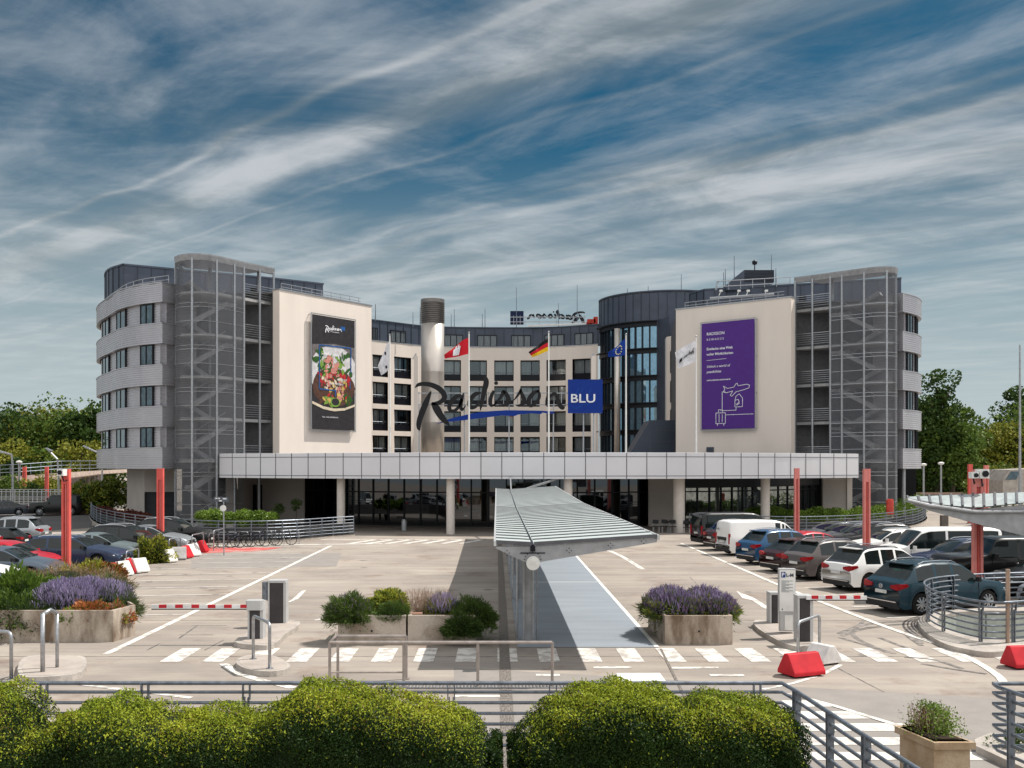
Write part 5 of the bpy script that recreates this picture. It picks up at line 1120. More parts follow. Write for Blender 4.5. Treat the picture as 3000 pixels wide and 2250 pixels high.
for Y in (27.6, 36.0, 44.4, 52.8, 61.2):
    m = MB(); zt = 2.36+cz(Y)
    m.box((CV, Y, zt/2), (.24, .10, zt)); m.box((CV-.13, Y, zt/2), (.05, .26, zt)); m.box((CV+.13, Y, zt/2), (.05, .26, zt)); m.box((CV, Y, zt-.06), (.42, .4, .08)); col_ = cprt(m, 'column', M_cst)
    m = MB(); m.box((CV, Y, .025), (.42, .42, .05)); 
    for dx_ in (-.15, .15):
        m.cyl((CV+dx_, Y-.15, .05), (CV+dx_, Y-.15, .11), .022, n=6); m.cyl((CV+dx_*.35, Y-.06, .6), (CV+dx_*.35, Y-.055, .62), .02, n=6)
    cprt(m, 'base_plate', M_steel, col_)
    m = MB(); m.tube([(CV-.30, Y+.3, 0), (CV-.30, Y+.3, zt)], .03, 6); m.tube([(CV+.24, Y+.2, 0), (CV+.24, Y+.2, zt)], .022, 6); cprt(m, 'downpipe', M_steel, col_)
for Y, h in ((29.5, 1.0), (34.5, 1.05), (41.5, 1.05), (50, 1.05)):
    m = MB(); m.tube(smooth_path([Vector((.30, Y, .45)), Vector((.34, Y, .45+.05)), Vector((.62, Y, .52)), Vector((.62, Y, h+1.0)), Vector((.36, Y, h+1.15))], 4), .028, 6); m.build('hand_loop', pm('loop_pale', (.5, .6, .66), .4, .5), label='pale bent pipe fixed low beside the canopy columns, number %d from the front' % (int(Y)) if 0 else None)
    o_ = COL.objects[-1]; o_.parent = cn
m = MB(); m.bar((.95, 66, 3.2), (.95, 71, 4.4), .09, .09); m.bar((1.3, 66, 3.1), (4.6, 70.5, 4.0), .12, .12); cprt(m, 'tie_strut', M_steel)
# second canopy at the right edge
rc = empty('side_canopy', (18, 36.6, 0), label='flat glass canopy with heavy steel beam entering from the right edge', cat='canopy')
def RP(x, y, Z): return at(x, y, Z)
m = MB()
e0 = [RP(2658, 1455, 37.2), RP(3300, 1430, 37.2)]; e1 = [RP(2664, 1470, 35.6), RP(2860, 1487, 35.6), RP(3300, 1440, 35.6)]
def fe_(t): t *= 3.2; return e1[0].lerp(e1[1], t) if t < 1 else e1[1].lerp(e1[2], (t-1)/2.2)
mp_ = MB()
for i in range(20):
    t0, t1 = i/20, (i+1)/20; a, b, c, d = fe_(t0), fe_(t1), e0[0].lerp(e0[1], min(1, t1)), e0[0].lerp(e0[1], t0)
    m.quad(a, b, c, d); m.quad(*[v-Vector((0, 0, .03)) for v in (a, d, c, b)]); mp_.bar(a+Vector((0, 0, .03)), d+Vector((0, 0, .03)), .07, .05)
m.build('glass_panels', pm('canopy_panel_grey', (.40, .44, .44), .4, .1), rc, world=True); mp_.build('purlin', M_seam, rc, world=True)
m = MB(); m.ext([RP(2656, 1459, 35.7), RP(2690, 1486, 35.7), RP(2860, 1534, 35.7), RP(3040, 1580, 35.7), RP(3300, 1580, 35.7), RP(3300, 1450, 35.7), RP(2866, 1492, 35.7)], (0, .12, 0)); m.tube([RP(2658, 1466, 35.6), RP(2720, 1481, 35.6), RP(2860, 1500, 35.6), RP(3300, 1495, 35.6)], .07, 8); m.build('edge_beam', M_cst, rc, world=True)
m = MB(); m.cyl((24.2, 36.4, 0), (24.2, 36.4, 3.4), .16, n=12); m.build('column', M_cst, rc, world=True)

# ================= STREET FURNITURE =================
M_red = pm('pylon_red', (.70, .12, .10), .5, var=.1, scale=2)
M_redp = pm('pylon_pink', (.74, .25, .22), .5, var=.1, scale=2)
def pylon(X, Y, label, h=4.66, w=.36, mat=None, par_=False):
    r = empty('marker_pylon', (X, Y, 0), label=label, cat='pylon', group='tall red pylons along the parking rows')
    m = MB(); m.box((0, .04, h/2), (w*.55, .10, h)); m.box((-w*.36, 0, h/2), (w*.28, .24, h)); m.box((w*.36, 0, h/2), (w*.28, .24, h)); m.box((0, -.06, h-.32), (w*.5, .10, .64)); m.build('shaft', mat or M_red, r)
    m = MB(); m.box((0, -.03, h*.52), (w*.14, .05, h*.72)); m.build('inset_strip', M_redp if mat is None else M_red, r); 
    m = MB(); m.box((0, 0, .02), (w+.16, .4, .04)); m.build('base_plate', M_steel, r)
    return r
pylon(-18.85, 44.1, 'tall red pylon rising behind the flower bed at the left', w=.33)
COL.objects[-1]
pylon(-18.9, 56.6, 'red pylon just left of the corner of the stair tower')
pylon(18.0, 60.4, 'red pylon before the right end of the canopy, farther of the two', w=.28, mat=M_redp)
pylon(18.0, 49.0, 'red pylon between the white estate and the white minibus', w=.31, mat=M_redp)
pr_ = pylon(17.95, 37.6, 'near right pylon carrying two white camera housings', w=.34, mat=M_redp)
pylon(PX(72, 122), 122, 'distant red pylon behind the black off-roader', w=.42, h=4.7); pylon(PX(137, 116), 116, 'distant red pylon before the footbridge, right of the off-roader', w=.38, h=4.7)
pylon(PX(2842, 84), 84, 'distant thin red pylon left of the camera pylon', w=.34, h=4.95); pylon(PX(2889, 84), 84, 'distant red pylon right of the camera pylon', w=.36, h=4.85, mat=M_redp)
def camera_box(c, s, label, d=(0, -1)):
    r = empty('security_camera', tuple(c), label=label, cat='camera'); m = MB(); m.box((0, 0, 0), (.26*s, .4*s, .26*s), 0, .03); m.build('housing', M_white, r)
    m = MB(); m.cyl((0, -.2*s, 0), (0, -.26*s, 0), .09*s, n=10); m.build('lens', M_dark, r); m = MB(); m.tube([(0, 0, -.13*s), (.05, .05, -.35*s), (.15*s, .2*s, -.3*s)], .03, 5); m.build('bracket', M_dark, r); return r
camera_box(at(2852, 1392, 37.2), .9, 'white camera housing tilted left on the near right pylon'); camera_box(at(2876, 1388, 37.3), 1.3, 'square white camera housing atop the near right pylon'); camera_box(at(182, 1384, 43.8), 1.1, 'round white lamp housing atop the left red pylon')
for i, (x, y0, arm, Z, lb) in enumerate(((38, 1332, (-2, 1322), 100, 'grey street lamp with long arm at the left frame edge'), (172, 1345, (139, 1316), 105, 'grey street lamp with slanted arm before the trees'), (300, 1330, (248, 1309), 112, 'street lamp arm showing beside the curved wing'))):
    r = empty('street_lamp', (PX(x, Z), Z, 0), label=lb, cat='lamp'); m = MB(); m.tube([(PX(x, Z), Z, 0), at(x-1, y0+30, Z), at(x-4, y0, Z), at(arm[0], arm[1], Z)], .10, 6); m.build('pole', M_steel, r, world=True); m = MB(); m.bar(at(arm[0]+14, arm[1]+5, Z), at(arm[0]-4, arm[1]-3, Z), .35, .12); m.build('lamp_head', M_steel, r, world=True)
for x, y0, lb in ((2706, 1366, 'short white-topped lamp post before the ivy wall, left'), (2757, 1362, 'short lamp post before the ivy wall, right of the other'), (56, 1358, 'small lamp post left of the footbridge')):
    Z = 118; r = empty('street_lamp', (PX(x, Z), Z, 0), label=lb, cat='lamp'); m = MB(); m.cyl((PX(x, Z), Z, 0), at(x, y0, Z), .10, n=6); m.build('pole', M_steel, r, world=True); m = MB(); m.lathe([(.12, 0), (.34, .1), (.36, .25), (.1, .35)], at(x, y0, Z), 10); m.build('lamp_head', M_white, r, world=True)
Z = 62.; r = empty('light_mast', (PX(2988, Z), Z, 0), label='very tall slim mast at the right frame edge', cat='mast'); m = MB(); m.cyl((PX(2988, Z), Z, 0), at(2988, 1010, Z), .10, .05, n=8); m.build('pole', M_steel, r, world=True); m = MB(); m.box((PX(2988, Z), Z, 1.6), (.26, .2, .5)); m.build('control_box', M_steel, r, world=True)
Z = 54.; s_ = empty('street_sign', (PX(656, Z), Z, 0), label='grey post with direction plate and round white sign by the left railing', cat='sign')
m = MB(); m.cyl((PX(656, Z), Z, 0), at(655, 1458, Z), .035, n=8); m.build('post', M_steel, s_, world=True)
m = MB(); m.box(at(648, 1463, Z)-Vector((0, .04, 0)), (.78, .03, .26)); dp = m.build('direction_plate', pm('sign_slate', (.10, .12, .15), .4), s_, world=True)
m = MB()
for x, y, w_ in ((635, 1460, .12), (643, 1460, .1), (659, 1461, .2), (647, 1467, .16)): m.box(at(x, y, Z)-Vector((0, .065, 0)), (w_, .01, .07))
m.build('plate_symbols', M_white, dp, world=True); m = MB(); c = at(654, 1489, Z); m.cyl(c-Vector((0, .05, 0)), c-Vector((0, .03, 0)), .17, n=16); m.build('sign_disc', M_white, s_, world=True)

# barriers, machines, totem
M_cab = pm('cabinet_grey', (.50, .50, .50), .5, .2, var=.05); M_cabd = pm('cabinet_dark', (.055, .05, .052), .55, var=.1); M_bar_r = pm('barrier_red', (.48, .02, .03), .5)
def cabinet(x0, x1, yt, yb, z, name, label, cat, side=1, d=.34):
    a = gp(x0, yb, z); b = gp(x1, yb, z); Z = a.y; H_ = zat(yt, Z)-z; W_ = b.x-a.x; cx = (a.x+b.x)/2
    r = empty(name, (cx, Z+d/2, z), label=label, cat=cat)
    m = MB(); m.box((0, 0, H_/2), (W_-.08, d, H_-.0)); m.build('door_panel', M_cabd, r)
    m = MB(); m.box((0, .02, H_+.03), (W_+.06, d+.08, .07), 0, .02); m.box((W_/2+.0, .02, H_/2), (.08, d+.04, H_)); m.box((-W_/2-.0, .02, H_/2), (.05, d+.04, H_)); m.build('housing', M_cab, r); return r, W_, H_
cabinet(787, 834, 1707, 1826, .13, 'ticket_machine', 'tall dark grey ticket machine at the back of the left island', 'machine')
m = MB(); tm = [o for o in COL.objects if o.name.startswith('ticket_machine')][0]; m.box((-.36, .0, .95), (.18, .26, .52), 0, .04); m.box((-.28, .05, .85), (.1, .2, .4)); m.build('card_reader', M_steeld, tm)
r, W_, H_ = cabinet(728, 766, 1772, 1872, .13, 'parking_barrier', 'left parking barrier with red and white arm raised level across the lane', 'barrier')
def arm(r, x_end, L_, z, n):
    m = MB(); m.bar((0, -.26, z), (L_, -.26, z), .05, .10); o = m.build('barrier_arm', pm('arm_white', (.70, .70, .70), .5), r)
    for k in range(n):
        c = L_*(k+.6)/(n+.3); m = MB(); m.box((c, -.26, z+.012), (abs(L_)/n*.45, .058, .085)); m.build('red_stripe', M_bar_r, o)
    m = MB(); m.bar((0, -.26, z-.065), (L_, -.26, z-.065), .04, .025); m.build('rubber_edge', M_trim, o)
arm(r, 0, -(745-447)/108., H_-.04, 6)
m = MB(); m.box((.0, -.16, H_+.0), (W_+.10, .30, .26), 0, .05); m.build('arm_mount', M_cab, r)
r, W_, H_ = cabinet(2340, 2378, 1752, 1880, .13, 'parking_barrier', 'right parking barrier with shorter striped arm towards the parked cars', 'barrier')
arm(r, 0, (2530-2359)/107., H_+.02, 4)
cabinet(2258, 2283, 1742, 1826, .13, 'ticket_machine', 'low dark ticket machine behind the parking sign totem', 'machine')
Z = gp(2305, 1854, .13).y; r = empty('parking_totem', (PX(2305, Z), Z, .13), label='white parking tariff totem with blue P sign on the right island', cat='sign')
m = MB(); m.box((PX(2304, Z), Z, (zat(1842, Z)+zat(1790, Z))/2), (.40, .22, zat(1790, Z)-zat(1854, Z)), -.12, .02); m.build('pedestal', M_cab, r, world=True)
m = MB(); c = (PX(2304, Z), Z-.02, (zat(1665, Z)+zat(1793, Z))/2); m.box(c, (.46, .20, zat(1665, Z)-zat(1793, Z)), -.12, .02); hd = m.build('display_case', M_cab, r, world=True)
U = Vector((cos(-.12), sin(-.12), 0)); n_ = Vector((U.y, -U.x, 0)); o = Vector(c)+n_*.115-U*.17; zt = zat(1665, Z); zb = zat(1793, Z)
def Q(u, v, e=0): return Vector((o.x, o.y, 0))+U*u+n_*e+Vector((0, 0, zb+v*(zt-zb)))
m = MB(); m.quad(Q(-.04, .03, 0), Q(.38, .03, 0), Q(.38, .97, 0), Q(-.04, .97, 0)); m.build('face', M_white, r, world=True)
m = MB(); m.quad(Q(.0, .80, .004), Q(.12, .80, .004), Q(.12, .93, .004), Q(.0, .93, .004)); m.build('blue_square', pm('parking_blue', (.01, .05, .25), .4), hd, world=True)
m = MB(); add_text(m, 'P', .15, Q(.015, .825, .008), U, (0, 0, 1), .002, bold=.004); m.build('letter_p', M_swhite, hd, world=True)
m = MB(); add_text(m, 'L-M', .13, Q(.135, .82, .008), U, (0, 0, 1), .002, bold=.004)
for k in range(11): m.quad(*[Q(*q, .006) for q in ((.01, .72-k*.025), (.32-.1*(k % 3), .72-k*.025), (.32-.1*(k % 3), .728-k*.025), (.01, .728-k*.025))])
m.quad(Q(.02, .06, .006), Q(.05, .06, .006), Q(.05, .09, .006), Q(.02, .09, .006)); m.build('lettering', pm('text_slate', (.04, .05, .09), .5), hd, world=True)
m = MB(); m.box((PX(2307, Z), Z-.13, zat(1822, Z)), (.22, .01, .42), -.12); m.build('notice', M_white, r, world=True)
def hoop(p, q, h, r_, label, group='bent tube hoops', mat=None, z=0.0, slant=0):
    p = Vector(p); q = Vector(q); ro = empty('tube_hoop', tuple((p+q)/2), label=label, cat='hoop', group=group); d = (q-p); up = Vector((0, 0, 1)); rr = min(.12, d.length*.25); dn = d.normalized(); h2 = h-slant
    pts = [p, p+up*(h-rr)]+[p+up*(h-rr)+up*rr*sin(a)+dn*rr*(1-cos(a)) for a in np.linspace(.3, pi/2, 4)]+[q-dn*rr*(1-cos(a))+up*(h2-rr)+up*rr*sin(a) for a in np.linspace(pi/2, .3, 4)]+[q+up*(h2-rr), q]
    m = MB(); m.tube(pts, r_, 8); m.build('tube', mat or M_steel, ro, True, world=True); m = MB(); m.cyl(p+up*.0, p+up*.015, .09, n=10); m.cyl(q, q+up*.015, .09, n=10); m.build('foot_plate', M_steel, ro, world=True); return ro
hoop(gp(742, 1931, .13), gp(790, 1959, .13), 1.05, .038, 'bent tube hoop on the small left island')
hoop(gp(2338, 1922), gp(2401, 1905), .86, .04, 'bent tube hoop behind the red wedge at right', slant=-.05)
hoop(gp(-60, 1980), gp(33, 1990), 1.06, .04, 'bent tube hoop cut by the left frame edge')
Z = gp(125, 1985).y; m = MB(); m.cyl((0, 0, 0), (0, 0, 1.35), .05, n=12); m.cyl((.11, .5, 0), (.11, .5, 1.3), .04, n=10); m.tube([(0, 0, 1.33), (.06, .25, 1.4), (.11, .5, 1.29)], .045, 8); o = m.build('tube_hoop', M_steel, None, True, label='steep narrow tube hoop seen end-on on the left kerb island', cat='hoop', group='bent tube hoops'); o.location = (PX(125, Z), Z, .1)
for i, (a, b, h) in enumerate((((370, 1677), (406, 1666), .95), ((495, 1640), (529, 1634), 1.05), ((562, 1628), (596, 1619), 1.1), ((626, 1614), (655, 1607), 1.15))):
    hoop(gp(*a), gp(*b), h, .03, ('thin hoop between two pale wedges beside the silver grille', 'thin hoop right of the second red pylon', 'thin hoop before the black SUV bonnet', 'thin hoop nearest the bicycle stand')[i], 'thin hoops at the bay heads')
for i, (a, b, h) in enumerate((((2360, 1590), (2392, 1590), .9), ((2421, 1590), (2454, 1592), .8), ((2661, 1655), (2718, 1662), .95), ((2913, 1740), (3010, 1760), 1.0))):
    hoop(gp(a[0], a[1]+12), gp(b[0], b[1]+12), h, .03, ('thin hoop before the dark cars in the right rows', 'thin hoop left of the pylon in the right rows', 'hoop before the navy car headlamp', 'hoop behind the ramp railing at the right edge')[i], 'thin hoops at the bay heads')
M_wred = pm('wedge_red', (.52, .02, .03), .55, var=.1, scale=3); M_wwhite = pm('wedge_white', (.72, .69, .66), .6, var=.12, scale=3); M_wgrey = pm('wedge_grey', (.46, .44, .43), .7, var=.15)
def wedge(px, py, L_, rz, mat, label, h=.52, w=.62):
    p = gp(px, py); m = MB(); b_ = .05
    m.ext([(-L_/2, -w/2, .04), (-L_/2, w/2, .04), (-L_/2, w/2, .12), (-L_/2, .07, h), (-L_/2, -.07, h), (-L_/2, -w/2, .12)], (L_, 0, 0)); o = m.build('concrete_wedge', mat, None, label=label, cat='barrier block', group='triangular barrier blocks')
    bv = o.modifiers.new('b', 'BEVEL'); bv.width = .02; bv.segments = 2; o.location = p; o.rotation_euler = (0, 0, rz); m = MB(); m.box((-L_*.3, 0, .02), (.12, w*.8, .04)); m.box((L_*.3, 0, .02), (.12, w*.8, .04)); m.build('feet', M_dark, o); return o
wedge(2348, 1978, .88, radians(22), M_wred, 'large red triangular block with its ridge level, before the hoop at right')
wedge(2410, 1942, .66, radians(118), M_wwhite, 'white triangular block touching the near red block', h=.46)
wedge(2998, 1955, .8, radians(8), M_wred, 'red block cut by the right frame edge')
wedge(2922, 1765, .8, radians(80), M_wred, 'red block behind the wooden post by the ramp')
for a in ((314, 1694, 10, M_wred, 'red block nearest the flower bed on the left'), (358, 1688, 70, M_wwhite, 'pale block right of the small red block'), (378, 1680, 100, M_wred, 'thin red block squeezed between two pale blocks'), (406, 1678, 60, M_wwhite, 'pale block before the silver car grille'), (492, 1648, 75, M_wwhite, 'pale block beside the second red pylon'), (524, 1640, 20, M_wgrey, 'grey block near the dark car bonnet'), (541, 1636, 80, M_wred, 'pinkish red block behind the grey block'), (562, 1630, 60, M_wwhite, 'white block tilted under the thin hoop'), (590, 1618, 90, M_wred, 'red round-ended block at the end of the red lane')):
    wedge(a[0], a[1], .72, radians(a[2]), a[3], a[4], h=.66, w=.7)
# pit edge frame railing beside the drain
M_pipe = pm('pipe_brownish', (.40, .35, .32), .45, .6, var=.15, scale=4)
fr_ = empty('pipe_barrier', (-1, 22.3, 0), label='galvanised pipe barrier round the grating strip behind the hedge', cat='railing')
m = MB(); Yn, Yf = gp(0, 2013).y, gp(0, 1990).y; T_ = zat(1882, Yn)
xs_ = [PX(x, Yn) for x in (966, 1183, 1400, 1618)]; m.tube([(xs_[0], Yf, T_), (xs_[0], Yn, T_), (xs_[3], Yn, T_)], .035, 8); m.tube([(xs_[0], Yf, T_), (PX(1190, Yf), Yf, T_)], .035, 8); m.tube([(xs_[0], Yn, .32), (xs_[1], Yn, .32)], .022, 6)
m.build('top_rail', M_pipe, fr_, world=True)
for x, Y in [(x, Yn) for x in xs_]+[(xs_[0]+.05, Yf), (PX(1190, Yf), Yf)]:
    m = MB(); m.cyl((x, Y, 0), (x, Y, T_), .033, n=8); m.cyl((x, Y, 0), (x, Y, .02), .08, n=8); m.build('post', M_pipe, fr_, world=True)
m = MB(); Yg = 21.9
for k in range(60): m.box((-2.5+k*.075, Yg, .015), (.03, .42, .03))
m.box((-.28, Yg-.21, .015), (4.6, .02, .03)); m.box((-.28, Yg+.21, .015), (4.6, .02, .03)); m.build('drain_grating', M_steel, kind='structure')
m = MB()
m.ext([gp(1812, 1995, .02)+Vector((0, 0, 0)), gp(1812, 1995, .02)+Vector((1.05, 0, 0)), gp(1812, 1995, .02)+Vector((1.02, .62, .05)), gp(1812, 1995, .02)+Vector((.03, .6, .05))], (0, .02, -.03)); m.build('plastic_sheet', M_white, None, label='flat white sheet lying on the road beyond the right hedge', cat='sheet')
# foreground rail: front run and return
def rail_run(name, base, top_z, nr, label, posts, z0=0.35, bend=.18, r_=.026, gap=.165, mat=None, group=None, cat='railing'):
    ro = empty(name, tuple(base[0])+(0,), label=label, cat=cat, group=group)
    P2 = [Vector((*p, 0)) for p in base]; nor = []
    for i in range(len(P2)):
        d = (P2[min(i+1, len(P2)-1)]-P2[max(i-1, 0)]).normalized(); nor.append(Vector((-d.y, d.x, 0)))
    for k in range(nr):
        z = top_z-(0 if k == 0 else .14+gap*(k-1)); off = bend if k == 0 else (bend*.35 if k == 1 else 0)
        m = MB(); m.tube([p+n_*off+Vector((0, 0, z)) for p, n_ in zip(P2, nor)], r_*(1.25 if k == 0 else 1), 7); m.build('rail', mat or M_steeld, ro, True, world=True)
    for (x, y), (nx, ny) in posts:
        n_ = Vector((nx, ny, 0)); b = Vector((x, y, 0)); m = MB(); t = Vector((-ny, nx, 0))
        for s in (-1, 1): m.bar(b+t*s*.03, b+t*s*.03+Vector((0, 0, top_z-.22)), .014, .09, tuple(n_)); m.bar(b+t*s*.052+Vector((0, 0, top_z-.26)), b+t*s*.052+n_*bend+Vector((0, 0, top_z-.0)), .014, .09, tuple(Vector((n_.x*-.5, n_.y*-.5, .5))))
        m.box((x, y, .02), (.2, .2, .03)); m.build('post', mat or M_steeld, ro, world=True)
    return ro
Zr = 15.6; TZ = zat(2001, Zr); pxs = [-170, 128, 425, 722, 1022, 1322, 1620, 1921, 2218]
cr = [(PX(2290, Zr), Zr), (4.46, 15.15), (4.50, 14.4), (4.56, 13.0), (4.62, 11.9), (4.7, 10.6), (4.8, 9.4)]
base = [(PX(-300, Zr), Zr)]+[(PX(x, Zr), Zr) for x in pxs]+cr
rail_run('guard_railing', base, TZ, 7, 'long grey multi-bar guard railing behind the hedges, turning towards the viewer at right', [((PX(x, Zr), Zr), (0, 1)) for x in pxs]+[((4.47, 15.0), (1, .2)), ((4.535, 13.7), (1, 0)), ((4.585, 12.5), (1, 0)), ((4.65, 11.35), (1, 0))], bend=.0)
base2 = [(PX(2905, 15.5), 15.5), (PX(2925, 15.45), 15.4), (PX(2965, 14.6), 14.6), (7.75, 13.4), (7.9, 12)]
rail_run('guard_railing', [(11.5, 15.6), (7.66, 15.55), (7.62, 15.3), (7.75, 14.4), (7.95, 13.2), (8.1, 12)], TZ, 7, 'short multi-bar guard railing at the lower right corner', [((7.66, 15.0), (-1, 0)), ((9.4, 15.58), (0, 1))], bend=.0)
# ramp railing
RB = [gp(*p) for p in ((3080, 1884), (2969, 1897), (2918, 1899), (2873, 1895), (2818, 1882), (2764, 1864), (2733, 1848), (2719, 1835), (2716, 1822), (2728, 1812), (2752, 1805), (2792, 1799), (2881, 1791), (3080, 1783))]
rp = [(p.x, p.y) for p in smooth_path(RB, 4)]
rail_run('ramp_railing', rp, 1.22, 7, 'curved six-bar steel railing around the ramp opening at right', [((RB[i].x, RB[i].y), (0, .0001+(-1 if i < 7 else 1))) for i in (1, 3, 5, 7, 9, 11, 12)], bend=.08, gap=.165)
m = MB(); p = gp(2947, 1897); m.cyl((0, 0, 0), (0, 0, 1.98), .055, n=10); o = m.build('wooden_post', pm('post_wood', (.36, .26, .20), .8, var=.2, scale=4, stretch=(3, 3, .3)), None, label='brown round post standing at the ramp railing', cat='post'); o.location = (p.x, p.y-.1, .1)
# building-side railings
def side_rail(pts, name, label, h=1.35, nr=6, step=2):
    P = smooth_path([gp(*q) for q in pts], 5); ro = empty(name, tuple(P[0]), label=label, cat='railing')
    for k in range(nr):
        m = MB(); z = h-k*.21; m.tube([p+Vector((0, 0, z)) for p in P], .024 if k else .034, 5); m.build('rail', M_steeld, ro, world=True)
    for i in range(0, len(P), step):
        m = MB(); p = P[i]; m.bar(p, p+Vector((0, 0, h)), .06, .05, (0, 1, 0)); m.build('post', M_steeld, ro, world=True)
    m = MB(); m.sweep([(p.x, p.y) for p in P], [(-.1, 0), (.12, 0), (.12, .16), (-.14, .16)]); m.sweep([(p.x, p.y) for p in P][::-1], [(-.1, 0), (.12, 0), (.12, .16), (-.14, .16)]); m.build('kerb', M_conc, ro, world=True)
    m = MB(); m.sweep([(p.x, p.y+.35) for p in P], [(0, 0), (0, .95)]); m.build('shade_backing', pm('railing_shade_panel', (.07, .07, .07), .8), ro, world=True)  # dark sheet added behind the rails to stand in for shade
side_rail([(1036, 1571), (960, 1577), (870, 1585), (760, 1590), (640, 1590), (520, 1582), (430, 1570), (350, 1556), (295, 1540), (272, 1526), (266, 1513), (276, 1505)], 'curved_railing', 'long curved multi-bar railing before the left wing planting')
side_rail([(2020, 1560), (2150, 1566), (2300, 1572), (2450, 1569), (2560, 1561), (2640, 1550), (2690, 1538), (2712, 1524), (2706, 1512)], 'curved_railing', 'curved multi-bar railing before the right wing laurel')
m = MB()
for i, (x, y) in enumerate(((1915, 1560), (1940, 1560), (1965, 1560), (1990, 1558), (2010, 1556))):
    pass
for i, x in enumerate((612, 640, 668, 700, 735, 770, 806, 850)):
    a = gp(x, 1604-i*1.5); hoop(a, a+Vector((.55, 0, 0)), .85, .02, 'cycle stand hoop in the row before the left railing', 'cycle stand hoops')
def bicycle(x, y, rz, label):
    p = gp(x, y); ro = empty('bicycle', (p.x, p.y, 0), rz, label=label, cat='bicycle', group='bicycles at the stand'); 
    for s in (-.52, .52):
        m = MB(); m.tube([(s+.33*cos(a), 0, .34+.33*sin(a)) for a in np.linspace(0, 2*pi, 19)[:-1]], .022, 5, closed=True)
        for a in np.linspace(0, pi, 6)[:-1]: m.bar((s-.32*cos(a), 0, .34-.32*sin(a)), (s+.32*cos(a), 0, .34+.32*sin(a)), .006, .006)
        m.build('wheel', M_tyre, ro)
    m = MB()
    for a, b in (((-.52, .34), (-.12, .32)), ((-.12, .32), (-.22, .82)), ((-.52, .34), (-.2, .72)), ((-.2, .72), (.38, .78)), ((-.12, .32), (.40, .70)), ((.52, .34), (.36, .92))): m.bar((a[0], 0, a[1]), (b[0], 0, b[1]), .035, .035)
    m.build('frame', random.choice([black, navy, dgrey]), ro); m = MB(); m.box((-.24, 0, .87), (.26, .14, .05), 0, .04); m.build('saddle', M_trim, ro); m = MB(); m.tube([(.28, -.27, .98), (.38, -.1, .97), (.38, .1, .97), (.28, .27, .98)], .018, 5); m.build('handlebar', M_trim, ro)
for x, y, a, lb in ((648, 1606, .25, 'bicycle at the left end of the cycle stand'), (676, 1605, .1, 'second bicycle from the left at the cycle stand'), (712, 1602, -.2, 'bicycle in the middle of the cycle stand'), (750, 1601, .15, 'bicycle right of the middle of the cycle stand'), (786, 1599, .05, 'bicycle near the right end of the cycle stand'), (828, 1597, .3, 'last bicycle at the right end of the cycle stand')): bicycle(x, y, a, lb)
# terrace furniture by the right columns
for i, (x, Z) in enumerate(((1922, 72), (1948, 72.4), (1972, 72), (2012, 71), (2030, 70.6))):
    r = empty('terrace_chair', (PX(x, Z), Z, 0), label=('leftmost dark chair by the cream wall under the canopy', 'second dark chair by the cream wall', 'chair nearest the wide column', 'metal chair right of the wide column', 'rightmost metal chair beside the black minibus')[i], cat='chair', group='chairs under the canopy'); m = MB()
    for a in (-.2, .2):
        for b in (-.2, .2): m.bar((a, b, 0), (a, b, .45 if b < 0 else .95), .03, .03, (0, 1, 0))
    m.build('leg_frame', M_steel, r); m = MB(); m.box((0, 0, .46), (.46, .46, .04)); m.build('seat', M_trim, r); m = MB(); m.box((0, .2, .8), (.44, .03, .28)); m.build('backrest', M_trim, r)
for x, Z in ((1958, 73.5),):
    r = empty('terrace_table', (PX(x, Z), Z, 0), label='dark square terrace table among the chairs under the canopy', cat='table'); m = MB(); m.box((0, 0, .74), (.8, .8, .03)); m.build('tabletop', M_trim, r); m = MB(); m.cyl((0, 0, 0), (0, 0, .73), .04, n=8); m.box((0, 0, .02), (.45, .45, .03)); m.build('pedestal', M_steel, r)
p = gp(1184, 1556); m = MB(); m.lathe([(.16, 0), (.2, .05), (.2, .75), (.17, .8), (.17, .86)], (0, 0, 0), 14); o = m.build('litter_bin', M_steel, None, label='round grey litter bin before the lobby glass', cat='bin'); o.location = p
for x, y0, y1, Z, lb in ((1834-1467, 1480, 1520, 70, ''),): pass
Z = 66; m = MB(); m.cyl((0, 0, 0), (0, 0, 1.15), .28, n=14); m.cyl((0, 0, 1.15), (0, 0, 1.2), .2, n=14); o = m.build('fire_hydrant_post', pm('post_red', (.60, .08, .06), .5), None, label='thick red post before the right stair tower', cat='post'); o.location = (PX(2607, 79), 79, 1.0)
m = MB(); m.box((0, 0, .45), (.55, .4, .9), 0, .04); o = m.build('service_cabinet', pm('cabinet_brown', (.13, .11, .10), .6), None, label='small brown cabinet on the curved drive under the far canopy', cat='cabinet'); o.location = gp(2766, 1543)
m = MB(); m.box((0, 0, .55), (.55, .5, 1.1), 0, .04); o = m.build('service_cabinet', M_dark, None, label='dark cabinet right of the wooden planters at far left', cat='cabinet'); o.location = gp(269, 1497)
m = MB(); m.box((0, 0, .3), (.5, .45, .6), 0, .03); m.box((0, 0, .85), (.42, .4, .5), 0, .03); o = m.build('waste_bin', M_white, None, label='white and black waste bin between the planters at far left', cat='bin'); o.location = gp(220, 1496)
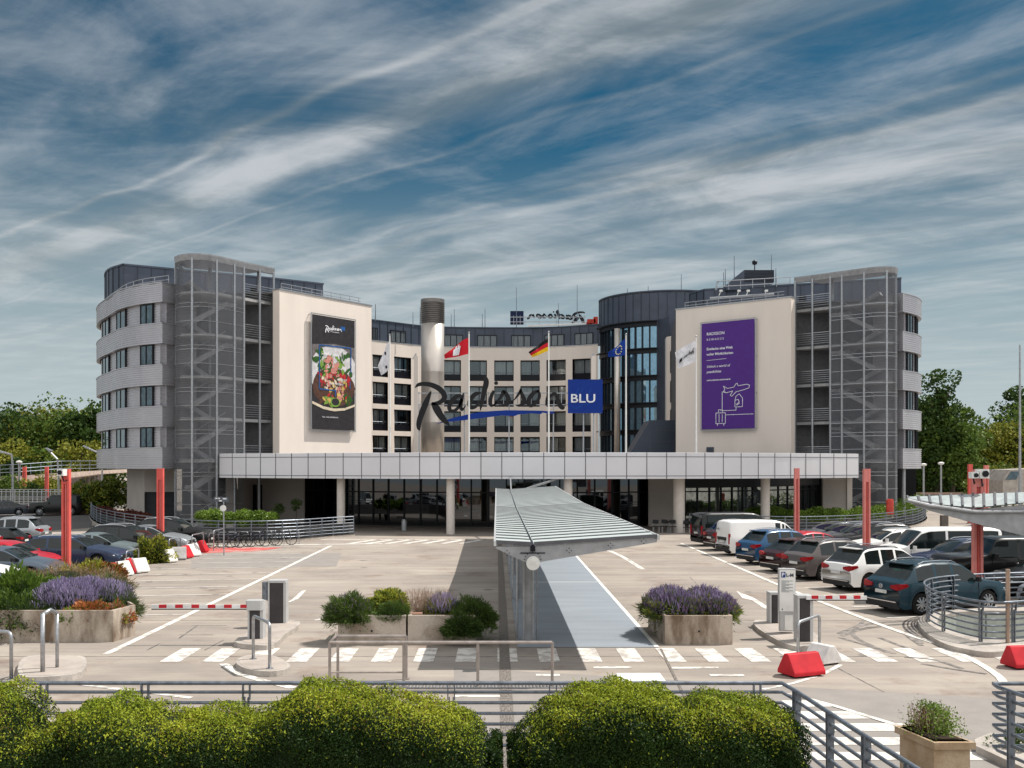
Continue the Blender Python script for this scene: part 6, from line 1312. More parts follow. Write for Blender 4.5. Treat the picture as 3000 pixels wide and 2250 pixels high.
# far left fence, footbridge, right wall
fe = empty('steel_fence', (-50, 116, 0), label='galvanised mesh fence behind the far left road', cat='fence'); Z = 112; m = MB(); mb_ = MB()
for k in range(34):
    x = PX(-60+k*13, Z); m.bar((x, Z, 0), (x, Z, zat(1434, Z)), .07, .07, (0, 1, 0))
m.build('posts', M_steel, fe, world=True)
for y in (1434, 1440, 1456, 1462, 1470, 1476): mb_.bar((PX(-60, Z), Z, zat(y, Z)), (PX(373, Z), Z, zat(y, Z)), .05, .07)
mb_.build('rails', M_steel, fe, world=True)
m = MB(); m.quad((PX(-60, Z), Z+.05, 0), (PX(373, Z), Z+.05, 0), (PX(373, Z), Z+.05, zat(1440, Z)), (PX(-60, Z), Z+.05, zat(1440, Z))); m.build('mesh_panel', M_screen, fe, world=True)
br = empty('footbridge', (-55, 125, 0), label='curved pinkish concrete footbridge with railings before the left trees', cat='bridge'); dk = [(-200, 120, 1404, 1428), (-60, 122, 1400, 1422), (60, 124, 1394, 1414), (180, 128, 1385, 1403), (290, 134, 1378, 1389), (390, 142, 1374, 1383)]
m = MB()
for (x0, Za, t0, b0_), (x1, Zb, t1, b1_) in zip(dk, dk[1:]):
    m.ext([at(x0, b0_, Za), at(x1, b1_, Zb), at(x1, t1, Zb), at(x0, t0, Za)], (0, 3, 0))
m.build('deck', pm('bridge_concrete', (.55, .44, .38), .8, var=.15), br, world=True)
m = MB()
for dy_ in (-34, -22, -12): m.tube([at(x, t+dy_+(x > 200)*6, Zq) for x, Zq, t, b in dk], .04, 5)
for x, Zq, t in [(x0+(x1-x0)*q/4, Za+(Zb-Za)*q/4, t0+(t1-t0)*q/4) for (x0, Za, t0, _), (x1, Zb, t1, _) in zip(dk, dk[1:]) for q in range(4)]: m.bar(at(x, t, Zq), at(x, t-32, Zq), .07, .07, (0, 1, 0))
m.build('parapet_railing', M_steeld, br, world=True)
m = MB(); m.ext([at(200, 1430, 133), at(285, 1428, 136), at(285, 1385, 136), at(200, 1398, 133)], (0, 2, 0))
for x, Zq in ((60, 126), (-80, 124)): m.cyl((PX(x, Zq), Zq, 0), (PX(x, Zq), Zq, 3), .5, n=10)
m.build('abutment', pm('abutment_dark', (.12, .10, .09), .8), br, world=True)
w_ = empty('retaining_wall', (70, 150, 0), label='long grey concrete wall with ivy along the right background', cat='wall'); Z = 150
m = MB(); m.box(((PX(2560, Z)+PX(3400, Z))/2, Z+.3, zat(1384, Z)/2), (PX(3400, Z)-PX(2560, Z), .6, zat(1384, Z))); m.build('wall', pm('board_concrete', (.40, .38, .35), .9, var=.2, scale=.6, stretch=(.3, 1, 3)), w_, world=True)
m = MB()
for k in range(14): x = PX(2580+k*36, Z); m.bar((x, Z-.1, 0), (x, Z-.1, zat(1368, Z)), .12, .12, (0, 1, 0))
m.bar((PX(2560, Z), Z-.1, zat(1370, Z)), (PX(3200, Z), Z-.1, zat(1370, Z)), .06, .06); m.build('fence_posts', M_steel, w_, world=True)
m = MB(); m.bar((PX(2560, 130), 130, zat(1446, 130)), (PX(2950, 130), 130, zat(1446, 130)), .15, .3); m.build('guard_rail', pm('rail_rust', (.32, .22, .18), .7), None, label='low rusty guard rail before the concrete wall', cat='guard rail')
Z = 100; r = empty('glazed_shed', (PX(2970, Z), Z, 0), label='small structure with slanted window at the right edge beyond the pylons', cat='shed'); m = MB(); m.ext([at(2938, 1462, Z), at(3060, 1462, Z), at(3060, 1372, Z), at(2958, 1376, Z), at(2938, 1408, Z)], (0, 4, 0)); m.build('walls', M_conc, r, world=True); m = MB(); m.ext([at(2946, 1405, Z-.05), at(2978, 1405, Z-.05), at(2987, 1381, Z-.05), at(2962, 1381, Z-.05)], (0, .04, 0)); m.build('window', M_blgl2, r, world=True)
# ================= VEGETATION =================
L_dark = leafmat('foliage_dark', (.012, .035, .008), (.07, .12, .022)); L_mid = leafmat('foliage_mid', (.025, .06, .012), (.15, .22, .035)); L_yel = leafmat('foliage_yellowish', (.07, .10, .012), (.30, .29, .04))
L_hedge = leafmat('hedge_leaf_shaded', (.005, .018, .003), (.032, .066, .009)); L_tip = leafmat('hedge_fresh_tip', (.13, .21, .014), (.42, .44, .035)); L_brn = leafmat('hedge_brown_tip', (.14, .10, .02), (.26, .18, .04))  # first colour darkened to hold the front's self-shadow; tips are fresh growth
L_laur = leafmat('laurel_leaf', (.04, .09, .012), (.22, .32, .05), .35); L_lav = leafmat('lavender_flower', (.17, .13, .24), (.42, .36, .54)); L_lavs = leafmat('lavender_stem', (.05, .065, .03), (.13, .16, .07)); L_red = leafmat('dark_red_leaf', (.06, .015, .015), (.16, .05, .03))
L_org = leafmat('orange_flower', (.30, .07, .03), (.55, .22, .08)); L_dry = leafmat('dry_stem', (.22, .13, .09), (.42, .32, .24)); L_ylf = leafmat('yellow_shoot', (.26, .28, .03), (.50, .48, .08)); L_box = leafmat('box_leaf', (.03, .06, .015), (.12, .17, .045)); L_purp = leafmat('dark_lavender', (.09, .06, .12), (.24, .17, .27))
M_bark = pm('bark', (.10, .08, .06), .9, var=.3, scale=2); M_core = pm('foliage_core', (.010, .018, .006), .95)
def crown_pts(c, r, K, n, cs, shell=.6, squash=1.0, flat=None):
    d = RNG.normal(size=(K, 3)); d /= np.linalg.norm(d, axis=1)[:, None]; rad = RNG.uniform(shell, 1.0, K)[:, None]
    C = np.array(c)+d*rad*np.array(r); 
    cr = cs*RNG.uniform(.55, 1.35, K)
    P = np.repeat(C, n, 0); q = RNG.normal(size=(K*n, 3)); q /= np.linalg.norm(q, axis=1)[:, None]; q *= (RNG.uniform(.5, 1.0, K*n)**.5)[:, None]*np.repeat(cr, n)[:, None]; q[:, 2] *= .8
    return P+q, q/(np.repeat(cr, n)[:, None]+1e-6)
def tree(x, y, h, w, mats, label, K=60, n=70, ls=.55, kind='round', trunk=True, name='tree', cat='tree', group=None, z=0):
    r = empty(name, (x, y, z), label=label, cat=cat, group=group); mat = mats
    if kind == 'poplar': c = (0, 0, h*.55); rr = (w/2, w/2, h*.46)
    else: c = (0, 0, h*.58); rr = (w/2, w/2, h*.42)
    P, N_ = crown_pts(c, rr, K, n, w*.17 if kind != 'poplar' else w*.24, .35)
    P = P[P[:, 2] > .4]; N_ = N_[-len(P):]
    V = leaves(P, ls, None, 1.0, .8); leaf_obj('crown', V, mat, r)
    m = MB(); m.lathe([(w*.035+.08, 0), (w*.03+.05, h*.3), (w*.015+.03, h*.7), (.02, h*.9)], (0, 0, 0), 8)
    for k in range(5): a = k*1.3; m.tube([(0, 0, h*(.3+.08*k)), (w*.18*cos(a), w*.18*sin(a), h*(.45+.08*k)), (w*.32*cos(a), w*.32*sin(a), h*(.55+.07*k))], .05+w*.004, 5)
    m.build('trunk', M_bark, r); return r
gt = 'trees behind the hotel on the left'; gr = 'trees behind the hotel on the right'
TLs = [(-70, 1215, 150, 16, 'mid'), (10, 1235, 158, 14, 'dark'), (68, 1202, 150, 16, 'dark'), (110, 1212, 160, 13, 'dark'), (160, 1210, 152, 15, 'yel'), (215, 1198, 150, 16, 'mid'), (262, 1196, 156, 12, 'yel'), (285, 1188, 148, 10, 'dark'), (330, 1200, 160, 14, 'mid')]
for i, (px, py, Z, w_, c_) in enumerate(TLs):
    tree(PX(px, Z), Z, zat(py, Z), w_*1.0, {'mid': L_mid, 'dark': L_dark, 'yel': L_yel}[c_], ('leafy tree cut by the left frame edge', 'dark green tree at the far left behind the lamp', 'tallest dark tree of the left group', 'narrow dark tree peeping behind the tallest one', 'yellowish green broad tree left of centre in the left group', 'mid green tree nearest the curved wing but one', 'yellow-green tree before the curved wing', 'dark tree touching the curved wing', 'tree mostly hidden behind the curved wing')[i], K=90, n=130, ls=.48, group=gt)
for i, (px, py, Z, w_, h_) in enumerate(((15, 1300, 135, 9, 0), (120, 1310, 138, 9, 0), (235, 1300, 138, 9, 0), (70, 1345, 132, 6, 0))):
    tree(PX(px, Z), Z, zat(py, Z), w_, (L_yel, L_mid, L_yel, L_dark)[i], ('lower bright bush-like tree at far left', 'lower tree in front of the tall dark ones', 'low yellow-green tree left of the curved wing', 'small dark tree behind the footbridge pylon')[i], K=60, n=110, ls=.42, group='lower trees before the left wood')
TRs = [(2745, 1085, 140, 6.5, 'poplar', 'dark'), (2712, 1150, 143, 6, 'poplar', 'mid'), (2790, 1195, 140, 9, 'round', 'mid'), (2828, 1232, 150, 10, 'round', 'mid'), (2875, 1250, 150, 12, 'round', 'mid'), (2925, 1252, 146, 12, 'round', 'yel'), (2988, 1108, 160, 6.5, 'poplar', 'dark'), (2985, 1240, 148, 12, 'round', 'dark'), (3060, 1180, 150, 16, 'round', 'mid'), (3150, 1200, 150, 16, 'round', 'dark'), (2690, 1230, 150, 12, 'round', 'dark')]
for i, (px, py, Z, w_, kd, c_) in enumerate(TRs):
    tree(PX(px, Z), Z, zat(py, Z), w_, {'mid': L_mid, 'dark': L_dark, 'yel': L_yel}[c_], ('tall dark columnar tree just right of the right wing', 'shorter columnar tree touching the right wing', 'round green tree below the tall columnar one', 'round tree in the middle of the right group', 'broad low tree right of the middle of the right group', 'yellowish broad tree before the far right trees', 'dark pointed tree at the right frame edge', 'dark broad tree below the pointed one at right', 'tree beyond the right frame edge', 'far tree outside the right frame edge', 'tree half hidden behind the right wing')[i], K=90 if kd == 'round' else 60, n=130, ls=.45, kind=kd, group=gr)
for i, (px, py, Z, w_) in enumerate(((2770, 1310, 158, 14), (2860, 1315, 158, 14), (2950, 1312, 158, 14), (2680, 1320, 158, 10))):
    tree(PX(px, Z), Z, zat(py, Z), w_, L_dark, 'low dark shrubby tree filling the gap behind the ivy wall', K=60, n=90, ls=.5, group='dark undergrowth trees behind the ivy wall')
# bushes
def bush(px, py, rx, ry, rz, mats, label, n=1800, ls=.12, name='shrub', Z=None, z0=0, K=40, group=None, cat='shrub', parent=None, part=None):
    p = gp(px, py) if Z is None else Vector((PX(px, Z), Z, 0)); ml = mats if isinstance(mats, (list, tuple)) else [mats]
    P, _ = crown_pts((0, 0, rz*.5), (rx*.8, ry*.8, rz*.45), K, max(4, n//K), min(rx, rz)*.32, .4); P = P[P[:, 2] > .02]; V = leaves(P, ls, None, 1, .55)
    mi = RNG.integers(0, len(ml), len(P)) if len(ml) > 1 else None
    o = leaf_obj(name if part is None else part, V, ml, parent, mi=mi)
    o.location = (p.x, p.y, z0) if parent is None else (p.x-parent.location.x, p.y-parent.location.y, z0-parent.location.z)
    if parent is None: tag(o, label, cat, group)
    return o
bush(262, 1432, 2.6, 2, 3.2, [L_mid, L_yel], 'round green bush under the footbridge beside the left wing', Z=100, n=3500, ls=.32); bush(318, 1430, 2.4, 2, 3.6, [L_mid, L_yel], 'green bush against the wall of the left wing', Z=100, n=3500, ls=.32)
bush(130, 1400, 3, 2, 4.0, L_yel, 'bush with dappled leaves behind the pink pylon', Z=118, n=3000, ls=.35); bush(20, 1400, 2.5, 2, 3.6, L_mid, 'bush at the far left below the footbridge', Z=118, n=3000, ls=.35); bush(90, 1410, 2.3, 2, 2.8, L_dark, 'dark bush between the two distant left pylons', Z=116, n=2500, ls=.3)
bush(2930, 1430, 4.2, 2, 5.5, [L_mid, L_yel], 'large round bush right of the distant pylons', Z=112, n=5000, ls=.35)
def laurel(pts, h, w_, n, label, mats, ls=.18, name='laurel_hedge', z0=.3):
    P = np.array([tuple(v) for v in smooth_path([gp(*q) for q in pts], 8)]); idx = RNG.integers(0, len(P), n); c = P[idx]
    q = RNG.normal(size=(n, 3)); q /= np.linalg.norm(q, axis=1)[:, None]; lump = .75+.35*np.sin(idx*.9)*np.cos(idx*.37+1)
    c = c+q*np.array([w_, w_, h*.5])*lump[:, None]*RNG.uniform(.6, 1, n)[:, None]; c[:, 2] += z0+h*.5
    return leaf_obj(name, leaves(c, ls, None, 1, .5), mats, label=label, cat='hedge')
laurel([(590, 1560), (650, 1565), (720, 1566), (800, 1562)], 1.3, .7, 13000, 'glossy green laurel hedge behind the left railing', [L_laur], z0=.5)
laurel([(2200, 1545), (2300, 1550), (2400, 1550), (2500, 1546), (2600, 1538)], 1.3, .8, 14000, 'glossy green laurel hedge along the right railing', [L_laur], z0=.45)
laurel([(2600, 1538), (2660, 1528), (2690, 1518), (2672, 1500), (2648, 1492)], 2.0, 1.1, 8000, 'laurel hedge rounding the right end of the building', [L_laur, L_yel], z0=.3)
laurel([(290, 1522), (330, 1535), (380, 1543), (430, 1548)], 1.1, .7, 5000, 'dark red barberry hedge inside the curved left railing', [L_red], ls=.2, name='barberry_hedge', z0=.3)
laurel([(2640, 1388), (2720, 1386), (2800, 1384), (2880, 1388)], .3, .3, 10, 'ivy', [L_mid]) if 0 else None
n = 9000; X = RNG.uniform(PX(2570, 149.5), PX(3060, 149.5), n); hh = .5+.9*np.abs(np.sin(X*.55))+.5*np.abs(np.sin(X*1.7)); Zz = zat(1384, 150)+.7-RNG.uniform(0, 1, n)**1.2*hh*2.0
P = np.stack([X, 149.4+RNG.uniform(-.5, .7, n), Zz], 1); leaf_obj('ivy', leaves(P, .45, None, 1, .8), [L_mid, L_yel], mi=RNG.integers(0, 2, n), label='ivy spilling over the top of the long concrete wall', cat='climbing plant')
n = 1500; X = RNG.uniform(PX(2640, 148), PX(2880, 148), n); P = np.stack([X, 147+RNG.uniform(-.8, .8, n), RNG.uniform(0, 1, n)**1.6*(1+2.2*np.abs(np.sin(X*.8)))], 1); leaf_obj('weeds', leaves(P, .5, None, 1, .7), [L_dark, L_mid], mi=RNG.integers(0, 2, n), label='scattered weeds growing at the foot of the concrete wall', cat='weeds')
# topiary balls by the lobby
for x, y, lb in ((817, 1490, 'left round topiary plant before the cream lobby wall'), (868, 1480, 'right round topiary plant before the cream lobby wall')):
    Z = 76.; r = empty('topiary', (PX(x, Z), Z, 0), label=lb, cat='plant', group='potted topiary by the lobby'); c = at(x, y, Z)
    P, _ = crown_pts((0, 0, c.z), (.42, .42, .5), 30, 50, .16, .5); leaf_obj('crown', leaves(P, .1), L_box, r); m = MB(); m.cyl((0, 0, .4), (0, 0, c.z), .03, n=6); m.build('stem', M_bark, r); m = MB(); m.lathe([(.2, 0), (.28, .45), (.3, .5)], (0, 0, 0), 12); m.build('pot', M_trim, r)
# planters
M_plc = pm('planter_concrete', (.47, .40, .33), .9, scale=1.6, col2=(.15, .105, .07), thr=(.36, .60), bump=.35, bscale=22, fine=.14, stretch=(1.3, 1.3, .45)); M_plc2 = pm('planter_concrete_pale', (.46, .40, .34), .9, scale=1.6, col2=(.26, .21, .16), thr=(.34, .58), bump=.35, bscale=22, fine=.14)
M_soil = pm('soil', (.05, .035, .025), .95, var=.2)
def planter(X0, X1, Y0, Y1, h, mat, label, th=.09, rim=0, name='concrete_planter', poly=None, hole_=None):
    base = poly or [(X0, Y0), (X1, Y0), (X1, Y1), (X0, Y1)]; cx = sum(p[0] for p in base)/len(base); cy = sum(p[1] for p in base)/len(base); r = empty(name, (cx, cy, 0), label=label, cat='planter')
    def ins(p, d): 
        v = Vector((p[0]-cx, p[1]-cy)); l = v.length; return (p[0]-v.x/l*d*1.4, p[1]-v.y/l*d*1.4)
    o_ = base; i_ = [ins(p, th) for p in base]; n_ = len(base); m = MB(); vs = [(*p, 0) for p in o_]+[(*p, h) for p in o_]+[(*p, h) for p in i_]+[(*p, h-.25) for p in i_]; fs = []
    for k in range(n_):
        j = (k+1) % n_; fs += [(k, j, n_+j, n_+k), (n_+k, n_+j, 2*n_+j, 2*n_+k), (2*n_+k, 2*n_+j, 3*n_+j, 3*n_+k)]
    m.add(vs, fs)
    if rim:
        q = [ins(p, -rim) for p in base]; m.prism(q, h-.10, h-.0); 
    b = m.build('tub', mat, r, world=True); 
    m = MB(); m.poly([(*p, h-.12+(.13 if rim else 0)) for p in i_]); m.build('soil', M_soil, r, world=True)
    if hole_:
        m = MB(); m.cyl((hole_[0], Y0-.004, hole_[1]), (hole_[0], Y0+.02, hole_[1]), .03, n=10); m.build('drain_hole', M_dark, b, world=True)
    return r
def spikes(P, h, w_, tilt=.25):
    """upright thin quads"""
    n = len(P); a = RNG.uniform(0, 2*pi, n); u = np.stack([np.cos(a), np.sin(a), 0*a], 1)*w_/2; t = RNG.normal(size=(n, 3))*tilt; t[:, 2] = 1; t *= (h*RNG.uniform(.6, 1.2, n))[:, None]
    return np.stack([P-u*.6, P+u*.6, P+t+u, P+t-u], 1).reshape(-1, 4, 3).reshape(-1, 3)
def mound(r, c, rad, n_leaf, ls, mats, spike=None, n_sp=0, sh=.16, sw=.022, part='foliage', flower='flowers', asp=.22):
    """dome of narrow leaves with flower spikes; c world centre of its base"""
    d = RNG.normal(size=(n_leaf, 3)); d[:, 2] = np.abs(d[:, 2])-.25; d /= np.linalg.norm(d, axis=1)[:, None]; k = 1+.12*np.sin(d[:, 0]*7+d[:, 1]*5+c[0]*3)+.10*np.sin(d[:, 2]*11+d[:, 0]*6+c[0])+.05*np.sin(d[:, 0]*19+d[:, 2]*17)
    P = np.array(c)+d*np.array(rad)*(RNG.uniform(.72, 1, n_leaf)*k)[:, None]; a = np.cross(d, RNG.normal(size=(n_leaf, 3))); a /= np.linalg.norm(a, axis=1)[:, None]+1e-9
    out = d+RNG.normal(size=d.shape)*.35; L_ = ls*RNG.uniform(.4, 1.25, n_leaf)[:, None]; V = np.stack([P, P+out*L_*.5+a*L_*asp*.5, P+out*L_, P+out*L_*.5-a*L_*asp*.5], 1).reshape(-1, 3)
    ml = mats if isinstance(mats, (list, tuple)) else [mats]; leaf_obj(part, V, ml, r, True, mi=RNG.integers(0, len(ml), n_leaf) if len(ml) > 1 else None)
    m = MB(); m.lathe([(rad[0]*.8*cos(t), rad[2]*.8*sin(t)*1.0) for t in np.linspace(-.2, 1.4, 7)], tuple(c), 14); v2 = []
    for (x, y, z) in m.v: v2.append((x, c[1]+(y-c[1])*rad[1]/rad[0], z))
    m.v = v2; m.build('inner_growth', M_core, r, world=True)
    if n_sp:
        d = RNG.normal(size=(n_sp, 3)); d[:, 2] = np.abs(d[:, 2])+.15; d /= np.linalg.norm(d, axis=1)[:, None]; P = np.array(c)+d*np.array(rad)*1.0; V = spikes(P, sh, sw); leaf_obj(flower, V, spike, r, True)
# right lavender planter
Yf = gp(0, 1889).y; x0 = PX(1948, Yf); x1 = PX(2146, Yf); pr = planter(x0, x1, Yf, Yf+3.0, .78, M_plc, 'stained square concrete planter with purple lavender right of the walkway', hole_=(PX(2048, Yf), .36))
for cx, cy, rx in ((x0+.45, Yf+.9, .75), (x0+1.0, Yf+1.0, .7), (x1-.25, Yf+.9, .62), (x0+.5, Yf+2.1, .7), (x1-.35, Yf+2.1, .7), (x0+.15, Yf+1.5, .55)):
    mound(pr, (cx, cy, .66), (rx, .7, .52), 4200, .12, [L_lavs, L_mid, L_yel], [L_purp], 560, .17, .022)
    mound(pr, (cx, cy, .7), (rx*.9, .6, .5), 300, .12, [L_lavs], [L_lav], 330, .19, .020)
# middle pair
Yf = gp(0, 1888).y
pm1 = planter(PX(990, Yf), PX(1189, Yf), Yf, Yf+1.6, .78, M_plc2, 'pale concrete planter with clipped olive shrubs, left of the middle pair', hole_=(PX(1089, Yf), .36)); pm2 = planter(PX(1195, Yf), PX(1392, Yf), Yf, Yf+1.6, .78, M_plc2, 'pale concrete planter with drooping dark shrub and dry twigs, right of the middle pair', hole_=(PX(1291, Yf), .36))
def mpx(r, px, py, Z, rx, rz, n, ls, mats, **k): c = at(px, py, Z); mound(r, (c.x, c.y, c.z-rz*.55), (rx, rx*.85, rz), n, ls, mats, **k)
mpx(pm1, 1024, 1775, Yf+.3, .66, .58, 14000, .09, [L_box, L_mid], spike=[L_purp], n_sp=160, sh=.12, sw=.014, asp=.2)
mpx(pm1, 1140, 1750, Yf+1.0, .52, .36, 5000, .09, [L_ylf, L_ylf, L_mid], asp=.45)
mpx(pm1, 1150, 1785, Yf+.35, .50, .36, 9000, .075, [L_box, L_mid], asp=.2)
mpx(pm2, 1385, 1785, Yf+.55, .66, .66, 15000, .085, [L_box, L_mid], asp=.2)
mpx(pm2, 1355, 1822, Yf-.05, .50, .48, 10000, .08, [L_dark, L_box], asp=.25)
mpx(pm2, 1295, 1775, Yf+.8, .45, .42, 4200, .13, [L_box, L_yel], spike=[L_lav], n_sp=500, sh=.2, sw=.02, asp=.15)
n = 700; P = np.stack([RNG.uniform(PX(1195, Yf), PX(1300, Yf), n), RNG.uniform(Yf+.5, Yf+1.4, n), np.full(n, .65)], 1); leaf_obj('dry_twigs', spikes(P, .62, .007, .35), [L_dry], pm2, True)
m = MB(); c = (PX(1218, Yf), Yf+.35, .72); m.box((c[0], c[1], c[2]), (.3, .25, .16)); m.build('clay_brick', pm('terracotta', (.35, .20, .14), .8), pm2, world=True)
n = 120; P = np.stack([RNG.uniform(PX(968, Yf), PX(995, Yf), n), RNG.uniform(Yf, Yf+.3, n), RNG.uniform(.55, .85, n)], 1); leaf_obj('trailing_stem', leaves(P, .07), [L_dark], pm1, True)
# big left planter
Yf = gp(0, 1881).y; pl = planter(0, 0, Yf, 0, .86, M_plc, 'large weathered concrete flower bed at the left with lavender and orange flowers', poly=[(-20, Yf), (PX(332, Yf), Yf), tuple(gp(397, 1861).xy), (-11.1, 30.0), (-14.2, 36.6), (-20, Yf+9.5)], hole_=(PX(30, Yf), .36))
def lb_(px, py, Z, rx, rz, n, ls, mats, **k): mpx(pl, px, py, Z, rx, rz, n, ls, mats, **k)
lb_(40, 1775, Yf+.8, 1.1, .7, 6500, .16, [L_mid, L_dark], asp=.25); lb_(130, 1800, Yf+.8, .9, .6, 6000, .15, [L_dark, L_lavs], spike=[L_lav], n_sp=300, asp=.14)
lb_(50, 1720, Yf+2.6, 1.3, .9, 6500, .18, [L_laur, L_mid], asp=.4); lb_(-40, 1800, Yf+.7, 1.0, .8, 4000, .16, [L_dark, L_mid], asp=.3)
lb_(195, 1745, Yf+1.3, .85, .62, 5000, .15, [L_lavs, L_dark], spike=[L_lav], n_sp=1500, sh=.24, sw=.022, asp=.12)
lb_(255, 1735, Yf+2.2, .85, .55, 4500, .15, [L_lavs, L_mid], spike=[L_lav], n_sp=1300, sh=.22, sw=.022, asp=.12)
lb_(320, 1740, Yf+2.3, .72, .55, 4500, .15, [L_lavs, L_box], spike=[L_lav], n_sp=650, sh=.2, sw=.022, asp=.12); lb_(362, 1765, Yf+2.0, .5, .5, 3500, .13, [L_lavs, L_box], asp=.12)
lb_(258, 1785, Yf+.6, .6, .4, 4200, .09, [L_org, L_org, L_brn], asp=.6); lb_(322, 1790, Yf+.8, .6, .4, 4200, .085, [L_org, L_dry, L_yel], asp=.6); lb_(205, 1800, Yf+.25, .28, .2, 1200, .09, [L_laur], asp=.5); lb_(365, 1800, Yf+.9, .22, .25, 700, .08, [L_org], asp=.6)
lb_(190, 1690, Yf+6.0, 1.6, .8, 5000, .16, [L_dry, L_brn], asp=.12); lb_(285, 1695, Yf+6.5, 1.1, .6, 3500, .15, [L_dry, L_brn], asp=.12); lb_(310, 1705, Yf+4.6, .8, .45, 3000, .12, [L_box, L_dry], asp=.2)
lb_(258, 1678, Yf+8.0, 1.0, .6, 5000, .14, [L_yel, L_ylf, L_brn], asp=.4); lb_(318, 1672, Yf+8.2, .6, .45, 3500, .12, [L_org, L_red, L_brn], asp=.5); lb_(290, 1672, Yf+8.3, .7, .5, 4000, .14, [L_yel, L_ylf], asp=.4)
r = empty('flower_clump', tuple(gp(452, 1650)), label='yellow-green flowering clump at the foot of the second red pylon', cat='plant'); c = gp(448, 1648); mound(r, (c.x, c.y, .2), (.95, .8, 1.0), 7000, .14, [L_ylf, L_yel, L_dark], asp=.45); c = gp(485, 1640); mound(r, (c.x, c.y+.5, .1), (.6, .6, .7), 2500, .12, [L_dark, L_brn], asp=.4, part='side_growth')
# small planter lower right
Zp = 16.6; q = [(PX(2640, 16.9), 17.05), (PX(2762, 15.3), 15.35), (PX(2846, 15.5), 15.55), (PX(2720, 17.2), 17.4)]
q = [tuple((gp(x, y, .82)).xy) for x, y in ((2636, 2130), (2736, 2172), (2842, 2172), (2700, 2122))]
pp_ = planter(0, 0, 0, 0, .82, pm('sandstone_tub', (.52, .42, .30), .85, scale=1.5, col2=(.32, .22, .13), thr=(.35, .65), bump=.3, bscale=25, fine=.1), 'sandy rimmed planter box with a sparse shrub at the lower right', poly=q, rim=.06, name='planter_box')
c = gp(2722, 2140, .82); n = 260; P = np.stack([c.x+RNG.normal(size=n)*.12, c.y+RNG.normal(size=n)*.12, np.full(n, .8)], 1); leaf_obj('twigs', spikes(P, .34, .007, .22), [L_dry, L_red], pp_, True, mi=RNG.integers(0, 2, n))
n = 2600; hgt = RNG.uniform(0, 1, n); P = np.stack([c.x+.08+RNG.normal(size=n)*.18*(1.1-hgt*.6), c.y+RNG.normal(size=n)*.22, .84+hgt**1.5*.38], 1); leaf_obj('foliage', leaves(P, .045), [L_mid, L_laur], pp_, True, mi=RNG.integers(0, 2, n))
m = MB(); a = [gp(2855, 2190), gp(2900, 2170), gp(3010, 2180), gp(3400, 2330), gp(3400, 2450), gp(3030, 2290), gp(2860, 2210)]; m.prism([(p.x, p.y) for p in a], 0, .14); m.build('kerb_island', M_conc, kind='structure')
o = bush(2985, 2215, .55, .5, .5, [L_mid, L_dark], 'low green plant behind the short railing at the lower right', n=1200, ls=.06, K=20)
# far left wooden planters
for x, lb in ((165, 'left wooden planter with dark red shrubs by the far fence'), (240, 'right wooden planter with dark red shrubs by the far fence')):
    Z = 100.; r = empty('timber_planter', (PX(x, Z), Z, 0), label=lb, cat='planter'); m = MB(); m.box((0, 0, .55), (1.9, 1.1, 1.1), 0, .05); m.build('box', pm('timber', (.30, .20, .14), .8, var=.2, scale=3), r); P, _ = crown_pts((0, 0, 1.35), (.9, .5, .5), 20, 50, .25, .4); leaf_obj('foliage', leaves(P, .22), [L_red], r)
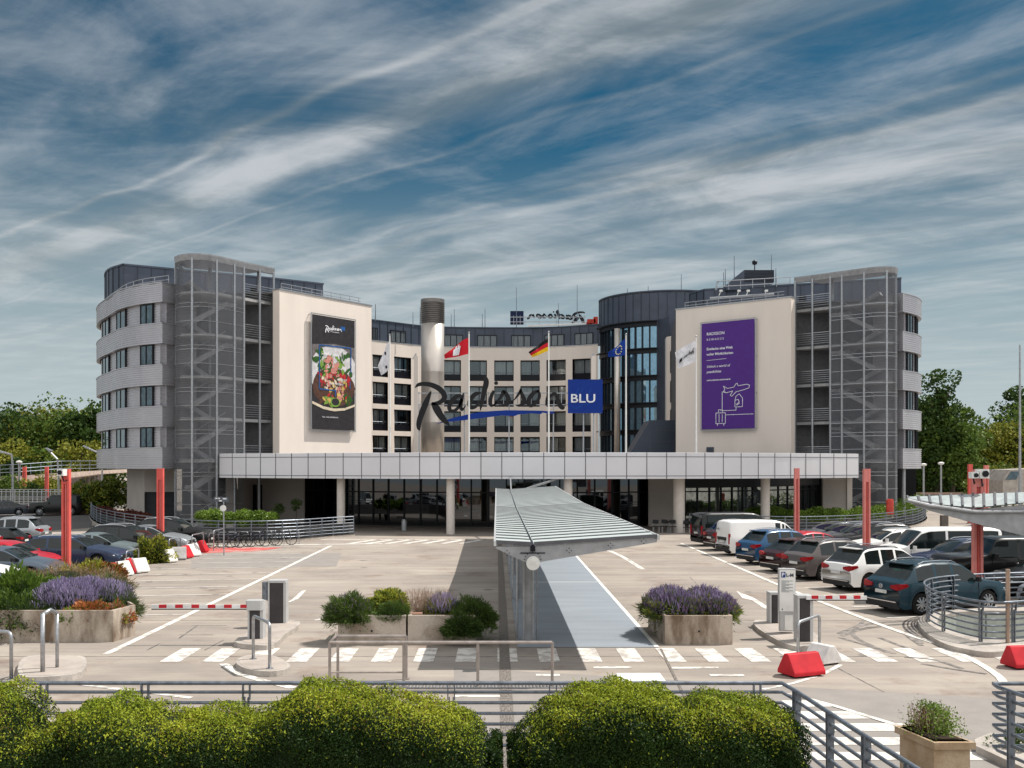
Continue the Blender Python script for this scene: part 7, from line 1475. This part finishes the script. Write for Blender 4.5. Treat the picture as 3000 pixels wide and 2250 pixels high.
# foreground hedges
def hedge(outl, Zb, Zf, label, n, mats=None):
    W_ = [(PX(x, Zb-(Zb-Zf-.35)*min(1, max(0, (x-1950)/300))), zat(y, Zb)) for x, y in outl]; xs_ = np.array([w[0] for w in W_]); hs = np.array([w[1] for w in W_]); x0, x1 = xs_[0], xs_[-1]
    zmin = .3
    def H(x): return np.interp(x, xs_, hs)
    D = Zb-Zf; rr = .42
    r = empty('clipped_hedge', ((x0+x1)/2, (Zb+Zf)/2, 0), label=label, cat='hedge')
    # points: x uniform, s along section (top then rounded corner then front)
    top = D-rr; arcl = rr*pi/2; front = 1.5; tot = top+arcl+front; x = RNG.uniform(x0, x1, n); s = RNG.uniform(0, tot, n); h = H(x)+.03*np.sin(x*9)*np.cos(x*4.1)
    sl = np.gradient(H(np.linspace(x0, x1, 200)), np.linspace(x0, x1, 200)); slx = np.interp(x, np.linspace(x0, x1, 200), sl)
    y = np.where(s < top, Zb-s, 0); a = np.clip((s-top)/rr, 0, pi/2); y = np.where(s >= top, Zf+rr-rr*np.sin(a), y); z = np.where(s < top, h, h-rr*(1-np.cos(a))); z = np.where(s > top+arcl, h-rr-(s-top-arcl), z)
    nx = -slx*np.where(s < top+arcl, np.cos(a), 0); nrm = np.stack([nx, -np.sin(a), np.cos(a)], 1); nrm /= np.linalg.norm(nrm, axis=1)[:, None]
    bump = .055*np.sin(x*5.3+z*4)+.04*np.sin(x*11+y*9+z*7)+.03*np.sin(z*13+x*3); P = np.stack([x, y, z], 1)+nrm*(bump*.65+RNG.uniform(-.10, .012, n))[:, None]
    ne = n//9
    for xe, sg in ((x0, -1), (x1, 1)):
        ye = RNG.uniform(Zf+.15, Zb, ne); he = float(H(xe))+.25; ze = RNG.uniform(.3, 1, ne)**.7*he; P = np.concatenate([P, np.stack([xe+sg*(.02+.05*np.sin(ye*7+ze*5)+RNG.uniform(-.1, .03, ne)), ye, ze], 1)]); nrm = np.concatenate([nrm, np.tile([[sg*1.0, -.2, .15]], (ne, 1))])
    # end faces
    keep = P[:, 2] > zmin; P = P[keep]; nrm = nrm[keep]; V = leaves(P, .034, nrm, .9, .5)
    tipness = np.clip(nrm[:, 2], 0, 1)*.8; rnd = RNG.uniform(0, 1, len(P)); patch = .5+.5*np.sin(P[:, 0]*2.1+1)*np.sin(P[:, 0]*.9); mi = np.where(rnd < tipness**1.9*1.25, 1, 0); mi = np.where((mi == 1) & (RNG.uniform(0, 1, len(P)) < .15*patch), 2, mi); mi = np.where((mi == 0) & (rnd > .985), 1, mi)  # fresh growth on upward faces; other leaves carry the front's shade in colour
    # stray shoots
    k = n//60; i = RNG.integers(0, len(P), k); i = i[nrm[i, 2] > .5]; V2 = spikes(P[i], .06, .014, .5)
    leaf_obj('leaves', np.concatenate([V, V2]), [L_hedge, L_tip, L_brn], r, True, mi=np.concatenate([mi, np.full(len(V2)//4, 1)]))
    m = MB(); N_ = 90; sec = []
    for i in range(N_+1):
        xx = x0+(x1-x0)*i/N_; hh = min(float(H(xx+q_)) for q_ in (-.1, -.05, 0, .05, .1))-.09; sec.append([(xx, Zb-.08, 0), (xx, Zb-.08, hh-.02), (xx, Zb-D*.3, hh), (xx, Zf+rr*.9, hh), (xx, Zf+.2, hh-rr*.35), (xx, Zf+.10, hh-rr), (xx, Zf+.10, 0)])
    vs = [p for s_ in sec for p in s_]; fs = [(i*7+k, (i+1)*7+k, (i+1)*7+k+1, i*7+k+1) for i in range(N_) for k in range(6)]+[tuple(range(7)), tuple(range(N_*7, N_*7+7))]
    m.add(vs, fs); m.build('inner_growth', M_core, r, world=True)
    return r
o1 = [(-260, 2020), (-150, 2010), (0, 2003), (60, 2000), (105, 2014), (140, 2040), (175, 2085), (195, 2100), (215, 2082), (260, 2052), (320, 2034), (420, 2028), (480, 2038), (530, 2055), (620, 2062), (700, 2064), (790, 2060), (850, 2024), (910, 1996), (980, 1985), (1060, 1988), (1110, 2000), (1160, 2030), (1240, 2036), (1330, 2046), (1390, 2068), (1420, 2095), (1438, 2130), (1450, 2190)]
o2 = [(1506, 2190), (1516, 2140), (1542, 2088), (1600, 2032), (1680, 1999), (1790, 1985), (1880, 1990), (1930, 2008), (1980, 2034), (2010, 2040), (2080, 2022), (2200, 2020), (2270, 2032), (2310, 2044), (2330, 2070), (2342, 2110)]
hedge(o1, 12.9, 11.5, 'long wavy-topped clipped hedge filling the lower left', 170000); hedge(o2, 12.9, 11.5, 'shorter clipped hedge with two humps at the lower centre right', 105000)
# low wall bed under the hedges so nothing floats
m = MB(); m.box((-1.2, 12.2, .15), (13, 1.9, .3)); m.build('hedge_bed', M_soil, kind='structure')

m = MB()
for i in range(70):
    if i < 40: x = random.uniform(-16, -10.5); y = random.uniform(29, 60)
    elif i < 55: x = random.uniform(-9, 12); y = random.uniform(18, 60)
    else: x = random.uniform(13, 16); y = random.uniform(34, 38)
    r_ = random.uniform(.04, .22); n = 9; m.poly([(x+r_*(1+random.uniform(-.3, .3))*cos(2*pi*k/n), y+r_*1.2*(1+random.uniform(-.3, .3))*sin(2*pi*k/n), .0030+i*.00001) for k in range(n)])
m.build('oil_stains', pm('oil_stain', (.16, .14, .125), .6, scale=4, col2=(.25, .22, .2)), kind='structure')
